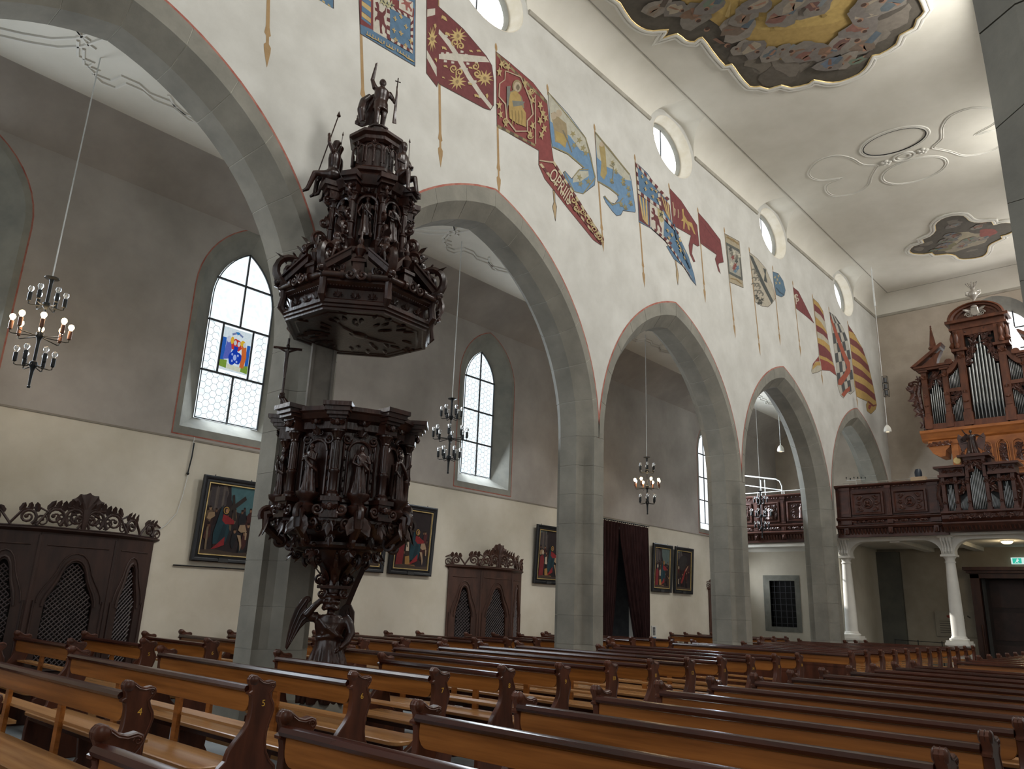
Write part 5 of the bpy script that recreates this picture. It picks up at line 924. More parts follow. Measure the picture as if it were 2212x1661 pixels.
('blue and white painted banner of a robed figure with a curling tail','5f86ad','1178,1152 1231,1140 1313,1113 1319,1100 1335,1032 1333,1026 1284,1009 1276,995 1260,986 1243,990 1218,1001 1210,1010 1216,1015 1232,1007 1252,1012 1266,1030 1260,1041 1188,1037','1175,1172 1211,882','b8b5a3:1179,1152 1231,1139 1311,1111 1317,1099 1293,1091 1252,1095 1223,1089 1186,1094|a08c54:1193,1126 1211,1143 1217,1123 1223,1073 1212,1052 1198,1056 1202,1089|b7a489:1212,1140 1211,1136 1209,1133 1205,1130 1201,1128 1198,1127 1195,1128 1195,1131 1195,1134 1198,1138 1201,1141 1205,1143 1209,1143 1211,1142|8f8457:1236,1111 1242,1112 1247,1119 1247,1113 1253,1114 1247,1109 1246,1102 1242,1105 1235,1100 1240,1107|6f6a50:1252,1110 1250,1107 1248,1105 1246,1105 1244,1105 1244,1106 1245,1107 1246,1108 1247,1108 1248,1108 1248,1108 1248,1107 1247,1107 1247,1107 1246,1107 1245,1105 1246,1105 1247,1105 1250,1107 1251,1109 1250,1111 1248,1111 1245,1110 1242,1107 1241,1104 1242,1103 1245,1102 1249,1104 1252,1107 1253,1110|8f8457:1249,1084 1252,1092 1247,1094 1254,1097 1258,1104 1259,1098 1266,1100 1259,1094 1260,1088 1255,1090|6f6a50:1264,1095 1263,1092 1260,1090 1258,1089 1257,1090 1256,1091 1257,1092 1258,1093 1259,1093 1260,1093 1260,1093 1260,1092 1259,1092 1259,1091 1259,1092 1257,1090 1258,1090 1260,1090 1262,1092 1263,1094 1263,1095 1261,1096 1258,1094 1255,1092 1253,1089 1254,1087 1257,1087 1261,1089 1264,1092 1266,1095|8f8457:1275,1083 1282,1088 1283,1095 1287,1091 1294,1095 1289,1088 1292,1084 1285,1083 1280,1076 1281,1083|6f6a50:1293,1087 1292,1085 1289,1083 1287,1082 1286,1082 1285,1083 1286,1084 1287,1085 1288,1086 1289,1086 1289,1085 1289,1085 1289,1084 1288,1084 1288,1084 1286,1083 1287,1082 1289,1083 1291,1084 1292,1086 1292,1088 1290,1088 1287,1087 1284,1085 1282,1082 1283,1080 1286,1080 1290,1081 1293,1084 1295,1087|8f8457:1296,1069 1302,1075 1301,1081 1307,1079 1313,1085 1310,1077 1315,1075 1308,1073 1304,1065 1303,1071|6f6a50:1314,1075 1313,1073 1311,1071 1308,1070 1307,1070 1306,1071 1307,1073 1308,1074 1310,1074 1310,1074 1310,1074 1310,1073 1310,1073 1309,1072 1309,1072 1307,1071 1308,1071 1310,1071 1312,1073 1314,1075 1313,1076 1311,1077 1308,1075 1305,1073 1303,1070 1304,1068 1307,1068 1311,1070 1315,1073 1316,1076|8f8457:1296,1053 1302,1059 1301,1065 1306,1063 1313,1069 1310,1061 1315,1059 1307,1056 1304,1049 1303,1055|6f6a50:1314,1059 1313,1057 1310,1055 1308,1054 1307,1054 1306,1055 1307,1057 1308,1058 1309,1058 1310,1058 1310,1057 1310,1057 1310,1056 1309,1056 1309,1056 1307,1055 1308,1055 1310,1055 1312,1057 1313,1059 1313,1060 1311,1061 1308,1059 1305,1057 1303,1054 1304,1052 1307,1052 1311,1054 1314,1057 1316,1060|8f8457:1271,1012 1272,1019 1266,1020 1273,1024 1275,1030 1278,1026 1285,1029 1280,1023 1282,1018 1276,1019|6f6a50:1284,1022 1283,1020 1281,1018 1278,1017 1277,1017 1277,1018 1277,1020 1279,1021 1280,1021 1280,1021 1281,1020 1280,1020 1280,1019 1279,1019 1279,1019 1277,1018 1278,1018 1280,1018 1282,1019 1284,1021 1283,1023 1281,1023 1278,1022 1275,1020 1274,1017 1274,1015 1277,1015 1281,1017 1285,1020 1286,1022|8f8457:1275,1075 1282,1080 1283,1087 1286,1083 1294,1087 1289,1080 1292,1076 1285,1075 1280,1068 1281,1075|6f6a50:1293,1079 1292,1077 1289,1075 1287,1074 1286,1074 1285,1075 1286,1076 1287,1077 1288,1078 1289,1078 1289,1077 1289,1077 1289,1076 1288,1076 1288,1076 1286,1075 1287,1074 1289,1075 1291,1076 1292,1078 1292,1080 1290,1080 1287,1079 1284,1077 1282,1074 1283,1072 1286,1072 1290,1073 1293,1076 1295,1079|8f8457:1249,1066 1242,1062 1242,1055 1238,1059 1231,1054 1236,1061 1232,1065 1239,1066 1243,1073 1243,1066|6f6a50:1247,1063 1246,1061 1244,1059 1242,1058 1240,1058 1240,1059 1241,1060 1242,1061 1243,1062 1244,1062 1244,1061 1244,1061 1243,1060 1243,1060 1242,1060 1241,1059 1242,1058 1243,1059 1245,1060 1247,1062 1246,1064 1244,1064 1241,1063 1238,1061 1237,1058 1238,1056 1241,1056 1244,1057 1248,1060 1249,1063|8f8457:1309,1047 1314,1045 1321,1051 1318,1044 1324,1042 1316,1039 1313,1032 1311,1037 1304,1035 1310,1041|6f6a50:1323,1042 1321,1039 1319,1037 1316,1037 1315,1037 1315,1038 1315,1039 1317,1040 1318,1040 1318,1040 1319,1040 1318,1039 1318,1039 1317,1039 1317,1039 1315,1037 1316,1037 1318,1037 1320,1039 1322,1041 1321,1043 1319,1043 1316,1042 1313,1039 1311,1037 1312,1035 1315,1034 1319,1036 1323,1039 1324,1042|8f8457:1290,1029 1294,1025 1301,1030 1297,1023 1301,1019 1294,1018 1289,1012 1289,1018 1283,1017 1289,1022|6f6a50:1301,1022 1300,1019 1297,1017 1295,1017 1294,1017 1293,1018 1294,1019 1295,1020 1296,1020 1297,1020 1297,1020 1297,1019 1297,1019 1296,1019 1296,1019 1294,1017 1295,1017 1297,1017 1299,1019 1300,1021 1300,1022 1298,1023 1295,1022 1292,1019 1290,1017 1291,1015 1294,1015 1298,1016 1301,1019 1303,1022|857a56:1187,1036 1230,1039 1267,1037 1269,1041 1233,1043 1189,1039;1211,1011 1243,1003 1273,1025 1286,1041 1283,1041 1271,1026 1244,1007 1213,1014;1231,1097 1246,1099 1242,1066 1245,1068 1249,1102 1232,1099;1176,1150 1310,1110 1313,1114 1179,1154',[]),
('blue quartered painted banner with checkered edges and a pointed tail','4a6d8f','1335,1157 1387,1152 1433,1131 1471,1123 1485,1097 1494,1070 1533,1040 1572,1007 1596,970 1606,942 1579,950 1545,971 1500,974 1467,994 1482,1003 1397,1013 1348,1008 1343,1089','1333,1176 1369,855','5a2226:1345,1079 1394,1080 1395,1014 1350,1013;1433,1125 1486,1112 1492,1071 1446,1089|c2a468:1348,1077 1355,1078 1371,1021 1364,1023|4a6d8f:1355,1077 1361,1077 1377,1022 1372,1021|c2a468:1363,1078 1369,1079 1379,1019 1371,1020|4a6d8f:1370,1078 1374,1078 1384,1020 1379,1019|c2a468:1377,1079 1383,1080 1387,1017 1378,1018|4a6d8f:1384,1079 1388,1078 1391,1018 1387,1017|c2a468:1447,1119 1453,1119 1476,1079 1469,1082;1461,1117 1466,1117 1481,1076 1475,1078;1474,1115 1480,1115 1487,1072 1480,1075|c9c3b4:1395,1080 1427,1083 1460,1072 1454,1017 1396,1016|5a2226:1403,1068 1413,1072 1418,1066 1418,1058 1429,1057 1437,1063 1444,1074 1441,1058 1435,1051 1438,1040 1447,1033 1445,1019 1439,1023 1439,1030 1429,1036 1426,1029 1429,1019 1420,1020 1419,1030 1418,1040 1409,1040 1402,1035 1400,1042 1410,1047 1412,1053 1402,1054 1401,1060 1409,1060|b3a472:1427,1086 1458,1080 1457,1057 1445,1047 1431,1054|3b3a30:1454,1072 1446,1066 1446,1058 1442,1063 1434,1057 1439,1066 1435,1071 1442,1071 1447,1080 1447,1072|c9c3b4:1335,1157 1347,1154 1350,1146 1339,1148|5a2226:1347,1154 1359,1152 1361,1143 1350,1146|c9c3b4:1359,1152 1371,1150 1372,1141 1361,1143|5a2226:1371,1150 1384,1147 1383,1138 1372,1141|c9c3b4:1384,1147 1396,1145 1394,1136 1383,1138|5a2226:1396,1145 1409,1143 1405,1133 1394,1136|c9c3b4:1409,1143 1421,1140 1416,1131 1405,1133|5a2226:1421,1140 1434,1138 1427,1128 1416,1131|c9c3b4:1434,1138 1447,1135 1439,1126 1427,1128|5a2226:1447,1135 1460,1133 1450,1123 1439,1126|c9c3b4:1460,1133 1473,1130 1462,1121 1450,1123|5a2226:1473,1130 1486,1128 1474,1118 1462,1121;1335,1155 1337,1144 1344,1142 1343,1153|c9c3b4:1337,1144 1338,1133 1345,1132 1344,1142|5a2226:1338,1133 1340,1122 1346,1122 1345,1132|c9c3b4:1340,1122 1341,1112 1348,1112 1346,1122|5a2226:1341,1112 1342,1101 1349,1102 1348,1112|c9c3b4:1342,1101 1344,1090 1350,1092 1349,1102|5a2226:1344,1090 1345,1079 1352,1082 1350,1092|c9c3b4:1343,1088 1356,1088 1357,1079 1344,1079|5a2226:1356,1088 1369,1088 1370,1079 1357,1079|c9c3b4:1369,1088 1382,1088 1383,1079 1370,1079|5a2226:1382,1088 1396,1088 1396,1079 1383,1079|c9c3b4:1396,1088 1409,1088 1410,1079 1396,1079|5a2226:1409,1088 1423,1088 1423,1079 1410,1079|c9c3b4:1423,1088 1437,1088 1437,1079 1423,1079|5a2226:1437,1088 1451,1088 1451,1079 1437,1079|c9c3b4:1430,1118 1432,1109 1443,1113 1441,1123|5a2226:1432,1109 1433,1100 1444,1102 1443,1113|c9c3b4:1433,1100 1435,1091 1445,1091 1444,1102|5a2226:1435,1091 1436,1082 1446,1080 1445,1091;1444,1012 1452,1009 1463,1014 1456,1017|c9c3b4:1452,1009 1461,1005 1470,1010 1463,1014|5a2226:1461,1005 1469,1001 1477,1007 1470,1010|c9c3b4:1469,1001 1478,998 1484,1003 1477,1007|5a2226:1478,998 1487,994 1491,1000 1484,1003|c9c3b4:1487,994 1496,990 1498,996 1491,1000|5a2226:1496,990 1505,986 1506,993 1498,996|c9c3b4:1505,986 1513,983 1513,989 1506,993|5a2226:1513,983 1522,979 1520,986 1513,989|c9c3b4:1522,979 1531,975 1528,982 1520,986|5a2226:1531,975 1540,971 1535,978 1528,982|c9c3b4:1540,971 1550,967 1542,975 1535,978|5a2226:1550,967 1559,963 1550,971 1542,975|c9c3b4:1559,963 1568,959 1557,967 1550,971|5a2226:1568,959 1577,955 1565,964 1557,967|c9c3b4:1577,955 1587,951 1572,960 1565,964|5a2226:1587,951 1596,947 1580,956 1572,960|c9c3b4:1596,947 1605,943 1587,952 1580,956;1400,1014 1410,1012 1413,1019 1402,1020|5a2226:1410,1012 1420,1011 1424,1018 1413,1019|c9c3b4:1420,1011 1430,1010 1435,1017 1424,1018|5a2226:1430,1010 1440,1008 1446,1016 1435,1017|c9c3b4:1440,1008 1450,1007 1457,1015 1446,1016|5a2226:1450,1007 1461,1005 1469,1014 1457,1015|c9c3b4:1461,1005 1471,1004 1480,1013 1469,1014|5a2226:1471,1004 1482,1003 1492,1012 1480,1013|c9c3b4:1450,1074 1462,1070 1462,1060 1450,1062|5a2226:1462,1070 1474,1067 1474,1057 1462,1060|c9c3b4:1474,1067 1486,1064 1486,1055 1474,1057|5a2226:1486,1064 1499,1060 1498,1052 1486,1055|c9c3b4:1499,1060 1511,1057 1511,1050 1498,1052|5a2226:1511,1057 1523,1053 1523,1047 1511,1050|c2a468:1362,1137 1365,1134 1363,1132 1366,1133 1370,1133 1368,1131 1364,1131 1365,1127 1359,1126 1361,1130 1357,1130 1355,1131 1358,1132 1362,1132 1360,1134;1380,1129 1383,1126 1381,1124 1384,1125 1388,1125 1386,1123 1382,1123 1383,1119 1377,1118 1379,1122 1375,1121 1373,1123 1376,1124 1379,1124 1378,1126;1403,1123 1406,1120 1404,1118 1407,1119 1411,1119 1409,1117 1405,1116 1406,1113 1400,1112 1402,1116 1398,1115 1395,1117 1399,1118 1402,1117 1401,1119;1375,1110 1378,1107 1376,1105 1379,1106 1383,1106 1381,1104 1377,1104 1378,1100 1372,1099 1374,1103 1370,1103 1368,1104 1371,1105 1375,1105 1373,1107;1407,1105 1410,1102 1408,1100 1411,1101 1415,1101 1413,1099 1409,1099 1410,1095 1404,1094 1406,1098 1402,1098 1399,1099 1403,1100 1407,1100 1405,1102;1422,1126 1424,1123 1423,1121 1426,1122 1430,1122 1428,1120 1423,1119 1425,1116 1419,1115 1420,1119 1416,1118 1414,1120 1418,1121 1421,1120 1420,1122;1431,1107 1433,1104 1432,1102 1435,1104 1439,1103 1436,1101 1432,1101 1434,1097 1428,1096 1429,1101 1425,1100 1423,1102 1427,1103 1430,1102 1428,1104;1472,1043 1474,1040 1473,1038 1476,1040 1480,1039 1477,1037 1473,1037 1475,1033 1469,1033 1470,1037 1466,1036 1464,1038 1468,1039 1471,1038 1469,1040;1491,1040 1494,1037 1492,1035 1495,1036 1500,1036 1497,1034 1493,1034 1494,1030 1488,1029 1489,1033 1485,1033 1483,1035 1487,1036 1490,1035 1489,1037;1476,1026 1478,1023 1477,1020 1480,1022 1484,1022 1482,1019 1478,1019 1479,1015 1473,1015 1474,1019 1470,1018 1468,1020 1472,1021 1475,1020 1474,1022;1530,1013 1532,1010 1531,1008 1534,1009 1538,1009 1536,1007 1531,1007 1533,1003 1526,1002 1528,1006 1524,1006 1521,1008 1526,1009 1529,1008 1527,1010;1550,1001 1552,998 1550,996 1554,997 1558,997 1555,994 1551,994 1552,991 1546,990 1548,994 1543,994 1541,996 1545,996 1549,996 1547,998;1538,1036 1527,1029 1529,1021 1522,1024 1514,1015 1517,1025 1507,1024 1517,1031 1515,1039 1522,1036 1531,1046 1528,1035;1519,1016 1542,1008 1547,994 1555,998 1551,1014 1525,1021|2f4a66:1499,1065 1509,1035 1543,1003 1573,975 1578,978 1550,1008 1516,1040 1504,1068',[]),
('dull red painted banner with a gold beast','6e2a2c','1488,1159 1543,1149 1589,1128 1621,1114 1629,1060 1620,1054 1596,1053 1589,1022 1605,1007 1596,1002 1578,1018 1574,1039 1587,1071 1499,1063 1493,1100','1484,1172 1489,1142','b3944f:1545,1126 1553,1131 1554,1116 1572,1105 1594,1109 1611,1083 1603,1083 1590,1095 1580,1097 1582,1083 1574,1083 1569,1094 1559,1097 1554,1074 1549,1075 1551,1096 1540,1093 1549,1103 1547,1118|b39a78:1499,1126 1503,1108 1504,1089 1508,1091 1508,1110 1503,1128;1501,1112 1510,1110 1508,1094 1512,1096 1514,1113 1503,1114;1524,1117 1526,1106 1524,1094 1528,1095 1531,1109 1528,1119',[]),
('thin spear butt of the gold beast banner pole below its tail','b59a72','1505,973 1511,975 1516,955 1521,940 1516,912 1509,933 1510,952','','',[]),
('plain dull red painted banner with a torn tail','6e2a2c','1629,1154 1679,1144 1747,1123 1760,1063 1732,1049 1729,1042 1740,1023 1728,1026 1712,1054 1722,1070 1635,1069','1627,1168 1651,911','5e2426:1643,1135 1687,1119 1739,1109 1742,1112 1690,1122 1646,1137;1651,1074 1684,1075 1721,1069 1724,1071 1687,1078 1653,1077',[]),
('small upright painted banner in cream and grey with a crowded crest','a3967a','1774,1153 1862,1164 1873,1028 1789,1016','1772,1172 1810,863','4a4d48:1779,1129 1861,1139 1871,1048 1788,1040|9b978a:1786,1122 1855,1129 1862,1056 1793,1048|3d403c:1792,1114 1800,1120 1802,1128 1808,1125 1816,1129 1811,1121 1814,1116 1806,1114 1799,1107 1799,1113|c2bba8:1822,1104 1820,1110 1812,1110 1820,1116 1821,1124 1827,1122 1836,1127 1832,1119 1836,1115 1828,1112|7c3a34:1813,1107 1819,1105 1827,1109 1823,1101 1827,1097 1819,1095 1813,1087 1812,1093 1804,1093 1812,1100|3d403c:1825,1089 1832,1096 1832,1103 1839,1102 1847,1107 1844,1100 1849,1096 1840,1092 1835,1085 1833,1090|7c3a34:1839,1090 1835,1082 1840,1078 1831,1075 1826,1067 1824,1073 1816,1072 1823,1079 1824,1086 1830,1084|c2bba8:1818,1072 1809,1070 1803,1063 1802,1069 1795,1070 1803,1076 1805,1083 1810,1080 1819,1085 1814,1077|4d6f86:1855,1078 1846,1074 1841,1066 1838,1071 1830,1069 1837,1076 1836,1083 1843,1082 1852,1088 1849,1081;1837,1074 1834,1066 1838,1062 1830,1059 1824,1051 1822,1057 1814,1056 1822,1063 1822,1070 1829,1068|7c3a34:1817,1057 1816,1063 1808,1063 1816,1069 1817,1077 1823,1075 1831,1080 1827,1072 1832,1068 1823,1065|c2bba8:1846,1122 1854,1122 1862,1128 1860,1120 1866,1118 1857,1113 1853,1105 1849,1110 1841,1108 1847,1115|6a675c:1821,1104 1812,1102 1806,1095 1805,1102 1798,1102 1806,1108 1808,1116 1813,1113 1822,1117 1817,1109;1840,1097 1838,1102 1829,1101 1836,1108 1836,1115 1843,1114 1851,1120 1849,1112 1854,1109 1845,1105|8a6f42:1782,1143 1820,1151 1855,1150 1859,1153 1824,1156 1784,1147;1796,1028 1830,1036 1861,1034 1865,1037 1834,1040 1797,1031;1783,1151 1813,1146 1857,1156 1858,1158 1816,1148 1785,1153',[]),
('cream painted shield banner with a dark diagonal band','b5ac98','1923,1155 1976,1155 2033,1143 2073,1105 2088,1069 2060,1043 2030,1022 1989,1011 1944,1010 1937,1079','1923,1172 1959,855','3d4240:1924,1148 1945,1149 2015,1092 2070,1055 2056,1041 1990,1083 1932,1135;2011,1139 2033,1141 2028,1123 2036,1099 2012,1098 2020,1123|6b675c:1933,1101 1936,1103 1940,1106 1943,1107 1946,1108 1948,1108 1950,1108 1951,1108 1951,1107 1951,1107 1951,1106 1951,1105 1950,1105 1949,1105 1948,1104 1946,1101 1948,1101 1952,1102 1955,1104 1959,1106 1961,1109 1962,1112 1961,1114 1958,1115 1954,1115 1948,1113 1942,1111 1936,1108 1932,1104 1928,1100;1948,1095 1951,1098 1954,1100 1958,1101 1961,1102 1963,1103 1964,1102 1965,1102 1966,1102 1966,1101 1965,1100 1965,1100 1965,1099 1964,1099 1963,1098 1960,1095 1963,1095 1966,1096 1970,1098 1973,1101 1976,1103 1977,1106 1976,1108 1973,1109 1968,1109 1963,1108 1957,1105 1951,1102 1946,1098 1943,1095;1958,1084 1961,1087 1964,1089 1968,1090 1971,1091 1973,1092 1975,1092 1975,1091 1976,1091 1976,1090 1976,1089 1975,1089 1975,1088 1974,1088 1973,1087 1971,1084 1973,1084 1976,1085 1980,1087 1984,1090 1986,1092 1987,1095 1986,1097 1983,1098 1979,1098 1973,1097 1967,1094 1961,1091 1956,1087 1953,1084;1934,1076 1937,1078 1941,1081 1944,1082 1947,1083 1949,1083 1951,1083 1952,1083 1952,1082 1952,1082 1952,1081 1951,1080 1951,1080 1950,1080 1949,1079 1947,1076 1949,1076 1953,1077 1956,1079 1960,1081 1962,1084 1963,1086 1962,1088 1959,1090 1955,1089 1949,1088 1943,1086 1937,1083 1932,1079 1929,1075;1952,1064 1955,1067 1958,1069 1962,1070 1965,1071 1967,1071 1968,1071 1969,1071 1970,1070 1970,1070 1969,1069 1969,1069 1968,1068 1968,1068 1967,1067 1964,1064 1967,1064 1970,1065 1974,1067 1977,1069 1980,1072 1981,1075 1980,1077 1977,1078 1972,1078 1967,1076 1961,1074 1955,1071 1950,1067 1947,1064;1941,1039 1944,1042 1948,1044 1951,1045 1954,1046 1956,1046 1958,1046 1959,1046 1959,1045 1959,1044 1959,1044 1958,1043 1958,1043 1957,1042 1956,1042 1954,1039 1956,1039 1960,1040 1963,1042 1967,1044 1969,1047 1970,1049 1969,1051 1966,1052 1962,1052 1956,1051 1950,1049 1944,1046 1939,1042 1936,1039;1965,1047 1968,1050 1971,1052 1975,1053 1978,1054 1980,1054 1982,1054 1982,1054 1983,1053 1983,1052 1983,1052 1982,1051 1982,1051 1981,1050 1980,1050 1978,1047 1980,1047 1983,1048 1987,1050 1991,1052 1993,1055 1994,1057 1993,1059 1990,1060 1986,1060 1980,1059 1974,1057 1968,1054 1963,1050 1960,1047;1959,1059 1962,1062 1965,1064 1969,1065 1972,1066 1974,1067 1975,1066 1976,1066 1977,1065 1977,1065 1976,1064 1976,1064 1976,1063 1975,1063 1974,1062 1971,1059 1974,1059 1977,1060 1981,1062 1984,1064 1987,1067 1988,1070 1987,1072 1984,1073 1979,1073 1974,1071 1968,1069 1962,1066 1957,1062 1954,1059;1928,1056 1931,1058 1935,1061 1938,1062 1941,1063 1943,1063 1945,1063 1946,1063 1946,1062 1946,1061 1946,1061 1945,1060 1945,1060 1944,1059 1943,1059 1941,1056 1943,1056 1946,1057 1950,1059 1954,1061 1956,1064 1957,1066 1956,1068 1953,1069 1949,1069 1943,1068 1937,1066 1931,1063 1927,1059 1923,1056;1976,1043 1979,1046 1982,1048 1986,1050 1989,1050 1991,1051 1993,1051 1994,1050 1994,1050 1994,1049 1994,1048 1993,1048 1993,1047 1992,1047 1991,1047 1989,1043 1991,1043 1994,1044 1998,1046 2002,1049 2004,1051 2005,1054 2004,1056 2001,1057 1997,1057 1991,1056 1985,1053 1979,1050 1974,1047 1971,1043|34352f:1973,1025 1962,1024 1953,1017 1955,1023 1944,1021 1956,1027 1958,1033 1963,1030 1976,1035 1967,1028;1970,1015 1971,1021 1958,1018 1971,1024 1971,1030 1978,1027 1990,1034 1982,1026 1990,1024 1977,1022;1975,1026 1987,1033 1985,1038 1994,1036 2006,1043 1998,1035 2007,1034 1994,1031 1988,1024 1987,1030;1937,1026 1950,1032 1952,1038 1957,1035 1969,1040 1960,1033 1966,1030 1955,1029 1946,1021 1948,1028;1963,1020 1969,1017 1982,1023 1973,1016 1980,1014 1968,1012 1960,1004 1962,1011 1950,1009 1962,1014;1988,1013 1982,1016 1969,1010 1978,1018 1971,1020 1983,1022 1991,1029 1990,1023 2002,1025 1989,1020',[]),
('small rounded blue painted banner','4c6c86','2079,1152 2122,1160 2154,1148 2167,1122 2156,1101 2132,1087 2094,1082 2082,1115','2080,1172 2102,924','aa9a70:2104,1143 2097,1138 2094,1132 2091,1135 2083,1134 2091,1139 2094,1145 2097,1142;2114,1132 2108,1133 2100,1130 2106,1136 2106,1141 2111,1140 2120,1143 2114,1137;2091,1122 2099,1124 2105,1130 2104,1124 2108,1121 2100,1119 2094,1113 2095,1119;2122,1159 2124,1155 2131,1155 2123,1151 2119,1144 2117,1149 2110,1149 2118,1153;2119,1123 2122,1129 2118,1132 2126,1133 2133,1139 2130,1133 2134,1129 2126,1128|2f4558:2094,1103 2118,1096 2149,1099 2154,1103 2125,1102 2101,1108',[]),
('small dull red painted pennant with a white sign','6e2a2c','2229,1153 2270,1153 2313,1127 2386,1080 2305,1085 2241,1086','2228,1175 2254,930','c4b7a2:2263,1129 2255,1126 2249,1124 2245,1124 2243,1125 2243,1127 2245,1129 2247,1131 2249,1132 2252,1133 2254,1134 2255,1134 2256,1134 2256,1133 2255,1132 2260,1132 2263,1134 2265,1137 2264,1139 2260,1139 2254,1139 2247,1136 2240,1132 2235,1128 2232,1124 2233,1121 2238,1119 2246,1120 2255,1122 2264,1126;2244,1119 2251,1122 2256,1123 2260,1124 2262,1123 2262,1121 2260,1119 2258,1118 2256,1116 2253,1116 2252,1116 2251,1116 2251,1116 2251,1117 2252,1118 2250,1119 2247,1117 2244,1115 2243,1113 2245,1111 2249,1111 2256,1113 2262,1116 2268,1120 2271,1124 2270,1127 2266,1128 2259,1127 2250,1124 2242,1120;2244,1132 2242,1116 2243,1100 2248,1102 2250,1119 2250,1134',[]),
('painted banner of red yellow and white waves with a curled foot','b9b19c','2393,1170 2437,1168 2475,1151 2499,1066 2535,985 2553,944 2495,947 2421,930 2378,911 2338,898 2330,904 2349,933 2405,973 2406,1031','2388,1185 2421,879','b8924a:2394,1170 2440,1167 2473,1152 2480,1136 2445,1150 2396,1153|6e2a2c:2396,1153 2445,1150 2480,1136 2485,1116 2448,1128 2398,1128|b8924a:2400,1109 2451,1103 2489,1086 2499,1075 2456,1083 2401,1080|6e2a2c:2401,1080 2456,1083 2499,1075 2502,1055 2459,1062 2402,1058|b8924a:2404,1037 2463,1043 2509,1038 2512,1014 2466,1022 2407,1019|6e2a2c:2407,1019 2466,1022 2512,1014 2523,1003 2472,1004 2408,996;2408,996 2472,1004 2523,1003 2529,984 2475,986 2409,978|b8924a:2409,978 2475,986 2529,984 2538,974 2481,975 2413,967|8a3730:2413,967 2481,975 2538,974 2553,945 2490,955 2416,954;2405,973 2416,956 2421,931 2496,947 2549,944 2498,959 2421,955;2401,971 2408,956 2371,946 2344,923 2350,934|b8924a:2348,926 2371,944 2408,955 2414,944 2383,936 2338,910',[]),
('black and white checkered painted banner with an orange band','b9b4a6','2536,1168 2596,1168 2659,1148 2697,1115 2717,1050 2723,957 2723,931 2677,908 2648,908 2602,877 2576,881 2556,909 2558,991 2548,1072','2532,1186 2535,1161','3b3d3e:2539,1167 2549,1167 2563,1135 2544,1130;2559,1167 2570,1167 2600,1145 2581,1140;2580,1168 2590,1168 2638,1154 2619,1149;2563,1135 2581,1140 2598,1110 2573,1102;2600,1145 2619,1149 2647,1126 2622,1118;2549,1094 2573,1102 2580,1067 2552,1057;2598,1110 2622,1118 2637,1088 2608,1078;2647,1126 2673,1134 2696,1110 2666,1099;2580,1067 2608,1078 2614,1045 2585,1035;2637,1088 2666,1099 2675,1067 2644,1056;2556,1024 2585,1035 2588,1002 2558,991;2614,1045 2644,1056 2649,1023 2618,1012;2675,1067 2706,1078 2713,1045 2681,1034;2588,1002 2618,1012 2619,975 2588,964;2649,1023 2681,1034 2683,996 2651,985;2558,954 2588,964 2589,928 2559,917;2619,975 2651,985 2653,950 2621,939;2683,996 2716,1007 2719,973 2686,962;2589,928 2621,939 2630,902 2601,893;2653,950 2686,962 2690,921 2660,912|a2472f:2537,1158 2563,1140 2604,1105 2660,1052 2700,1029 2697,994 2642,954 2596,922 2562,914 2566,932 2630,972 2665,1002 2623,1038 2569,1095 2541,1138;2583,886 2627,913 2678,938 2674,920 2642,906 2607,882',[]),
('yellow and dark red striped painted banner next to the end wall','b8924a','2718,1176 2778,1156 2857,1124 2906,1069 2939,1000 2959,932 2939,910 2880,880 2837,883 2834,905 2853,921 2742,914 2727,949 2724,1079','2713,1191 2743,871','6d2c2b:2720,1175 2724,1181 2725,1174 2802,1152 2762,1159 2720,1153;2721,1129 2790,1133 2857,1124 2878,1098 2800,1108 2723,1105;2725,1079 2814,1082 2904,1071 2914,1044 2820,1055 2727,1053;2730,1028 2829,1031 2929,1020 2939,1000 2834,1005 2731,998;2733,972 2838,978 2946,970 2952,944 2843,952 2736,947|8a3730:2863,911 2903,920 2871,895 2853,896|6d2c2b:2854,920 2911,914 2954,929 2949,932 2921,923 2866,927',[]),
]
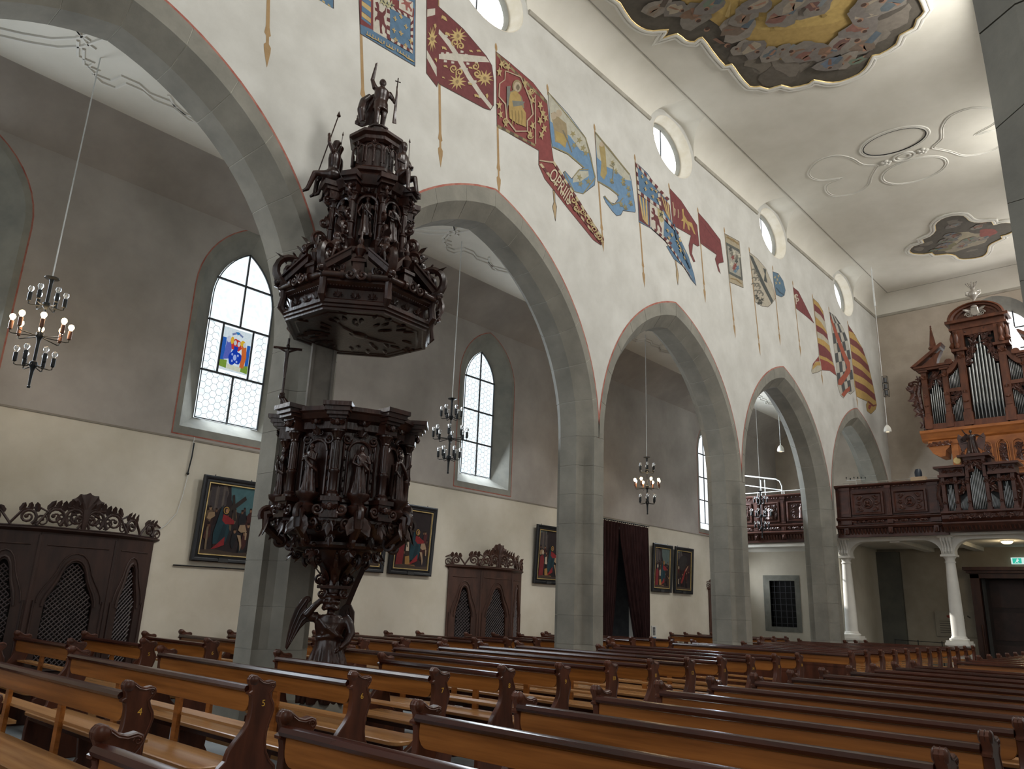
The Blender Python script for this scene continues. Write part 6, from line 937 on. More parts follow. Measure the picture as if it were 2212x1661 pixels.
# ================================================================== confessionals
def ogee(y0, y1, z0, zs, za, n=12):
    """door opening outline with a bell shaped head"""
    c = (y0+y1)/2; w = (y1-y0)/2; R = [(c+w*u, zs+(za-zs)*v) for u, v in BELL]
    return [(y1, z0)]+R+[(2*c-y, z) for y, z in R[-2::-1]]+[(y0, z0)]
BELL = [(1, 0), (.97, .13), (.85, .29), (.68, .45), (.55, .60), (.47, .75), (.36, .88), (.2, .97), (0, 1)]
def bell(u):
    for (a, b), (c, d) in zip(BELL, BELL[1:]):
        if c <= u <= a: return d+(b-d)*(u-c)/(a-c)
    return 0
LATT = mat('lattice_wood', '5d5456', '4a4244', .5, scale=8)
def confessional(yc, label, wood, full=True):
    t = thing('confessional', label, 'confessional', (XA, yc, 0), 0)
    plan = [(.02, -1.23), (.36, -.53), (.36, .53), (.02, 1.23)]
    for i in range(3):
        a, b = Vector(plan[i]), Vector(plan[i+1]); d = (b-a); L = d.length; d.normalize(); n = Vector((d.y, -d.x))
        if n.x < 0: n = -n
        F = lambda u, v, w, a=a, d=d, n=n: (a.x+d.x*u+n.x*w, a.y+d.y*u+n.y*w, v)
        op = ogee(.2, L-.2, .55, 1.35, 2.0)
        plate([(0, 0), (L, 0), (L, 2.42), (0, 2.42)], [op], F, .05).build('front_panel', wood, t, 0)
        mb = MB(); rim = [F(u, v, .03) for u, v in ogee(.17, L-.17, .52, 1.37, 2.04)[1:-1]]; mb.tube(rim, .022, 6); mb.tube([F(u, v, .03) for u, v in ogee(.09, L-.09, .52, 1.42, 2.13)[1:-1]], .012, 6)
        mb.tube([F(.1, 2.22, .028), F(L-.1, 2.22, .028)], .010, 5)
        for u in (.06, L-.06): mb.box(0, 0, 0, 0, 0, 0) if False else mb.tube([F(u, .5, .03), F(u, 1.45, .03)], .018, 6)
        mb.tube([F(.1, .5, .03), F(L-.1, .5, .03)], .018, 6)
        for zz in (.12, .42): mb.tube([F(.16, zz, .03), F(L-.16, zz, .03)], .012, 5)
        mb.build('panel_moulding', wood, t)
        lt = MB(); step = .07; cv = op
        W2 = L-.4; H = 1.5; k = -int(H/step)
        while k*step < W2:
            for s in (1, -1):
                seg = []
                for q in range(40):
                    z = .55+H*q/39; u = .2+(k*step+(z-.55) if s == 1 else W2-(k*step+(z-.55)))
                    c = (L/2); w = (L-.4)/2
                    if .2 < u < L-.2:
                        zt = 1.35+.65*bell(abs(u-c)/w)
                        if z < zt: seg.append((u, z))
                if len(seg) > 1: lt.tube([F(*seg[0], -.012+.004*s), F(*seg[-1], -.006+.006*s)], .009, 4)
            k += 1
        o = lt.build('lattice', LATT, t, 0); o['kind'] = 'stuff'
        MB().add([F(.1, .5, -.1), F(L-.1, .5, -.1), F(L-.1, 2.1, -.1), F(.1, 2.1, -.1)], [(0, 1, 2, 3)]).build('dark_interior', CONFD, t, 0)
    off = lambda g: [(.02, -1.23-g), (.36+g*.9, -.53-g*.35), (.36+g*.9, .53+g*.35), (.02, 1.23+g)]
    mb = MB()
    mb.loft([[(x, y, 2.36+z) for x, y in off(g)] for g, z in ((.0, 0), (.02, .01), (.02, .035), (.05, .05), (.1, .075), (.11, .08), (.11, .10), (.07, .105), (.0, .11))], False)
    mb.add([(x, y, 2.465) for x, y in off(.08)], [(0, 1, 2, 3)])
    mb.build('cornice', wood, t, 25); mb = MB(); mb.loft([[(x, y, z) for x, y in off(g)] for g, z in ((.05, 0), (.05, .16), (.02, .2), (0, .2))], False); mb.build('base_moulding', wood, t, 25)
    for x, y in plan[1:3]: mb = MB(); mb.tube([(x+.01, y, .2), (x+.01, y, 2.36)], .035, 8); mb.build('corner_pilaster', wood, t)
    cr_ = MB(); rr = random.Random(5)
    for i in range(3):
        a, b = Vector(off(.06)[i]), Vector(off(.06)[i+1]); L = (b-a).length; d = (b-a).normalized(); n3 = Vector((d.y, -d.x, 0))
        u3 = Vector((d.x, d.y, 0)); n = 2 if i != 1 else 4
        for k in range(n):
            p = a+d*(L*(k+.5)/n); hh = .5+.5*(1-abs((i-1)*.6+((k+.5)/n-.5)*.5)); s = 1 if (k+i) % 2 else -1
            c = Vector((p.x, p.y, 2.47+.17*hh))
            cr_.spiral(c, u3*s, (0, 0, 1), .155*hh, 1.6, -1.0, .027, .8, 18); cr_.spiral(c+u3*s*.19+Vector((0, 0, -.05)), -u3*s, (0, 0, 1), .10, 1.4, -.8, .017, .8, 14)
            cr_.tube([c-u3*s*.22-Vector((0, 0, .15*hh)), c-u3*s*.07+Vector((0, 0, .14*hh)), c+u3*s*.12+Vector((0, 0, .19*hh)), c+u3*s*.26+Vector((0, 0, .10*hh))], [.02, .02, .018, .012], 6)
            for q in range(3): cr_.leaf(c+u3*(q-1)*.11*s+Vector((0, 0, .10*hh)), u3*s*(.5-.3*q)+Vector((0, 0, 1)), n3, .15*hh+.02, .045, .4, 4)
            cr_.ball(c+u3*s*.12-Vector((0, 0, .07)), .022, 6, 5)
        cr_.tube([(a.x, a.y, 2.475), (b.x, b.y, 2.475)], .014, 6)
    o = cr_.build('carved_crest', wood, t); o['kind'] = 'stuff'
    sh = MB(); R = []
    for j in range(25):
        a = -.35+ (PI+.7)*j/24; rad = .26*(1+.05*cos(j*PI/1.5))*(1 if 2 < j < 22 else .8); dz = .02*cos(j*PI/1.5)
        R.append([(.40+.02+dz*1.2*q, .11*0+rad*q*cos(a), 2.74+rad*q*sin(a)*1.05) for q in (.12, .5, .85, 1.0)]+[(.37+.02*q, rad*q*cos(a), 2.74+rad*q*sin(a)*1.05) for q in (1.0, .12)])
    sh.loft(R, True); sh.spiral((.42, -.07, 2.62), (0, -1, 0), (0, 0, 1), .07, 1.3, -1, .022); sh.spiral((.42, .07, 2.62), (0, 1, 0), (0, 0, 1), .07, 1.3, -1, .022); sh.tube([(.40, 0, 2.47), (.42, 0, 2.62), (.40, 0, 2.76)], [.04, .05, .06], 8)
    sh.build('shell', wood, t)
    return t
confessional(4.42, 'large dark confessional with lattice doors and a shell crest, near the hanging lit chandelier', CONF)
confessional(13.58, 'brown confessional with a shell crest under the second window from the pulpit', CONF2)
confessional(25.65, 'confessional mostly hidden behind the third pillar', CONF2)

# ================================================================== pictures on the aisle wall
PICS = []
def crowd(rr, n, cols, y0, y1, x0=.05, x1=.95):
    L = []
    for i in range(n):
        u, v = rr.uniform(x0, x1), rr.uniform(y0, y1); s = .05+.03*v
        L.append((rr.choice(cols), [blob(u, v+s*1.6, s*.95, s*1.7, 12, .3, rr)])); L.append((rr.choice(['8a6a52', '6e5140', '9b7a60', '55413a']), [ell(u, v, s*.42, s*.5, 10)])); L.append(('2a201d', [ell(u-.005, v-s*.35, s*.4, s*.25, 8)]))
    return L
def art(kind, seed):
    rr = random.Random(seed); DK = ['2e2426', '3a2a28', '4a2c2a', '28282c', '42342c', '2c3034']
    lay = [('332c2e', [[(0, 0), (1, 0), (1, 1), (0, 1)]])]
    sky = {0: [(.45, 0), (1, 0), (1, .42), (.6, .36), (.5, .2)], 1: [(0, 0), (.35, 0), (.3, .25), (0, .3)], 2: [(0, .1), (.5, 0), (1, .1), (1, .4), (.7, .3), (.4, .22), (0, .25)]}[kind % 3]
    lay += [('4f7278' if kind == 0 else '606e6c', [sky]), ('5e5550', [blob(.2, .2, .2, .2, 14, .3, rr)]), ('4a4446', [[(.05, .05), (.15, .05), (.16, .35), (.05, .35)], [(.22, .02), (.3, .02), (.3, .34), (.22, .34)], [(.35, .08), (.4, .08), (.4, .4), (.35, .4)]]), ('6b6460', [[(.17, .02), (.185, .02), (.185, .35), (.17, .35)], [(.32, .05), (.335, .05), (.33, .38), (.315, .38)]])]
    lay += crowd(rr, 16, DK+['552c2e', '6b5a48'], .32, .55)
    if kind == 0:
        lay += [('3a3330', [[(.5, .13), (.55, .12), (.66, .5), (.6, .5)], [(.56, .27), (.78, .12), (.82, .17), (.58, .34)], [(.45, .33), (.56, .25), (.6, .3), (.5, .38)]])]
    lay += crowd(rr, 8, DK, .55, .8)
    cx = {0: .42, 1: .62, 2: .5, 3: .60, 4: .45}[kind]; cy = .36 if kind != 4 else .7
    if kind != 4:
        lay += [('28434c', [[(cx-.06, cy+.1), (cx+.08, cy+.14), (cx+.12, cy+.3), (cx+.08, .82), (cx-.18, .86), (cx-.2, .7), (cx-.1, .3)]]), ('243840', [[(cx-.02, cy+.2), (cx+.06, cy+.22), (cx+.03, .8), (cx-.1, .84)]]),
                ('8e2f33', [[(cx-.05, cy+.06), (cx+.05, cy+.08), (cx+.2, cy+.14), (cx+.2, cy+.19), (cx+.02, cy+.2), (cx-.06, cy+.15)], [(cx+.05, .74), (cx+.06, .86), (cx-.12, .92), (cx-.2, .93), (cx-.1, .86)]]),
                ('c9a050', [ell(cx, cy, .058, .052, 18)]), ('3d2d28', [ell(cx, cy, .046, .042, 16)]), ('a37c62', [ell(cx+.012, cy+.005, .026, .032, 12)])]
    else:
        lay += [('8e3533', [[(.3, .82), (.45, .62), (.62, .45), (.78, .38), (.74, .44), (.6, .56), (.5, .72), (.38, .86)]]), ('c9b9a0', [ell(.16, .8, .05, .07, 14)]), ('3d2d28', [ell(.19, .8, .045, .06, 14)]), ('a8856a', [[(.6, .5), (.78, .36), (.8, .39), (.64, .53)]]), ('3a3636', [blob(.4, .3, .3, .2, 16, .2, rr)]), ('b9a98e', [ell(.13, .44, .04, .045, 10)])]
    if kind in (0, 1): lay += [('a38a70', [[(.75, .55), (.86, .54), (.92, .64), (.8, .66), (.73, .63)], [(.72, .7), (.8, .7), (.85, .85), (.83, .93), (.79, .8)], [(.88, .64), (.93, .66), (.93, .76), (.9, .76)]]), ('9d8468', [[(.06, .42), (.18, .4), (.2, .46), (.1, .52), (.04, .5)]]), ('7a6a56', [[(.07, .62), (.11, .62), (.13, .95), (.09, .95)]])]
    if kind in (1, 3): lay += [('7a2f33', [[(.08, .55), (.2, .5), (.26, .6), (.24, .95), (.04, .96)]]), ('c5b5a0', [ell(.19, .46, .04, .05, 10), [(.3, .56), (.38, .54), (.4, .7), (.31, .7)]]), ('a8824e', [[(.3, .8), (.42, .78), (.46, .92), (.32, .94)]]), ('86603f', [[(.2, .93), (.6, .93), (.7, .99), (.1, .99)]])]
    lay += [('4c4038', [[(0, .95), (.3, .93), (.7, .96), (1, .94), (1, 1), (0, 1)]])]
    return lay
def picture(y0, y1, z0, z1, kind, label, seed):
    t = thing('painting', label, 'painting', (XA+.03, (y0+y1)/2, z0), 0, None); w = (y1-y0)/2; h = z1-z0; t.rotation_euler = (0, radians(3.2), 0)
    mb = MB(); R = lambda a, x: [(x, -w+a, a), (x, w-a, a), (x, w-a, h-a), (x, -w+a, h-a)]
    mb.loft([R(.0, 0), R(0, .05), R(.02, .065), R(.05, .06), R(.07, .045), R(.10, .05), R(.115, .03), R(.115, 0)], True, False); mb.build('frame', FRAMEB, t, 30)
    mb = MB(); mb.loft([R(.112, .03), R(.115, .045), R(.132, .045), R(.136, .02)], True, False); mb.build('gold_slip', GOLDM, t, 0)
    W2, H2 = w-.134, h-.268
    m, ms = flat_art([(c, [[(min(1, max(0, u)), min(1, max(0, v))) for u, v in p] for p in ps]) for c, ps in art(kind, seed)], lambda u, v, q: (.012+q, -W2+2*W2*u, h-.134-H2*v), .0002)
    m.build('canvas', ms, t, 0)
    mb = MB(); mb.box(.04, .068, -.09, .09, .01, .075); mb.build('number_plate', mat('plate_grey', '3a3b3c', None, .5), t, 0)
    mb = MB()
    for s in (-1, 1): mb.tube([(-.02, s*w*.6, h*.97), (-.03, s*w*.6, h+.03)], .008, 5)
    mb.build('hook', IRON, t)
picture(6.30, 7.46, 2.16, 3.62, 0, 'black and gold framed painting of a robed man with a cross, beside the first pillar', 11)
picture(9.30, 10.44, 2.18, 3.64, 3, 'dark framed painting mostly hidden behind the pulpit basket', 12)
picture(10.57, 11.78, 2.18, 3.66, 1, 'framed painting of a red and blue robed crowd to the right of the pulpit', 13)
picture(15.26, 16.4, 2.2, 3.67, 1, 'framed painting partly behind the second pillar, past the brown confessional', 14)
picture(20.80, 21.93, 2.21, 3.66, 3, 'first of two framed paintings beyond the dark curtain, with a haloed blue figure', 15)
picture(22.10, 23.25, 2.21, 3.66, 4, 'second of two framed paintings beyond the dark curtain, with a fallen red figure', 16)
mb = MB(); mb.tube([(XA+.03, 6.05, 2.07), (XA+.03, 8.2, 2.08)], .012, 6)
for y in (6.06, 7.0, 8.0): mb.tube([(XA, y, 2.07), (XA+.03, y, 2.07)], .01, 6)
tag(mb.build('picture_rail', IRON), 'thin metal rail on the wall below the first painting', 'rail')
t = thing('window_cord', 'window cord and pull hanging down the aisle wall above the confessional', 'cord', (XA, 6.07, 0))
mb = MB(); mb.tube([(.03, 0, 4.24), (.03, 0, 4.14), (.03, -.01, 3.6), (.03, -.05, 3.2), (.025, -.1, 2.92), (.02, -.25, 2.7), (.02, -.42, 2.56)], .006, 5); mb.build('cord', STEEL, t)
mb = MB(); mb.tube([(.035, .01, 4.14), (.05, .0, 3.9), (.035, -.02, 3.62)], .013, 6); mb.ball((.035, -.02, 3.6), .025, 8, 6); mb.build('pull_handle', IRON, t)

# ================================================================== curtained doorway
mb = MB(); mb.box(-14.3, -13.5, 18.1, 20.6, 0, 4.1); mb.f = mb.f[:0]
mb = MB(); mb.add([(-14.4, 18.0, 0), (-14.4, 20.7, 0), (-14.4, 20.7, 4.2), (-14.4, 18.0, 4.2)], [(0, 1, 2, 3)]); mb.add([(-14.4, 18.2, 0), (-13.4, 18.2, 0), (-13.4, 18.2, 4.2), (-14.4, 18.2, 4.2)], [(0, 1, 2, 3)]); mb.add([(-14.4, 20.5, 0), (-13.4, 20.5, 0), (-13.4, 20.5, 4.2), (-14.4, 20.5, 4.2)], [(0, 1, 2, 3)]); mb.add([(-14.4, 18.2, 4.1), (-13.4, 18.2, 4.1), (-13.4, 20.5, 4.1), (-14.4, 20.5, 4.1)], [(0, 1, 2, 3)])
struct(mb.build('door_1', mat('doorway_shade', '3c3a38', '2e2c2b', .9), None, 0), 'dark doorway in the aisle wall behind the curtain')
def curtain(y0t, y1t, y0b, y1b, n, label):
    mb = MB(); rows = []
    for j in range(13):
        f = j/12; z = 4.08-f*4.0; e = f**1.3
        a, b = y0t+(y0b-y0t)*e, y1t+(y1b-y1t)*e
        rows.append([(XA+.12+.05*sin(2*PI*n*i/80+.6*sin(f*2))*(.6+.4*f)+.02*sin(5*i/80*6.28+f*3), a+(b-a)*i/80, z) for i in range(81)])
    mb.loft(rows, False); o = mb.build('curtain', CLOTH, None, 80); tag(o, label, 'curtain')
    return o
curtain(18.2, 18.98, 18.2, 18.42, 5, 'narrow dark brown curtain gathered on the pillar side of the doorway')
curtain(18.96, 20.55, 20.0, 20.5, 11, 'wide dark brown curtain drawn aside across the doorway')
t = thing('curtain_rod', 'thin rod with rings above the dark curtains', 'curtain rod', (XA+.12, 19.3, 4.12))
mb = MB(); mb.tube([(0, -1.15, .0), (0, 1.3, 0)], .014, 8); mb.build('rod', IRON, t)
for i in range(22):
    o = MB().lathe([(.018, -.004), (.024, 0), (.018, .004)], 8).build('ring', IRON, t); o.location = (0, -1.05+i*.105, -.012); o.rotation_euler = (PI/2, 0, 0)

# ================================================================== chandeliers
BULB = clear_glass('bulb_glass'); LIT = glow('lit_bulb', (1, .72, .38), 26)
HOLD = mat('lit_holder', '6b4a3a', '5a3d30', .35, .6)  # black holders recoloured under lit bulbs, the warm glow put into the colour
BULBM = MB().lathe([(.0, -.005), (.016, 0), (.02, .015), (.034, .04), (.036, .055), (.028, .078), (.012, .088), (0, .09)], 12).build('bulb', BULB, None); BULBM_ = BULBM.data; bpy.data.objects.remove(BULBM)
FIL = MB().tube([(-.008, 0, .01), (-.01, 0, .045), (0, 0, .055), (.01, 0, .045), (.008, 0, .01)], .0025, 5).build('filament', STEEL, None); FIL_ = FIL.data; bpy.data.objects.remove(FIL)
LITM = BULBM_.copy(); LITM.materials.clear(); LITM.materials.append(LIT)
def arm_mesh(R):
    mb = MB(); mb.tube([(.03, 0, .03), (.06, 0, -.015), (R-.03, 0, -.03), (R, 0, -.02), (R, 0, .03)], .007, 6); o = mb.build('arm', IRON, None); d = o.data; bpy.data.objects.remove(o); return d
hm = MB(); hm.lathe([(.010, .01), (.024, .02), (.026, .03), (.026, .13), (.02, .135)], 10); hm = hm.build('candle_holder', IRON, None); HM = hm.data; bpy.data.objects.remove(hm)
ARMS = {r: arm_mesh(r) for r in (.2, .33, .21)}
def chandelier(y, label, lit):
    t = thing('chandelier', label, 'chandelier', (-10.9, y, 4.045), 0.35*y, 'three tiered chandeliers hanging in the side aisle')
    MB().tube([(0, 0, 1.5), (0, 0, 4.95)], .009, 6).build('suspension_rod', STEEL, t)
    mb = MB(); mb.lathe([(0.01, 1.525), (.09, 1.505), (.09, 1.495), (.03, 1.48), (.022, 1.44), (.022, 1.16), (.045, 1.15), (.045, 1.11), (.03, 1.08), (.012, 1.06), (.012, .76), (.045, .74), (.05, .69), (.03, .66), (.02, .62), (.02, .36), (.045, .34), (.05, .29), (.03, .26), (.022, .22), (.014, .03), (.022, .02), (.02, 0), (0, -.005)], 14); mb.build('stem', IRON, t)
    for z, R, n, on in ((1.12, .2, 6, False), (.70, .33, 8, lit), (.30, .21, 6, False)):
        for k in range(n):
            a = link('arm', ARMS[R], t); a.location = (0, 0, z); a.rotation_euler = (0, 0, 2*PI*k/n+.3)
            h = link('candle_holder', HM, a); h.location.x = R
            if on: h.data = HMC
            b = link('bulb', LITM if on else BULBM_, a); b.location = (R, 0, .135)
            if not on: f = link('filament', FIL_, a); f.location = (R, 0, .135)
    return t
HMC = HM.copy(); HMC.materials.clear(); HMC.materials.append(HOLD)
chandelier(2.87, 'lit chandelier with eight glowing bulbs above the large confessional', True)
chandelier(10.2, 'unlit black chandelier in front of the second window', False)
chandelier(17.36, 'lit chandelier with glowing middle ring seen through the third arch', True)
chandelier(24.23, 'unlit black chandelier hanging in front of the aisle gallery', False)
for y in (2.87, 17.36):
    d = bpy.data.lights.new('chandelier_glow', 'POINT'); d.energy = 22; d.color = (1, .72, .42); d.shadow_soft_size = .25
    o = bpy.data.objects.new('chandelier_glow', d); COL.objects.link(o); o.location = (-10.9, y, 4.98)
def pendant(x, y, zt, zb, label):
    t = thing('pendant_lamp', label, 'lamp', (x, y, zb))
    MB().tube([(0, 0, .22), (0, 0, zt-zb)], .010, 6).build('cable', STEEL, t)
    MB().lathe([(.115, 0), (.12, .02), (.115, .08), (.09, .16), (.05, .21), (.02, .235), (0, .24)], 18).build('shade', WHITE, t)
    MB().lathe([(0, -.01), (.05, -.015), (.06, .02), (0, .05)], 12).build('bulb', glow('pendant_bulb', (1, .85, .6), 1.3), t)
    return t
t = pendant(-7.6, 27.05, 13.7, 7.69, 'white pendant lamp hanging over the gallery beside the organ')
MB().tube([(0, 0, 4.5), (0, 0, 5.9)], [.03, .022], 8).build('cable_sleeve', STEEL, t)
pendant(-10.9, 26.1, 9.0, 7.2, 'white pendant lamp in the aisle seen through the fourth arch')
t = thing('hanging_speaker', 'slim wire framed speaker column on the pendant cable', 'speaker', (-7.52, 27.05, 8.9))
mb = MB()
for k in range(3): mb.lathe([(0, .05+.22*k), (.06, .05+.22*k), (.06, .2+.22*k), (0, .2+.22*k)], 12)
mb.build('driver', mat('speaker_grey', '4a4c4e', None, .5), t)
mb = MB()
for sx, sy in ((-.07, -.07), (.07, -.07), (.07, .07), (-.07, .07)): mb.tube([(sx, sy, 0), (sx, sy, .7)], .008, 5)
for z in (0, .24, .47, .7): mb.tube([(.07, .07, z), (-.07, .07, z), (-.07, -.07, z), (.07, -.07, z), (.07, .07, z)], .007, 5)
mb.build('wire_frame', IRON, t)

# ================================================================== painted banners of the nave wall
def weathered(c):
    r = [int(c[i:i+2], 16) for i in (0, 2, 4)]; return '%02x%02x%02x' % tuple(int(v*.80+q*.16) for v, q in zip(r, (178, 174, 166)))
def unpk(s): return [tuple(int(v)/100 for v in p.split(',')) for p in s.split()]
for lab, col, out, pole, ops, tx in FLAGS:
    lay = [(col, [unpk(out)])]
    for g in ops.split('|') if ops else []:
        c, ps = g.split(':'); lay.append((c, [unpk(p) for p in ps.split(';')]))
    m, ms = flat_art(lay, lambda u, v, w: (XN+.003+w, u, v), .00025, weathered)
    zc = min(p[1] for p in unpk(out))
    o = tag(m.build('painted_spear_butt' if 'spear butt' in lab else 'painted_banner', ms, None, 0), lab, 'mural', None)
    # thin dark contour
    ct = MB(); pts = unpk(out); a, b = inset(pts, .008), inset(pts, -.006)
    ct.loft([[(XN+.0035, *p) for p in a], [(XN+.0035, *p) for p in b]], True, False); ct.build('contour', paint('4a4038'), o, 0)
    if pole:
        pl = unpk(pole); (ya, za), (yb, zb) = pl[0], pl[-1]; up = MB(); L = za-zb; yy = lambda z: ya+(yb-ya)*(za-z)/L
        w = .022; prof = [(za, .004), (za-.05, .03), (za-.12, .035), (za-.17, w*.6), (za-.2, w)]
        if zb < zc: prof += [(zb+.62, w*1.3), (zb+.5, .05), (zb+.47, .022), (zb+.36, .022), (zb+.32, .055), (zb+.24, .05), (zb+.05, .012), (zb, .002)]
        else: prof += [(zb, w)]
        prof = [(z, q) for z, q in prof if z <= za]
        up.add([(XN+.0028, yy(z)-q, z) for z, q in prof]+[(XN+.0028, yy(z)+q, z) for z, q in prof], [(i, i+1, len(prof)+i+1, len(prof)+i) for i in range(len(prof)-1)])
        up.build('painted_pole', paint('a3865f'), o, 0)
    for body, ps, c in tx:
        (y0, z0), (y1, z1) = unpk(ps); d = Vector((y1-y0, z1-z0)); L = d.length; d.normalize(); n = Vector((-d.y, d.x))
        mid = ((y0+y1)/2, (z0+z1)/2)
        text_mb(body, .46, lambda u, v, w: (XN+.02+w*0, mid[0]+d.x*u*.86*L/1.6+n.x*v*1.1, mid[1]+d.y*u*.86*L/1.6+n.y*v*1.1), 0).build('lettering', paint(c), o, 0)

# ================================================================== ceiling paintings
def ceiling_painting(pts, label, seed, big):
    rr = random.Random(seed); xs = [p[0] for p in pts]; ys = [p[1] for p in pts]
    cx, cy = (min(xs)+max(xs))/2, (min(ys)+max(ys))/2; rx, ry = (max(xs)-min(xs))/2, (max(ys)-min(ys))/2
    t = thing('ceiling_painting', label, 'painting', (0, 0, 13.7))
    lay = [('5d574e', [pts])]; ok = lambda x, y: inside((x, y), pts)
    def inside(p, poly):
        c = False
        for i in range(len(poly)):
            a, b = poly[i-1], poly[i]
            if (a[1] > p[1]) != (b[1] > p[1]) and p[0] < (b[0]-a[0])*(p[1]-a[1])/(b[1]-a[1])+a[0]: c = not c
        return c
    def put(c, poly):
        if all(inside(p, pts) for p in poly): lay.append((c, [poly]))
    S = 1 if big else .45
    for i in range(110 if big else 30):
        a = rr.uniform(0, 6.28); q = rr.uniform(.62, .99); put(rr.choice(['6a635a', '5a544c', '756d62', '635c53', '7a7268']), blob(cx+rx*q*cos(a), cy+ry*q*sin(a), .5*S*rr.uniform(.5, 1.2), .35*S*rr.uniform(.5, 1.2), 16, .25, rr))
    if big:
        put('a98e57', blob(cx, cy+.3, 1.95, 3.7, 40, .10, rr)); put('b59a5e', blob(cx+.1, cy+.5, 1.5, 2.9, 36, .10, rr)); put('bfa468', blob(cx+.1, cy+1.0, 1.0, 2.0, 30, .12, rr))
        for i in range(60):
            a = rr.uniform(0, 6.28); r0 = rr.uniform(.5, .75); r1 = r0+.2; put(rr.choice(['b89f68', 'a38a54', '98804e']), [(cx+2*r0*cos(a), cy+3.3*r0*sin(a)), (cx+2*r1*cos(a-.02), cy+3.3*r1*sin(a-.02)), (cx+2*r1*cos(a+.03), cy+3.3*r1*sin(a+.03))])
        for i in range(9): put(rr.choice(['8f887e', '9b9488', '857d74']), blob(cx+.55+rr.uniform(-.45, .45), cy+1.3+rr.uniform(-1.2, 1.3), .45, .4, 18, .25, rr))
        figs = [(-6.9, 11.6), (-6.6, 11.9), (-6.4, 12.3), (-6.5, 12.9), (-6.35, 13.4), (-6.1, 13.8), (-5.9, 13.2), (-5.9, 14.0), (-5.7, 14.4), (-5.4, 14.5), (-5.2, 14.7), (-5.0, 14.9), (-4.7, 15.1), (-4.3, 15.0), (-4.05, 15.3), (-3.9, 14.8), (-3.7, 14.5), (-3.5, 14.3), (-3.2, 14.4), (-5.6, 12.9), (-5.3, 12.8), (-5.0, 13.4), (-4.7, 13.2), (-4.4, 13.6), (-4.2, 13.1), (-6.0, 12.2), (-3.5, 13.6), (-3.2, 13.9), (-4.5, 15.6), (-4.2, 15.75), (-4.8, 15.5)]
        figs += [(x, 2*cy-y) for x, y in figs[:20]]
    else:
        figs = [(cx+rx*q*cos(a), cy+ry*q*sin(a)) for q, a in [(rr.uniform(.05, .7), rr.uniform(0, 6.28)) for _ in range(16)]]
        put('4f5560', blob(cx-.3, cy-1.2, .5, .5, 18, .2, rr)); put('948a78', blob(cx, cy+.3, .75, .6, 22, .3, rr)); put('a0967f', blob(cx+.1, cy+.1, .4, .5, 18, .3, rr)); put('8b5048', blob(cx+.75, cy+.1, .28, .3, 16, .3, rr)); put('7c765a', blob(cx-.55, cy+.4, .35, .25, 16, .3, rr))
    for x, y in figs:
        s = (.2 if big else .12)*rr.uniform(.7, 1.2); a = rr.uniform(0, 6.28)
        put(rr.choice(['77706a', '7f786f', '898177']), blob(x, y, s*1.7, s*1.5, 14, .3, rr))
        put(rr.choice(['7d5a50', '8a8178', '6c7868', '636e7c', '968b7a', '7d6452', '6b504a', '9c917e', '5f676b', '746558', '85786a']), blob(x+s*.4*cos(a), y+s*.4*sin(a), s*1.1, s*.75, 12, .4, rr))
        put(rr.choice(['93705c', '8a6a56', '7c5e4e']), [(x-s*.2, y-s*.1), (x+s*cos(a)*1.2, y+s*sin(a)*1.2), (x+s*cos(a+.3)*1.1, y+s*sin(a+.3)*1.1), (x+s*.2, y+s*.2)])
        put('94735f', ell(x-s*.6*cos(a), y-s*.6*sin(a), s*.3, s*.3, 10)); put('4d3a30', ell(x-s*.75*cos(a), y-s*.75*sin(a), s*.25, s*.22, 8))
        if rr.random() < .5: put(rr.choice(['5a646c', '5b5148', '7a7f80']), [(x+s*.3, y), (x+s*1.6, y-s*.9), (x+s*1.9, y-s*.3), (x+s*.8, y+s*.5)])
    m, ms = flat_art(lay, lambda u, v, w: (u, v, -.004-w), .0002); m.build('fresco', ms, t, 0)
    mb = MB(); P2 = pts; n = len(P2)
    for off, r in ((-.05, .05), (-.13, .04)): closed_tube(mb, inset(P2, off), r, -.012, 8)
    mb.loft([[(u, v, -.02) for u, v in inset(P2, -.02)], [(u, v, -.02) for u, v in inset(P2, -.15)]], True, False)
    mb.build('stucco_frame', WHITE, t); mb = MB(); closed_tube(mb, inset(P2, -.012), .022, -.02, 6); mb.build('gilt_edge', GOLDM, t)
HB = [(-7.42, 11.05), (-7.5, 11.54), (-7.46, 11.89), (-7.32, 12.12), (-7.03, 12.3), (-7.23, 12.44), (-6.96, 12.52), (-6.92, 12.81), (-6.8, 12.97), (-6.60, 12.95), (-6.63, 13.49), (-6.64, 14.1), (-6.5, 14.14), (-6.53, 14.55), (-6.53, 15.14), (-6.35, 15.28), (-6.23, 15.5), (-5.94, 15.55), (-5.8, 15.79), (-5.43, 15.9), (-5.29, 15.84), (-5.1, 16.1), (-4.85, 16.28)]
lower = HB+[(2*CX-x, y) for x, y in HB[::-1]]
ceiling_painting(smooth_closed(lower+[(x, 2*11.0-y) for x, y in lower[::-1]], 2), 'large gold edged ceiling painting of a cloud circle with angels', 21, True)
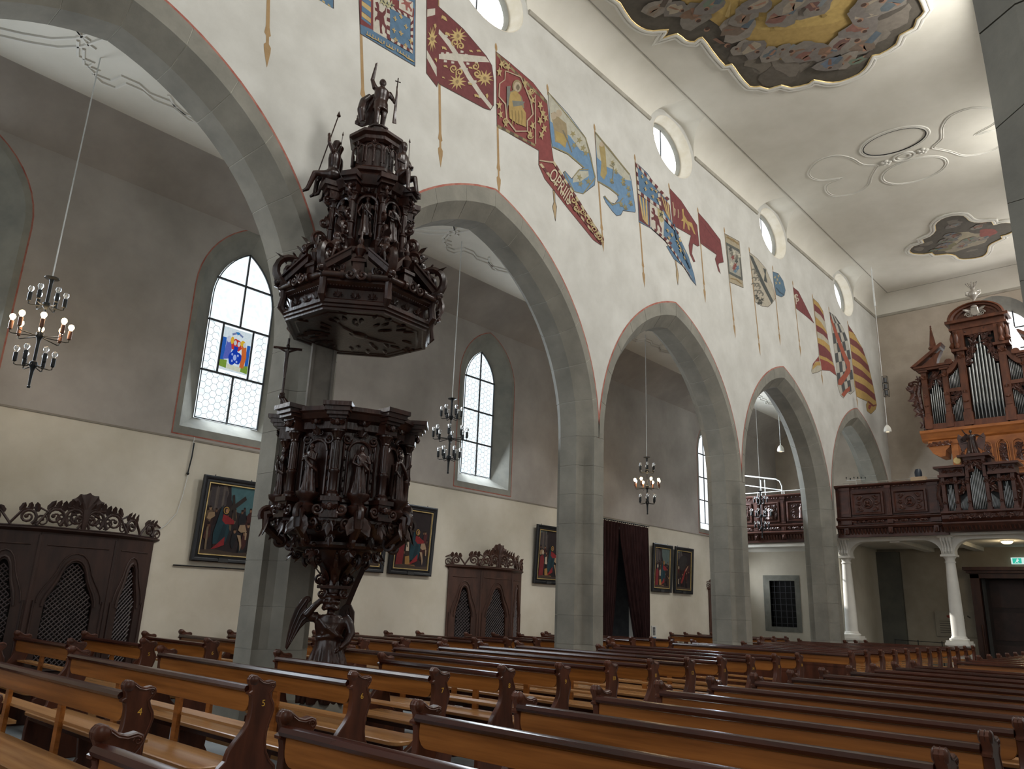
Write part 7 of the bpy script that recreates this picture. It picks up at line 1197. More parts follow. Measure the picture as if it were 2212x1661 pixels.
SMP = [(-5.61, 25.86), (-5.35, 25.76), (-5.11, 25.46), (-5.03, 25.06), (-4.78, 24.76), (-4.47, 24.72), (-4.21, 24.92), (-4.15, 25.34), (-4.05, 25.57), (-3.86, 25.72), (-3.63, 25.84), (-3.63, 26.12), (-3.41, 26.12), (-3.22, 26.27), (-3.11, 26.64), (-3.24, 26.97), (-3.5, 27.1), (-3.62, 27.09), (-3.62, 27.3), (-3.84, 27.42), (-4.07, 27.64), (-4.19, 28.07), (-4.4, 28.38), (-4.8, 28.32), (-5.04, 28.11), (-5.08, 27.76), (-5.28, 27.47), (-5.61, 27.32), (-5.63, 27.06), (-5.85, 27.03), (-6.13, 26.79), (-6.17, 26.49), (-5.96, 26.19), (-5.63, 26.14)]
ceiling_painting(smooth_closed(SMP, 2), 'small gold edged quatrefoil ceiling painting above the organ', 22, False)
def stuff(o): o['kind'] = 'stuff'; return o
# ================================================================== organ gallery parapet
GY = 24.5
def relief(mb, F, w, h, rr, head_=True):
    """carved panel relief: medallion with a bust and scrolls in the corners; F(u, v, depth)"""
    def V(u, v, d=0): return Vector(F(u, v, d))
    ux = (V(1, 0)-V(0, 0)); uy = (V(0, 1)-V(0, 0))
    if head_:
        mb.tube([V(w/2+.26*h*cos(t)*1.1, h/2+.30*h*sin(t), .02) for t in [2*PI*i/24 for i in range(25)]], .018, 6)
        c = V(w/2, h/2+.05*h, .05); mb.ball(c, .085*h+.012, 10, 8); mb.ball(c+(V(0, 0, .05)-V(0, 0, 0)), .02, 6, 5); mb.tube([V(w/2-.13*h, h/2-.17*h, .03), V(w/2, h/2-.08*h, .05), V(w/2+.13*h, h/2-.17*h, .03)], [.03, .045, .03], 8)
    for sx in (-1, 1):
        for sy in (-1, 1):
            mb.spiral(V(w/2+sx*w*.36, h/2+sy*h*.30, .02), ux*sx, uy*sy, .10*h, 1.6, .5, .02, .8, 16); mb.spiral(V(w/2+sx*w*.24, h/2+sy*h*.38, .02), ux*-sx, uy*sy, .07*h, 1.4, 0, .016, .8, 14)
            for q in range(4): mb.leaf(V(w/2+sx*w*(.22+.06*q), h/2+sy*h*(.40-.1*q), .015), ux*sx*cos(q)+uy*sy*sin(q+.4), V(0, 0, 1)-V(0, 0, 0), .12*h+.03, .03, .3, 4)
        mb.spiral(V(w/2+sx*w*.42, h/2, .02), uy, ux*sx, .07*h, 1.5, 1, .015, .8, 14)
def parapet(x0, x1, y, panels, pil, label, figs=False):
    t = thing('gallery_parapet', label, 'parapet', (0, y, 0))
    mb = MB(); mb.box(x0, x1, .06, .14, 4.2, 5.52); mb.build('backing', CARVED2, t, 0)
    mb = MB(); mb.prism([(0, 5.50), (-.02, 5.52), (-.05, 5.53), (-.06, 5.56), (-.03, 5.585), (.16, 5.585), (.16, 5.50)], lambda u, v, w: (w, u, v), x0, x1); mb.build('top_rail', CARVED2, t, 0)
    mb = MB(); mb.prism([(0.06, 4.48), (-.01, 4.5), (-.05, 4.56), (-.05, 4.585), (.0, 4.60), (.06, 4.62)], lambda u, v, w: (w, u, v), x0, x1); mb.prism([(.06, 4.24), (-.06, 4.25), (-.12, 4.31), (-.12, 4.34), (-.06, 4.36), (.06, 4.38)], lambda u, v, w: (w, u, v), x0, x1); mb.build('base_moulding', CARVED2, t, 0)
    mb = MB(); n = int((x1-x0)/.095)
    mb.box(x0, x1, .02, .14, 4.03, 4.26)
    for i in range(n): u = x0+(i+.5)*(x1-x0)/n; mb.tube([(u, -.03, 4.24), (u, .0, 4.14), (u, .06, 4.06)], [.038, .036, .02], 6)
    mb.prism([(.0, 4.0), (.0, 4.04), (.14, 4.04), (.14, 4.0)], lambda u, v, w: (w, u, v), x0, x1); o = mb.build('fluted_frieze', CARVED2, t, 50)
    for xa, xb in pil:
        mb = MB(); mb.box(xa, xb, -.01, .08, 4.62, 5.42); mb.box(xa+.04, xb-.04, -.022, 0, 4.7, 5.36); mb.box(xa-.015, xb+.015, -.03, .08, 5.42, 5.5); mb.box(xa-.01, xb+.01, -.03, .08, 4.38, 4.5); mb.box(xa+.05, xb-.05, -.04, 0, 4.4, 4.48); mb.build('pilaster', CARVED2, t, 0)
        mb = MB(); m = (xa+xb)/2; mb.spiral((m, -.04, 4.16), (0, -1, 0), (0, 0, 1), .07, 1.4, -1, .03); mb.box(m-.06, m+.06, -.08, .05, 4.1, 4.28); mb.build('bracket', CARVED2, t, 30)
    rr = random.Random(9)
    for xa, xb in panels:
        w = xb-xa; mb = MB(); R = lambda a, d: [(xa+a, d, 4.67+a*.7), (xb-a, d, 4.67+a*.7), (xb-a, d, 5.33-a*.7), (xa+a, d, 5.33-a*.7)]
        mb.loft([R(0, .04), R(0, -.03), R(.05, -.035), R(.07, .0), R(.09, .02)], True, False); mb.box(xa+.08, xb-.08, .02, .05, 4.7, 5.3); pn = mb.build('panel', CARVED2, t, 0)
        mb = MB(); F = lambda u, v, d: (xa+.1+u, .02-d, 4.75+v)
        relief(mb, F, w-.2, .5, rr, not figs)
        if figs:
            b = MB(); c = Vector((xa+w*.5, -.03, 4.76)); b.loft([[(c.x+.09*q*cos(t), c.y+.05*q*sin(t)*1.2, c.z+z) for t in [2*PI*i/12 for i in range(12)]] for z, q in ((0, 1.2), (.12, 1), (.22, .8), (.32, 1.0), (.38, .5))]); b.ball(c+Vector((0, -.01, .43)), (.04, .04, .05), 8, 6); b.tube([c+Vector((.05, 0, .32)), c+Vector((.12, -.04, .26)), c+Vector((.17, -.02, .3))], .02, 6); b.tube([c+Vector((.16, 0, 0)), c+Vector((.19, 0, .2)), c+Vector((.14, 0, .38)), c+Vector((.25, 0, .36)), c+Vector((.21, 0, .1))], .012, 6); mb.v and None
            b.build('carved_musician', CARVED2, pn)
        stuff(mb.build('carved_relief', CARVED2, pn))
        mb = MB(); F = lambda u, v, d: (xa+u, -.01-d, 4.39+v)
        for q in range(7):
            u = w*(q+.5)/7; mb.spiral(F(u, .05, .02), (1 if q % 2 else -1, 0, 0), (0, 0, 1), .045, 1.4, 0, .014, .8, 12); mb.leaf(F(u, .05, .02), (1 if q % 2 else -1, 0, .3), (0, -1, 0), .1, .025, .3, 4)
            mb.ball((xa+u, -.02, 5.465), (.04, .02, .025), 8, 5)
        stuff(mb.build('lower_carving', CARVED2, t))
    return t
parapet(-8.6, -5.55, GY, [(-8.12, -7.2), (-6.94, -6.02)], [(-8.46, -8.16), (-7.12, -6.98), (-5.96, -5.7)], 'dark carved gallery front with two head medallions left of the small organ')
parapet(-3.75, -.66, GY, [(-3.26, -2.34), (-2.1, -1.15)], [(-3.58, -3.3), (-2.28, -2.14), (-1.1, -.8)], 'dark carved gallery front on the far side of the small organ')
parapet(-12.98, -9.2, 25.38, [(-12.5, -11.75), (-11.4, -10.78), (-10.52, -9.5)], [(-11.68, -11.5), (-10.72, -10.58), (-9.45, -9.3)], 'sunlit carved gallery front with musicians across the side aisle', True)
t = thing('safety_railing', 'white tubular safety railing on the aisle gallery', 'railing', (0, 25.5, 0))
MB().tube([(-12.9, 0, 5.71), (-9.3, 0, 5.71)], .016, 6).build('rail', STEEL, t)
for x in (-12.4, -11.55, -10.62, -9.7): MB().tube([(x, 0, 5.56), (x, 0, 5.71)], .014, 6).build('post', STEEL, t)
t = thing('stair_handrail', 'tall white stair handrail standing above the aisle gallery', 'railing', (0, 25.9, 0))
MB().tube([(-12.3, 0, 6.44), (-11.05, 0, 6.2), (-10.93, 0, 6.13), (-10.86, 0, 5.95), (-10.84, 0, 4.12)], .022, 8).build('rail', STEEL, t)
MB().tube([(-12.3, 0, 6.10), (-10.85, 0, 5.80)], .018, 6).build('rail', STEEL, t)
for x in (-11.7, -11.55): MB().tube([(x, .2, 4.12), (x, .2, 6.25)], .018, 6).build('post', STEEL, t)

# ================================================================== organ
def pipe(mb, x, y, z0, z1, r, foot):
    mb.lathe([(r*.25, z0), (r*.9, z0+foot-.02), (r, z0+foot), (r, z0+foot+.02)], 10, (x, y, 0), 0, False)
    mb.lathe([(r, z0+foot+.02), (r, z1-.02), (r*1.02, z1)], 12, (x, y, 0))
def pipes(parent, xa, xb, y, z0, tops, foot, name='pipe'):
    n = len(tops)
    for i, zt in enumerate(tops):
        w = (xb-xa)/n; x = xa+(i+.5)*w; mb = MB(); pipe(mb, x, y, z0, zt, w*.44, foot); o = mb.build(name, TIN, parent, 50)
        m = MB(); m.prism([(x-w*.2, z0+foot), (x+w*.2, z0+foot), (x+w*.17, z0+foot+w*.45), (x, z0+foot+w*.7), (x-w*.17, z0+foot+w*.45)], lambda u, v, q: (u, q, v), y-w*.45, y-w*.40); m.build('mouth', mat('pipe_mouth', '8f9090', None, .4, 1), o, 0)
def tops(n, lo, hi, shape):
    if shape == 'peak': return [lo+(hi-lo)*(1-abs(2*i/(n-1)-1)) for i in range(n)]
    if shape == 'up': return [lo+(hi-lo)*i/(n-1) for i in range(n)]
    return [hi+(lo-hi)*i/(n-1) for i in range(n)]
def carve(mb, x0, z0, x1, z1, y, n, s, rr):
    for i in range(n):
        t = (i+.5)/n; x, z = x0+(x1-x0)*t, z0+(z1-z0)*t; q = 1 if i % 2 else -1
        mb.spiral((x, y, z), (q, 0, 0), (0, 0, 1), s, 1.5, rr.uniform(0, 3), s*.24, .8, 12, True, 5); mb.leaf((x, y-.01, z), (rr.uniform(-1, 1), 0, rr.uniform(-1, 1)), (0, -1, 0), s*1.7, s*.45, .3, 4); mb.leaf((x+s*.5, y, z), (rr.uniform(-1, 1), 0, rr.uniform(-1, 1)), (0, -1, 0), s*1.3, s*.4, .3, 4)
OC = -4.76; OYF = 28.0
ORG = thing('pipe_organ', 'large oak pipe organ with silver pipes on the end gallery', 'organ', (0, 0, 0))
mb = MB(); mb.box(-6.55, 2*OC+6.55, OYF+.25, OYF+1.9, 7.7, 9.9); mb.box(-5.6, 2*OC+5.6, OYF+.25, OYF+1.9, 9.9, 11.3); mb.build('case_back', CARVED2, ORG, 0)
mb = MB(); mb.box(-6.5, 2*OC+6.5, OYF+.18, OYF+.24, 7.8, 9.85); mb.box(-5.45, 2*OC+5.45, OYF+.18, OYF+.24, 9.8, 11.1); mb.build('dark_pipe_recess', MOUTH, ORG, 0)
rr = random.Random(31)
for s in (1, -1):
    X = (lambda x: x) if s == 1 else (lambda x: 2*OC-x)
    def bx(mb, x0, x1, *a): mb.box(min(X(x0), X(x1)), max(X(x0), X(x1)), *a)
    for xa, xb, zt in ((-6.62, -6.45, 9.85), (-5.98, -5.82, 9.85), (-5.46, -5.24, 10.4)):
        mb = MB(); bx(mb, xa, xb, OYF-.06, OYF+.25, 7.82, zt); bx(mb, xa-.03, xb+.03, OYF-.09, OYF+.2, 7.82, 8.25); bx(mb, xa+.03, xb-.03, OYF-.08, OYF, 8.35, zt-.4); mb.build('pilaster', ORGAN, ORG, 0)
        mb = MB(); m = X((xa+xb)/2); acanth(mb, (m, OYF-.08, zt-.3), (0, -1, 0), (0, 0, 1), .16); acanth(mb, (m, OYF-.08, 8.9), (0, -1, 0), (0, 0, 1), .12); cherub(mb, (m, OYF-.1, 8.6), (0, -1, 0), .05); bx(mb, xa-.05, xb+.05, OYF-.12, OYF+.2, zt-.06, zt+.02); stuff(mb.build('capital_carving', ORGAN, ORG))
    # tower, flats
    a, b = sorted((X(-6.45), X(-5.98))); pipes(ORG, a+.01, b-.01, OYF+.08, 8.0, [z if s == 1 else z for z in tops(7, 9.05, 9.62, 'peak')], .52)
    a, b = sorted((X(-5.82), X(-5.46))); pipes(ORG, a, b, OYF+.1, 9.13, tops(8, 9.5, 9.85, 'up' if s == 1 else 'down'), .22); pipes(ORG, a, b, OYF+.1, 8.04, tops(8, 8.5, 8.9, 'up' if s == 1 else 'down'), .42)
    mb = MB(); bx(mb, -5.82, -5.46, OYF-.03, OYF+.2, 9.0, 9.12); mb.build('flat_sill', ORGAN, ORG, 0); mb = MB(); bx(mb, -6.6, -5.3, OYF-.05, OYF+.2, 7.76, 7.98); mb.build('pipe_sill', ORGAN, ORG, 0)
    mb = MB(); carve(mb, X(-5.82), 8.62, X(-5.5), 8.98, OYF+.02, 5, .09, rr); carve(mb, X(-5.84), 8.95, X(-5.46), 8.95, OYF+.02, 4, .07, rr); carve(mb, X(-6.44), 9.2, X(-6.22), 9.75, OYF+.0, 5, .09, rr); carve(mb, X(-5.99), 9.2, X(-6.2), 9.75, OYF+.0, 5, .09, rr); stuff(mb.build('pipe_shade_carving', CARVED2, ORG))
    # entablature, half pediment, spire
    mb = MB(); bx(mb, -6.72, -5.72, OYF-.12, OYF+.4, 9.85, 9.93); bx(mb, -6.8, -5.68, OYF-.18, OYF+.45, 9.93, 10.0)
    P0 = [(-6.88, 10.0), (-6.72, 10.0), (-5.88, 10.58), (-5.84, 10.7), (-5.9, 10.7)]; mb.prism([(X(u), v) for u, v in P0], lambda u, v, w: (u, w, v), OYF-.22, OYF+.3)
    mb.prism([(X(u), v) for u, v in [(-6.6, 10.0), (-6.1, 10.0), (-6.05, 10.2), (-5.9, 10.5)]], lambda u, v, w: (u, w, v), OYF-.08, OYF+.2)
    c = [(X(-5.72+.12*cos(q)), 10.02+.1*sin(q)) for q in [2*PI*i/10 for i in range(10)]]; mb.prism(c, lambda u, v, w: (u, w, v), OYF-.15, OYF+.2); mb.build('half_pediment', ORGAN, ORG, 30)
    mb = MB(); mb.lathe([(.09, 10.3), (.08, 10.55), (.14, 10.6), (.15, 10.66), (.10, 10.7), (.10, 10.78), (.03, 11.28), (.02, 11.3), (.035, 11.34), (.02, 11.37), (.03, 11.42), (0, 11.46)], 6, (X(-6.17), OYF+.05, 0)); mb.build('spire', ORGAN, ORG, 20)
    # concave sweep between tower and middle
    mb = MB(); q = [(-5.84, 9.86), (-5.84, 9.72)]+[(-5.82+.36*t, 9.56+.42*t**2.2+.02) for t in [i/8 for i in range(9)]]+[(-5.42, 10.35)]+[(-5.46-.36*(1-(1-t)**2)*1.0, 10.28-.36*t) for t in [i/6 for i in range(7)]]
    mb.prism([(X(u), v) for u, v in [(-5.84, 9.6), (-5.7, 9.66), (-5.56, 9.8), (-5.46, 9.98), (-5.42, 10.3), (-5.5, 10.12), (-5.62, 9.96), (-5.84, 9.84)]], lambda u, v, w: (u, w, v), OYF-.06, OYF+.2); mb.build('swept_rail', ORGAN, ORG, 30)
    # upper corner pier
    mb = MB(); bx(mb, -5.6, -5.14, OYF-.15, OYF+.3, 10.33, 10.42); bx(mb, -5.5, -5.2, OYF-.08, OYF+.3, 10.42, 11.1); m = X(-5.4); mb.lathe([(.07, 10.42), (.09, 10.5), (.05, 10.6), (.08, 10.75), (.05, 10.9), (.09, 11.0)], 12, (m, OYF-.14, 0)); mb.lathe([(.05, 10.42), (.11, 10.52), (.05, 10.64), (.07, 10.8), (.03, 10.95), (0, 11.0)], 12, (X(-5.55), OYF-.05, 0)); mb.build('upper_pier', ORGAN, ORG, 30)
    # carved side wing
    mb = MB(); 
    for z, x, r in ((9.62, -6.72, .07), (9.4, -6.86, .16), (9.15, -6.9, .19), (8.9, -6.86, .16), (8.65, -6.82, .13), (8.42, -6.82, .12), (8.0, -6.72, .1)):
        mb.spiral((X(x), OYF+.05, z), (-s, 0, 0), (0, 0, 1), r, 1.6, rr.uniform(0, 3), r*.24, .8, 16); mb.spiral((X(x+.08), OYF+.02, z-.1), (s, 0, 0), (0, 0, 1), r*.7, 1.5, rr.uniform(0, 3), r*.2, .8, 14)
        for k in range(3): mb.leaf((X(x), OYF, z), (-s*rr.uniform(.0, 1), 0, rr.uniform(-1, 1)), (0, -1, 0), r*1.6, r*.4, .3, 4)
    mb.ball((X(-6.98), OYF, 9.45), .09, 10, 8); mb.tube([(X(-6.66), OYF+.08, 9.7), (X(-6.8), OYF+.08, 9.1), (X(-6.7), OYF+.08, 8.3), (X(-6.66), OYF+.08, 7.8)], [.05, .1, .06, .08], 8); stuff(mb.build('side_wing', CARVED2, ORG))
    # underside consoles
    mb = MB(); mb.prism([(X(u), v) for u, v in [(-6.62, 7.4), (-6.62, 7.2), (-6.5, 6.98), (-6.3, 6.85), (-6.15, 6.86), (-6.12, 7.05), (-6.0, 7.15), (-5.95, 7.4)]], lambda u, v, w: (u, w, v), OYF-.1, OYF+.6); mb.build('corbel', ORGAN2, ORG, 30)
    mb = MB(); carve(mb, X(-6.6), 7.28, X(-5.98), 7.28, OYF-.13, 6, .08, rr); stuff(mb.build('corbel_carving', ORGAN, ORG))
    mb = MB(); bx(mb, -5.96, -5.76, OYF-.05, OYF+.3, 4.2, 7.3); bx(mb, -6.0, -5.72, OYF-.08, OYF+.3, 7.25, 7.4); mb.build('support_post', ORGAN2, ORG, 0)
    for i, xx in enumerate((-5.42, -4.97, -4.5 if s == 1 else -4.5)):
        if i == 2 and s == -1: continue
        mb = MB(); cx = X(xx); R = lambda e, d: [(cx-.17+e, OYF+d, 6.5+e)]+[(cx+(.17-e)*cos(q), OYF+d, 7.08+(.17-e)*sin(q)) for q in [PI-PI*j/8 for j in range(9)]]+[(cx+.17-e, OYF+d, 6.5+e)]
        mb.loft([R(0, -.02), R(0, -.06), R(.03, -.06), R(.035, .0)], True, False); mb.build('arched_frame', ORGAN2, ORG, 30)
        mb = MB(); carve(mb, cx, 6.6, cx, 7.1, OYF-.0, 5, .085, rr); carve(mb, cx-.06, 6.65, cx+.06, 7.1, OYF-.0, 4, .06, rr); stuff(mb.build('arch_carving', CARVED2, ORG))
pipes(ORG, -5.22, 2*OC+5.22, OYF+.05, 7.99, tops(9, 9.75, 10.78, 'peak'), .50)
mb = MB(); mb.box(-5.24, 2*OC+5.24, OYF-.06, OYF+.2, 7.78, 7.98); mb.build('pipe_sill', ORGAN, ORG, 0)
mb = MB()
for s in (1, -1): carve(mb, OC-s*.44, 9.85, OC-s*.12, 10.85, OYF+.0, 9, .11, rr)
carve(mb, OC-.35, 10.88, OC+.35, 10.88, OYF, 5, .1, rr); stuff(mb.build('pipe_shade_carving', CARVED2, ORG))
mb = MB(); mb.prism([(OC+.62*cos(q), 10.86+.0+.14*sin(q)) for q in [0, PI]]+[(OC-.66, 11.12), (OC+.66, 11.12)], lambda u, v, w: (u, w, v), OYF-.04, OYF+.2); mb.box(-5.6, 2*OC+5.6, OYF-.1, OYF+.4, 11.08, 11.16); mb.box(-5.68, 2*OC+5.68, OYF-.2, OYF+.45, 11.3, 11.4); mb.box(-5.55, 2*OC+5.55, OYF-.06, OYF+.4, 11.16, 11.3); mb.build('entablature', ORGAN, ORG, 0)
mb = MB()
R = lambda r, y: [(OC+r*cos(PI-PI*j/16)*1.0, y, 11.38+r*sin(PI-PI*j/16)*.64) for j in range(17)]
mb.loft([R(.84, OYF+.3), R(.84, OYF-.22), R(.78, OYF-.24), R(.76, OYF-.16), R(.68, OYF-.14), R(.66, OYF-.05), R(.58, OYF-.04)], False); mb.prism([(OC+.7*cos(PI*j/14), 11.38+.7*.62*sin(PI*j/14)) for j in range(15)], lambda u, v, w: (u, w, v), OYF, OYF+.1); mb.build('arched_pediment', ORGAN, ORG, 30)
mb = MB(); SIL = mat('silvered_wood', 'b9b3ab', '9c968e', .3, .5)
mb.prism([(OC-.11, 11.72), (OC-.13, 11.5), (OC-.06, 11.44), (OC, 11.42), (OC+.06, 11.44), (OC+.13, 11.5), (OC+.11, 11.72)], lambda u, v, w: (u, w, v), OYF-.2, OYF-.1, .02); mb.ball((OC, OYF-.17, 11.75), (.1, .06, .06), 10, 6)
for s in (-1, 1): mb.spiral((OC+s*.2, OYF-.15, 11.5), (s, 0, 0), (0, 0, 1), .1, 1.5, 0, .025); mb.leaf((OC+s*.1, OYF-.16, 11.62), (s, 0, .3), (0, -1, 0), .25, .05, .3); mb.spiral((OC+s*.12, OYF-.15, 11.42), (s, 0, 0), (0, 0, 1), .07, 1.4, 0, .02)
mb.build('silver_shield', SIL, ORG)
mb = MB(); mb.box(OC-.2, OC+.2, OYF-.12, OYF+.2, 11.88, 11.96); mb.lathe([(.05, 11.96), (.07, 11.98), (.03, 12.02), (.04, 12.06), (.13, 12.18), (.15, 12.26), (.12, 12.34), (.06, 12.39), (.05, 12.43), (.07, 12.46)], 16, (OC, OYF, 0))
for s in (-1, 1): mb.tube([(OC+s*.13, OYF, 12.2), (OC+s*.22, OYF, 12.26), (OC+s*.22, OYF, 12.36), (OC+s*.13, OYF, 12.36)], .018, 6)
for k in range(7): mb.tube([(OC, OYF, 12.44), (OC+.05*(k-3)*.8, OYF+.03*((k % 3)-1), 12.55), (OC+.055*(k-3), OYF+.05*((k % 3)-1), 12.63+.02*(k % 2))], [.02, .014, .012], 5); mb.ball((OC+.055*(k-3), OYF+.05*((k % 3)-1), 12.64+.02*(k % 2)), .026, 6, 5)
mb.build('silver_vase', SIL, ORG)
mb = MB(); mb.prism([(0, 7.4), (-.08, 7.45), (-.1, 7.5), (-.2, 7.62), (-.26, 7.66), (-.26, 7.74), (-.1, 7.78), (.3, 7.78), (.3, 7.4)], lambda u, v, w: (w, OYF+u, v), -6.8, 2*OC+6.8); mb.build('lower_cornice', ORGAN2, ORG, 0)
mb = MB(); mb.box(-5.76, 2*OC+5.76, OYF+.0, OYF+.2, 4.2, 7.4); mb.box(-5.7, 2*OC+5.7, OYF-.14, OYF+.1, 6.38, 6.46); mb.box(-5.7, 2*OC+5.7, OYF-.1, OYF+.1, 6.3, 6.38); mb.build('lower_case', ORGAN2, ORG, 0)
mb = MB(); carve(mb, -5.7, 6.7, -5.62, 7.2, OYF-.02, 4, .06, rr); stuff(mb.build('corner_carving', CARVED2, ORG))

CO = -4.63; CY = 24.2
CH = thing('chair_organ', 'small carved organ case with silver pipes in the gallery front', 'organ', (0, 0, 0))
mb = MB(); mb.box(-5.5, 2*CO+5.5, CY+.2, CY+.9, 4.3, 5.6); mb.box(-5.0, 2*CO+5.0, CY+.2, CY+.8, 5.6, 6.05); mb.build('case_back', CARVED2, CH, 0)
mb = MB(); mb.box(-5.45, 2*CO+5.45, CY+.15, CY+.2, 4.6, 5.45); mb.box(-4.9, 2*CO+4.9, CY+.1, CY+.2, 5.4, 5.95); mb.build('dark_pipe_recess', MOUTH, CH, 0)
for s in (1, -1):
    X = (lambda x: x) if s == 1 else (lambda x: 2*CO-x)
    def bx(mb, x0, x1, *a): mb.box(min(X(x0), X(x1)), max(X(x0), X(x1)), *a)
    a, b = sorted((X(-5.42), X(-5.2))); pipes(CH, a, b, CY+.06, 4.62, tops(6, 5.1, 5.4, 'peak'), .22)
    a, b = sorted((X(-5.12), X(-4.9))); pipes(CH, a, b, CY+.1, 4.62, tops(8, 4.84, 5.05, 'up' if s == 1 else 'down'), .12)
    for xa, xb in ((-5.52, -5.43), (-5.2, -5.12), (-4.9, -4.82)):
        mb = MB(); bx(mb, xa, xb, CY-.05, CY+.2, 4.6, 5.55); bx(mb, xa-.02, xb+.02, CY-.08, CY+.2, 4.55, 4.68); acanth(mb, (X((xa+xb)/2), CY-.06, 5.35), (0, -1, 0), (0, 0, 1), .1); acanth(mb, (X((xa+xb)/2), CY-.06, 4.8), (0, -1, 0), (0, 0, 1), .08); mb.build('pilaster', CARVED2, CH, 30)
    mb = MB(); carve(mb, X(-5.44), 5.42, X(-5.2), 5.42, CY+.0, 4, .07, rr); carve(mb, X(-5.12), 5.1, X(-4.9), 5.3, CY+.04, 5, .08, rr); carve(mb, X(-5.1), 5.42, X(-4.9), 5.42, CY+.03, 3, .07, rr); carve(mb, X(-5.5), 5.72, X(-4.95), 5.72, CY-.02, 6, .055, rr); stuff(mb.build('pipe_shade_carving', CARVED2, CH))
    mb = MB(); bx(mb, -5.58, -4.9, CY-.1, CY+.6, 5.55, 5.62); bx(mb, -5.55, -4.92, CY-.02, CY+.6, 5.62, 5.8); bx(mb, -5.66, -4.86, CY-.16, CY+.6, 5.8, 5.86); mb.build('cornice', CARVED2, CH, 0)
    mb = MB(); 
    for z, r in ((5.35, .12), (5.15, .14), (4.95, .11), (4.75, .09)): mb.spiral((X(-5.6), CY+.15, z), (-s, 0, 0), (0, 0, 1), r, 1.5, rr.uniform(0, 3), r*.22)
    mb.tube([(X(-5.56), CY+.15, 5.5), (X(-5.66), CY+.15, 5.1), (X(-5.54), CY+.15, 4.6)], [.04, .07, .03], 8); stuff(mb.build('side_wing', CARVED2, CH))
    mb = MB(); bx(mb, -4.88, -4.8, CY-.08, CY+.3, 5.5, 6.0); acanth(mb, (X(-4.84), CY-.1, 5.85), (0, -1, 0), (0, 0, 1), .1); mb.build('tower_pier', CARVED2, CH, 30)
pipes(CH, -4.81, 2*CO+4.81, CY+.0, 4.64, tops(9, 5.48, 5.82, 'peak'), .3)
mb = MB(); carve(mb, -4.78, 5.7, CO-.05, 5.95, CY-.05, 4, .08, rr); carve(mb, 2*CO+4.78, 5.7, CO+.05, 5.95, CY-.05, 4, .08, rr); mb.tube([(CO+.2*cos(q), CY-.05, 5.78+.18*sin(q)) for q in [PI*i/12 for i in range(13)]], .025, 6); stuff(mb.build('pipe_shade_carving', CARVED2, CH))
mb = MB(); mb.box(-4.9, 2*CO+4.9, CY-.1, CY+.5, 5.98, 6.06); mb.box(-5.02, 2*CO+5.02, CY-.2, CY+.6, 6.06, 6.12); mb.box(-4.8, 2*CO+4.8, CY-.1, CY+.4, 6.12, 6.16); mb.build('tower_cornice', CARVED2, CH, 0)
mb = MB(); mb.prism([(.3, 4.3), (.0, 4.32), (-.06, 4.4), (-.06, 4.5), (-.12, 4.55), (-.12, 4.6), (.3, 4.6)], lambda u, v, w: (w, CY+u, v), -5.6, 2*CO+5.6); mb.prism([(.3, 4.05), (.15, 4.06), (-.05, 4.2), (-.1, 4.26), (-.1, 4.3), (.3, 4.32)], lambda u, v, w: (w, CY+u, v), -5.6, 2*CO+5.6); mb.build('base_moulding', CARVED2, CH, 0)
mb = MB()
for i in range(5):
    x = -5.3+i*.335; carve(mb, x-.1, 4.44, x+.12, 4.44, CY-.07, 3, .05, rr)
    for k in range(7): mb.tube([(x+.17, CY-.08, 4.37), (x+.17+.022*(k-3)*1.2, CY-.08, 4.52)], .009, 5)
for i in range(18): mb.tube([(-5.5+.1*i, CY-.04, 4.24), (-5.5+.1*i, CY+.05, 4.1)], .03, 6)
stuff(mb.build('base_carving', CARVED2, CH))
# carved angel above the small organ
mb = MB(); robe(mb, .66, 1.35, .3); head(mb, (.01, 0, .64), .8); arm(mb, .7, (0, .115, .79), (.04, .25, .76), (.08, .4, .66)); arm(mb, .7, (0, -.115, .79), (.05, -.2, .85), (.08, -.28, 1.0)); mb.loft([[(-.06, -.05-.05*i+.0, .5+.1*sin(i)), (-.03, -.10-.06*i, .62-.05*i), (-.09, -.08-.06*i, .3)] for i in range(5)])
o = link('carved_angel', figure_mesh('carved_angel', mb, .014, 2), None); tag(o, 'carved wooden angel standing on top of the small organ', 'statue'); o.location = (-4.66, CY+.1, 6.16); o.rotation_euler = (0, 0, radians(-80))
w = MB()
for s in (-1, 1): w.prism([(0, .30), (.12, .5), (.26, .62), (.3, .5), (.26, .28), (.2, .1), (.08, .22)], lambda u, v, q: (q-.1, s*(.05+u), v), -.012, .012, .004)
w.build('wing', CARVED2, o, 30)

# ================================================================== things on and under the gallery
t = thing('microphone_stand', 'small stand of black microphones on the gallery rail', 'microphones', (-7.95, GY+.05, 5.585))
MB().tube([(0, 0, 0), (0, 0, .14), (-.28, 0, .16), (.28, 0, .16)], .007, 5).build('stand', STEEL, t)
for x in (-.28, -.16, -.05, .06, .17, .28): 
    mb = MB(); mb.ball((x, 0, .2+.02*((x*50) % 2)), (.018, .018, .03), 8, 6); mb.tube([(x, 0, .15), (x, 0, .19)], .005, 5); mb.build('microphone', IRON, t)
t = thing('box_lamp', 'small lamp box with a dark round head on the gallery rail', 'lamp', (-6.17, GY+.02, 5.585))
MB().box(-.2, .2, -.1, .1, -.02, .09).build('box', mat('beige_box', 'b99f80', None, .6), t, 0)
MB().lathe([(.09, .09), (.1, .14), (.1, .24), (.07, .32), (0, .34)], 14).build('lamp_head', mat('dark_blue_plastic', '232c38', None, .4), t)
for i, (x, ln_) in enumerate(((-7.95, .9), (-6.7, 1.3), (-5.85, .5))):
    pass
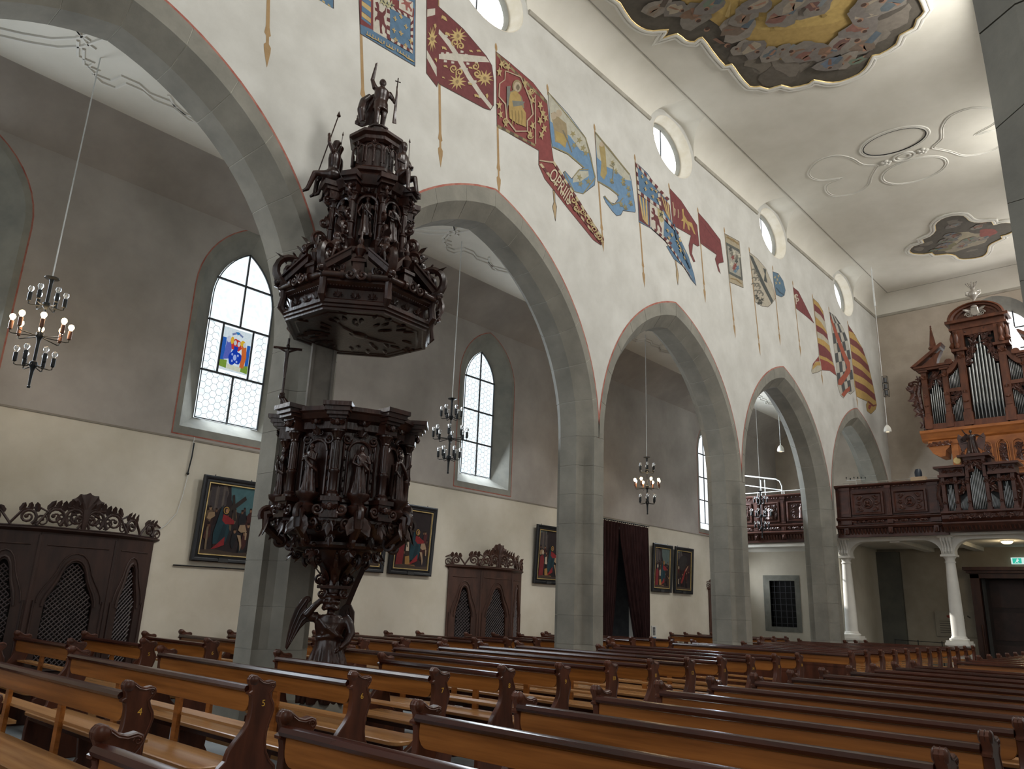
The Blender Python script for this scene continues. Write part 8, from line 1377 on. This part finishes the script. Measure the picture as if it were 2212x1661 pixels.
mb = MB(); mb.tube([(-8.5, GY+.5, 5.72), (-5.75, GY+.5, 5.72)], .012, 6)
for x in (-8.3, -7.2, -6.2, -5.8): mb.tube([(x, GY+.5, 4.14), (x, GY+.5, 5.72)], .01, 5)
tag(mb.build('gallery_handrail', mat('grey_rail', '9b948a', None, .5), None), 'thin grey handrail behind the gallery front', 'railing')
for i, x in enumerate((-5.4, -5.12)):
    o = MB().prism([(0, 0), (.26, .02), (.25, .2), (.01, .2)], lambda u, v, w: (x+u, CY-.05+v, 5.862+w), 0, .018).build('music_book', mat('white_paper', 'd8d6d0', 'c9c7c0', .8), None, 0)
    tag(o, ('white music book on top of the small organ, left of the other' if i == 0 else 'white music book on top of the small organ, beside its tower'), 'book')
mb = MB(); mb.lathe([(.0, -.02), (.09, -.02), (.1, 0), (.09, .02), (0, .02)], 16); o = mb.build('clock_dial', GOLDM); o.location = (-5.05, CY-.02, 6.0); o.rotation_euler = (PI/2, 0, 0); tag(o, 'small round gilt dial beside the small organ tower', 'dial')
# notice board, porch door, exit sign, lamp
t = thing('notice_board', 'pale notice panel with a red emblem on the porch wall', 'notice board', (-6.68, 28.98, 1.2))
MB().box(-.58, .58, -.03, 0, 0, .78).build('board', mat('board_grey', '908878', '867e6f', .7), t, 0)
m, ms = flat_art([('8a3a2c', [blob(-.12, .63, .12, .05, 14, .3, random.Random(2))]), ('4b4740', [[(.36, .64), (.44, .58), (.46, .61), (.38, .68)]]+[[(-.46, .48-.07*i), (-.02, .48-.07*i), (-.02, .465-.07*i), (-.46, .465-.07*i)] for i in range(6)]+[[(.1, .6-.09*i), (.3, .6-.09*i), (.3, .585-.09*i), (.1, .585-.09*i)] for i in range(2)]), ('a59c8a', [[(-.57, .77), (-.55, .77), (-.55, .01), (-.57, .01)], [(.03, .77), (.05, .77), (.05, .01), (.03, .01)]])], lambda u, v, w: (u, -.031-w, v), .0004)
m.build('notice_print', ms, t, 0)
DW = mat('door_wood', '4a2a1c', '33190f', .5, scale=5, stretch=(1, 1, .3))
t = struct(MB().box(-6.05, -5.8, 28.7, 29.0, 0, 3.15).box(-3.5, -3.25, 28.7, 29.0, 0, 3.15).box(-6.05, -3.25, 28.7, 29.0, 3.02, 3.18).box(-6.12, -3.18, 28.6, 29.0, 3.18, 3.26).box(-6.2, -3.1, 28.5, 29.0, 3.26, 3.36).build('door_2', DW, None, 0), 'dark wooden porch door frame below the organ gallery')
MB().box(-5.86, -3.4, 29.55, 29.6, 0, 3.2).build('door_leaf', mat('door_leaf_wood', '2c1a14', '1e110d', .6), t, 0)
for i in range(3):
    for j in range(2): MB().box(-5.7+j*1.15, -4.75+j*1.15, 29.52, 29.56, .15+i*1.0, 1.0+i*1.0).build('door_panel', mat('door_panel_wood', '38211a', '281610', .55), t, 0)
MB().box(-5.86, -5.8, 28.9, 29.6, 0, 3.2).build('door_jamb', mat('jamb_grey', '6b6c6c', None, .7), t, 0)
MB().tube([(-5.86, 28.64, .5), (-5.86, 28.64, 1.6)], .03, 6).build('door_handle', DW, t)
mb = MB(); mb.box(-4.88, -4.28, 28.84, 28.9, 3.46, 3.66); o = mb.build('exit_sign', glow('exit_white', (.75, 1, .93), 1.0)); tag(o, 'lit green and white emergency exit sign above the porch door', 'sign')
m, ms = flat_art([(glow('exit_green', (.05, .62, .45), 1.0), [[(-4.98, 3.48), (-4.74, 3.48), (-4.74, 3.64), (-4.98, 3.64)], [(-4.66, 3.54), (-4.54, 3.54), (-4.54, 3.5), (-4.46, 3.56), (-4.54, 3.62), (-4.54, 3.58), (-4.66, 3.58)]]), (glow('exit_white', (.75, 1, .93), 1.0), [ell(-4.84, 3.615, .015, .015, 8), [(-4.87, 3.6), (-4.82, 3.6), (-4.80, 3.56), (-4.83, 3.56), (-4.84, 3.52), (-4.80, 3.49), (-4.82, 3.485), (-4.87, 3.53), (-4.92, 3.49), (-4.93, 3.5), (-4.88, 3.55)]])], lambda u, v, w: (u+.14, 28.84-w, v), .001); m.build('running_figure_symbol', ms, o, 0)
t = thing('ceiling_lamp', 'small glowing lamp under the gallery soffit', 'lamp', (-4.57, 26.8, 4.0))
MB().lathe([(.0, -.02), (.16, -.02), (.18, 0)], 16).build('base', STEEL, t); MB().lathe([(0, -.1), (.1, -.09), (.15, -.05), (.16, -.02)], 16).build('lamp_shade', glow('porch_lamp', (1, .78, .45), 5), t)
d = bpy.data.lights.new('porch_lamp_light', 'POINT'); d.energy = 14; d.color = (1, .8, .5); d.shadow_soft_size = .12
o = bpy.data.objects.new('porch_lamp_light', d); COL.objects.link(o); o.location = (-4.57, 26.8, 3.8)
t = thing('rope_barrier', 'low dark rail barrier in front of the porch wall', 'barrier', (0, 28.4, 0))
MB().tube([(-8.4, 0, 1.03), (-6.3, 0, 1.0)], .012, 6).build('rail', IRON, t)
for x in (-8.4, -7.7, -7.0, -6.3): MB().tube([(x, 0, 0), (x, 0, 1.06)], .014, 6).build('post', IRON, t)
# leaflet stand, papers on the pews
t = thing('leaflet_display', 'white leaflet display with a small picture, by the dark curtain', 'display', (-12.3, 19.85, .0))
MB().box(-.5, .3, -.35, .35, 0, .86).build('table', CONFD, t, 0)
MB().box(-.01, .01, -.12, .12, .86, 1.24).build('poster_card', mat('white_paper', 'd8d6d0', 'c9c7c0', .8), t, 0)
m, ms = flat_art([('5b5d60', [[(-.07, .98), (.06, .98), (.06, 1.2), (-.07, 1.2)]]), ('8e8a86', [ell(0, 1.13, .035, .04, 10), [(-.05, .99), (.04, .99), (.02, 1.08), (-.03, 1.08)]]), ('3f6d94', [[(-.1, .87), (.1, .87), (.1, .93), (-.1, .93)]])], lambda u, v, w: (.011+w, u, v), .0004); m.build('poster_print', ms, t, 0)
papers = [(-9.0, 6.9), (-9.0, 7.75), (-9.05, 8.65), (-8.9, 10.5), (-8.8, 11.4), (-8.5, 13.1), (-8.3, 12.25)]
for i, (x, y) in enumerate(papers):
    o = MB().prism([(-.22, -.10), (.2, -.12), (.22, .10), (-.2, .12)], lambda u, v, w: (x+u, y-.12+v*.9, .48+w), 0, .012).build('song_sheet', mat('white_paper', 'd8d6d0', 'c9c7c0', .8), None, 0)
    tag(o, 'white song sheet on the pillar end of a pew seat, %s one from the pulpit' % NUMW[i], 'paper', 'song sheets left on the pews')
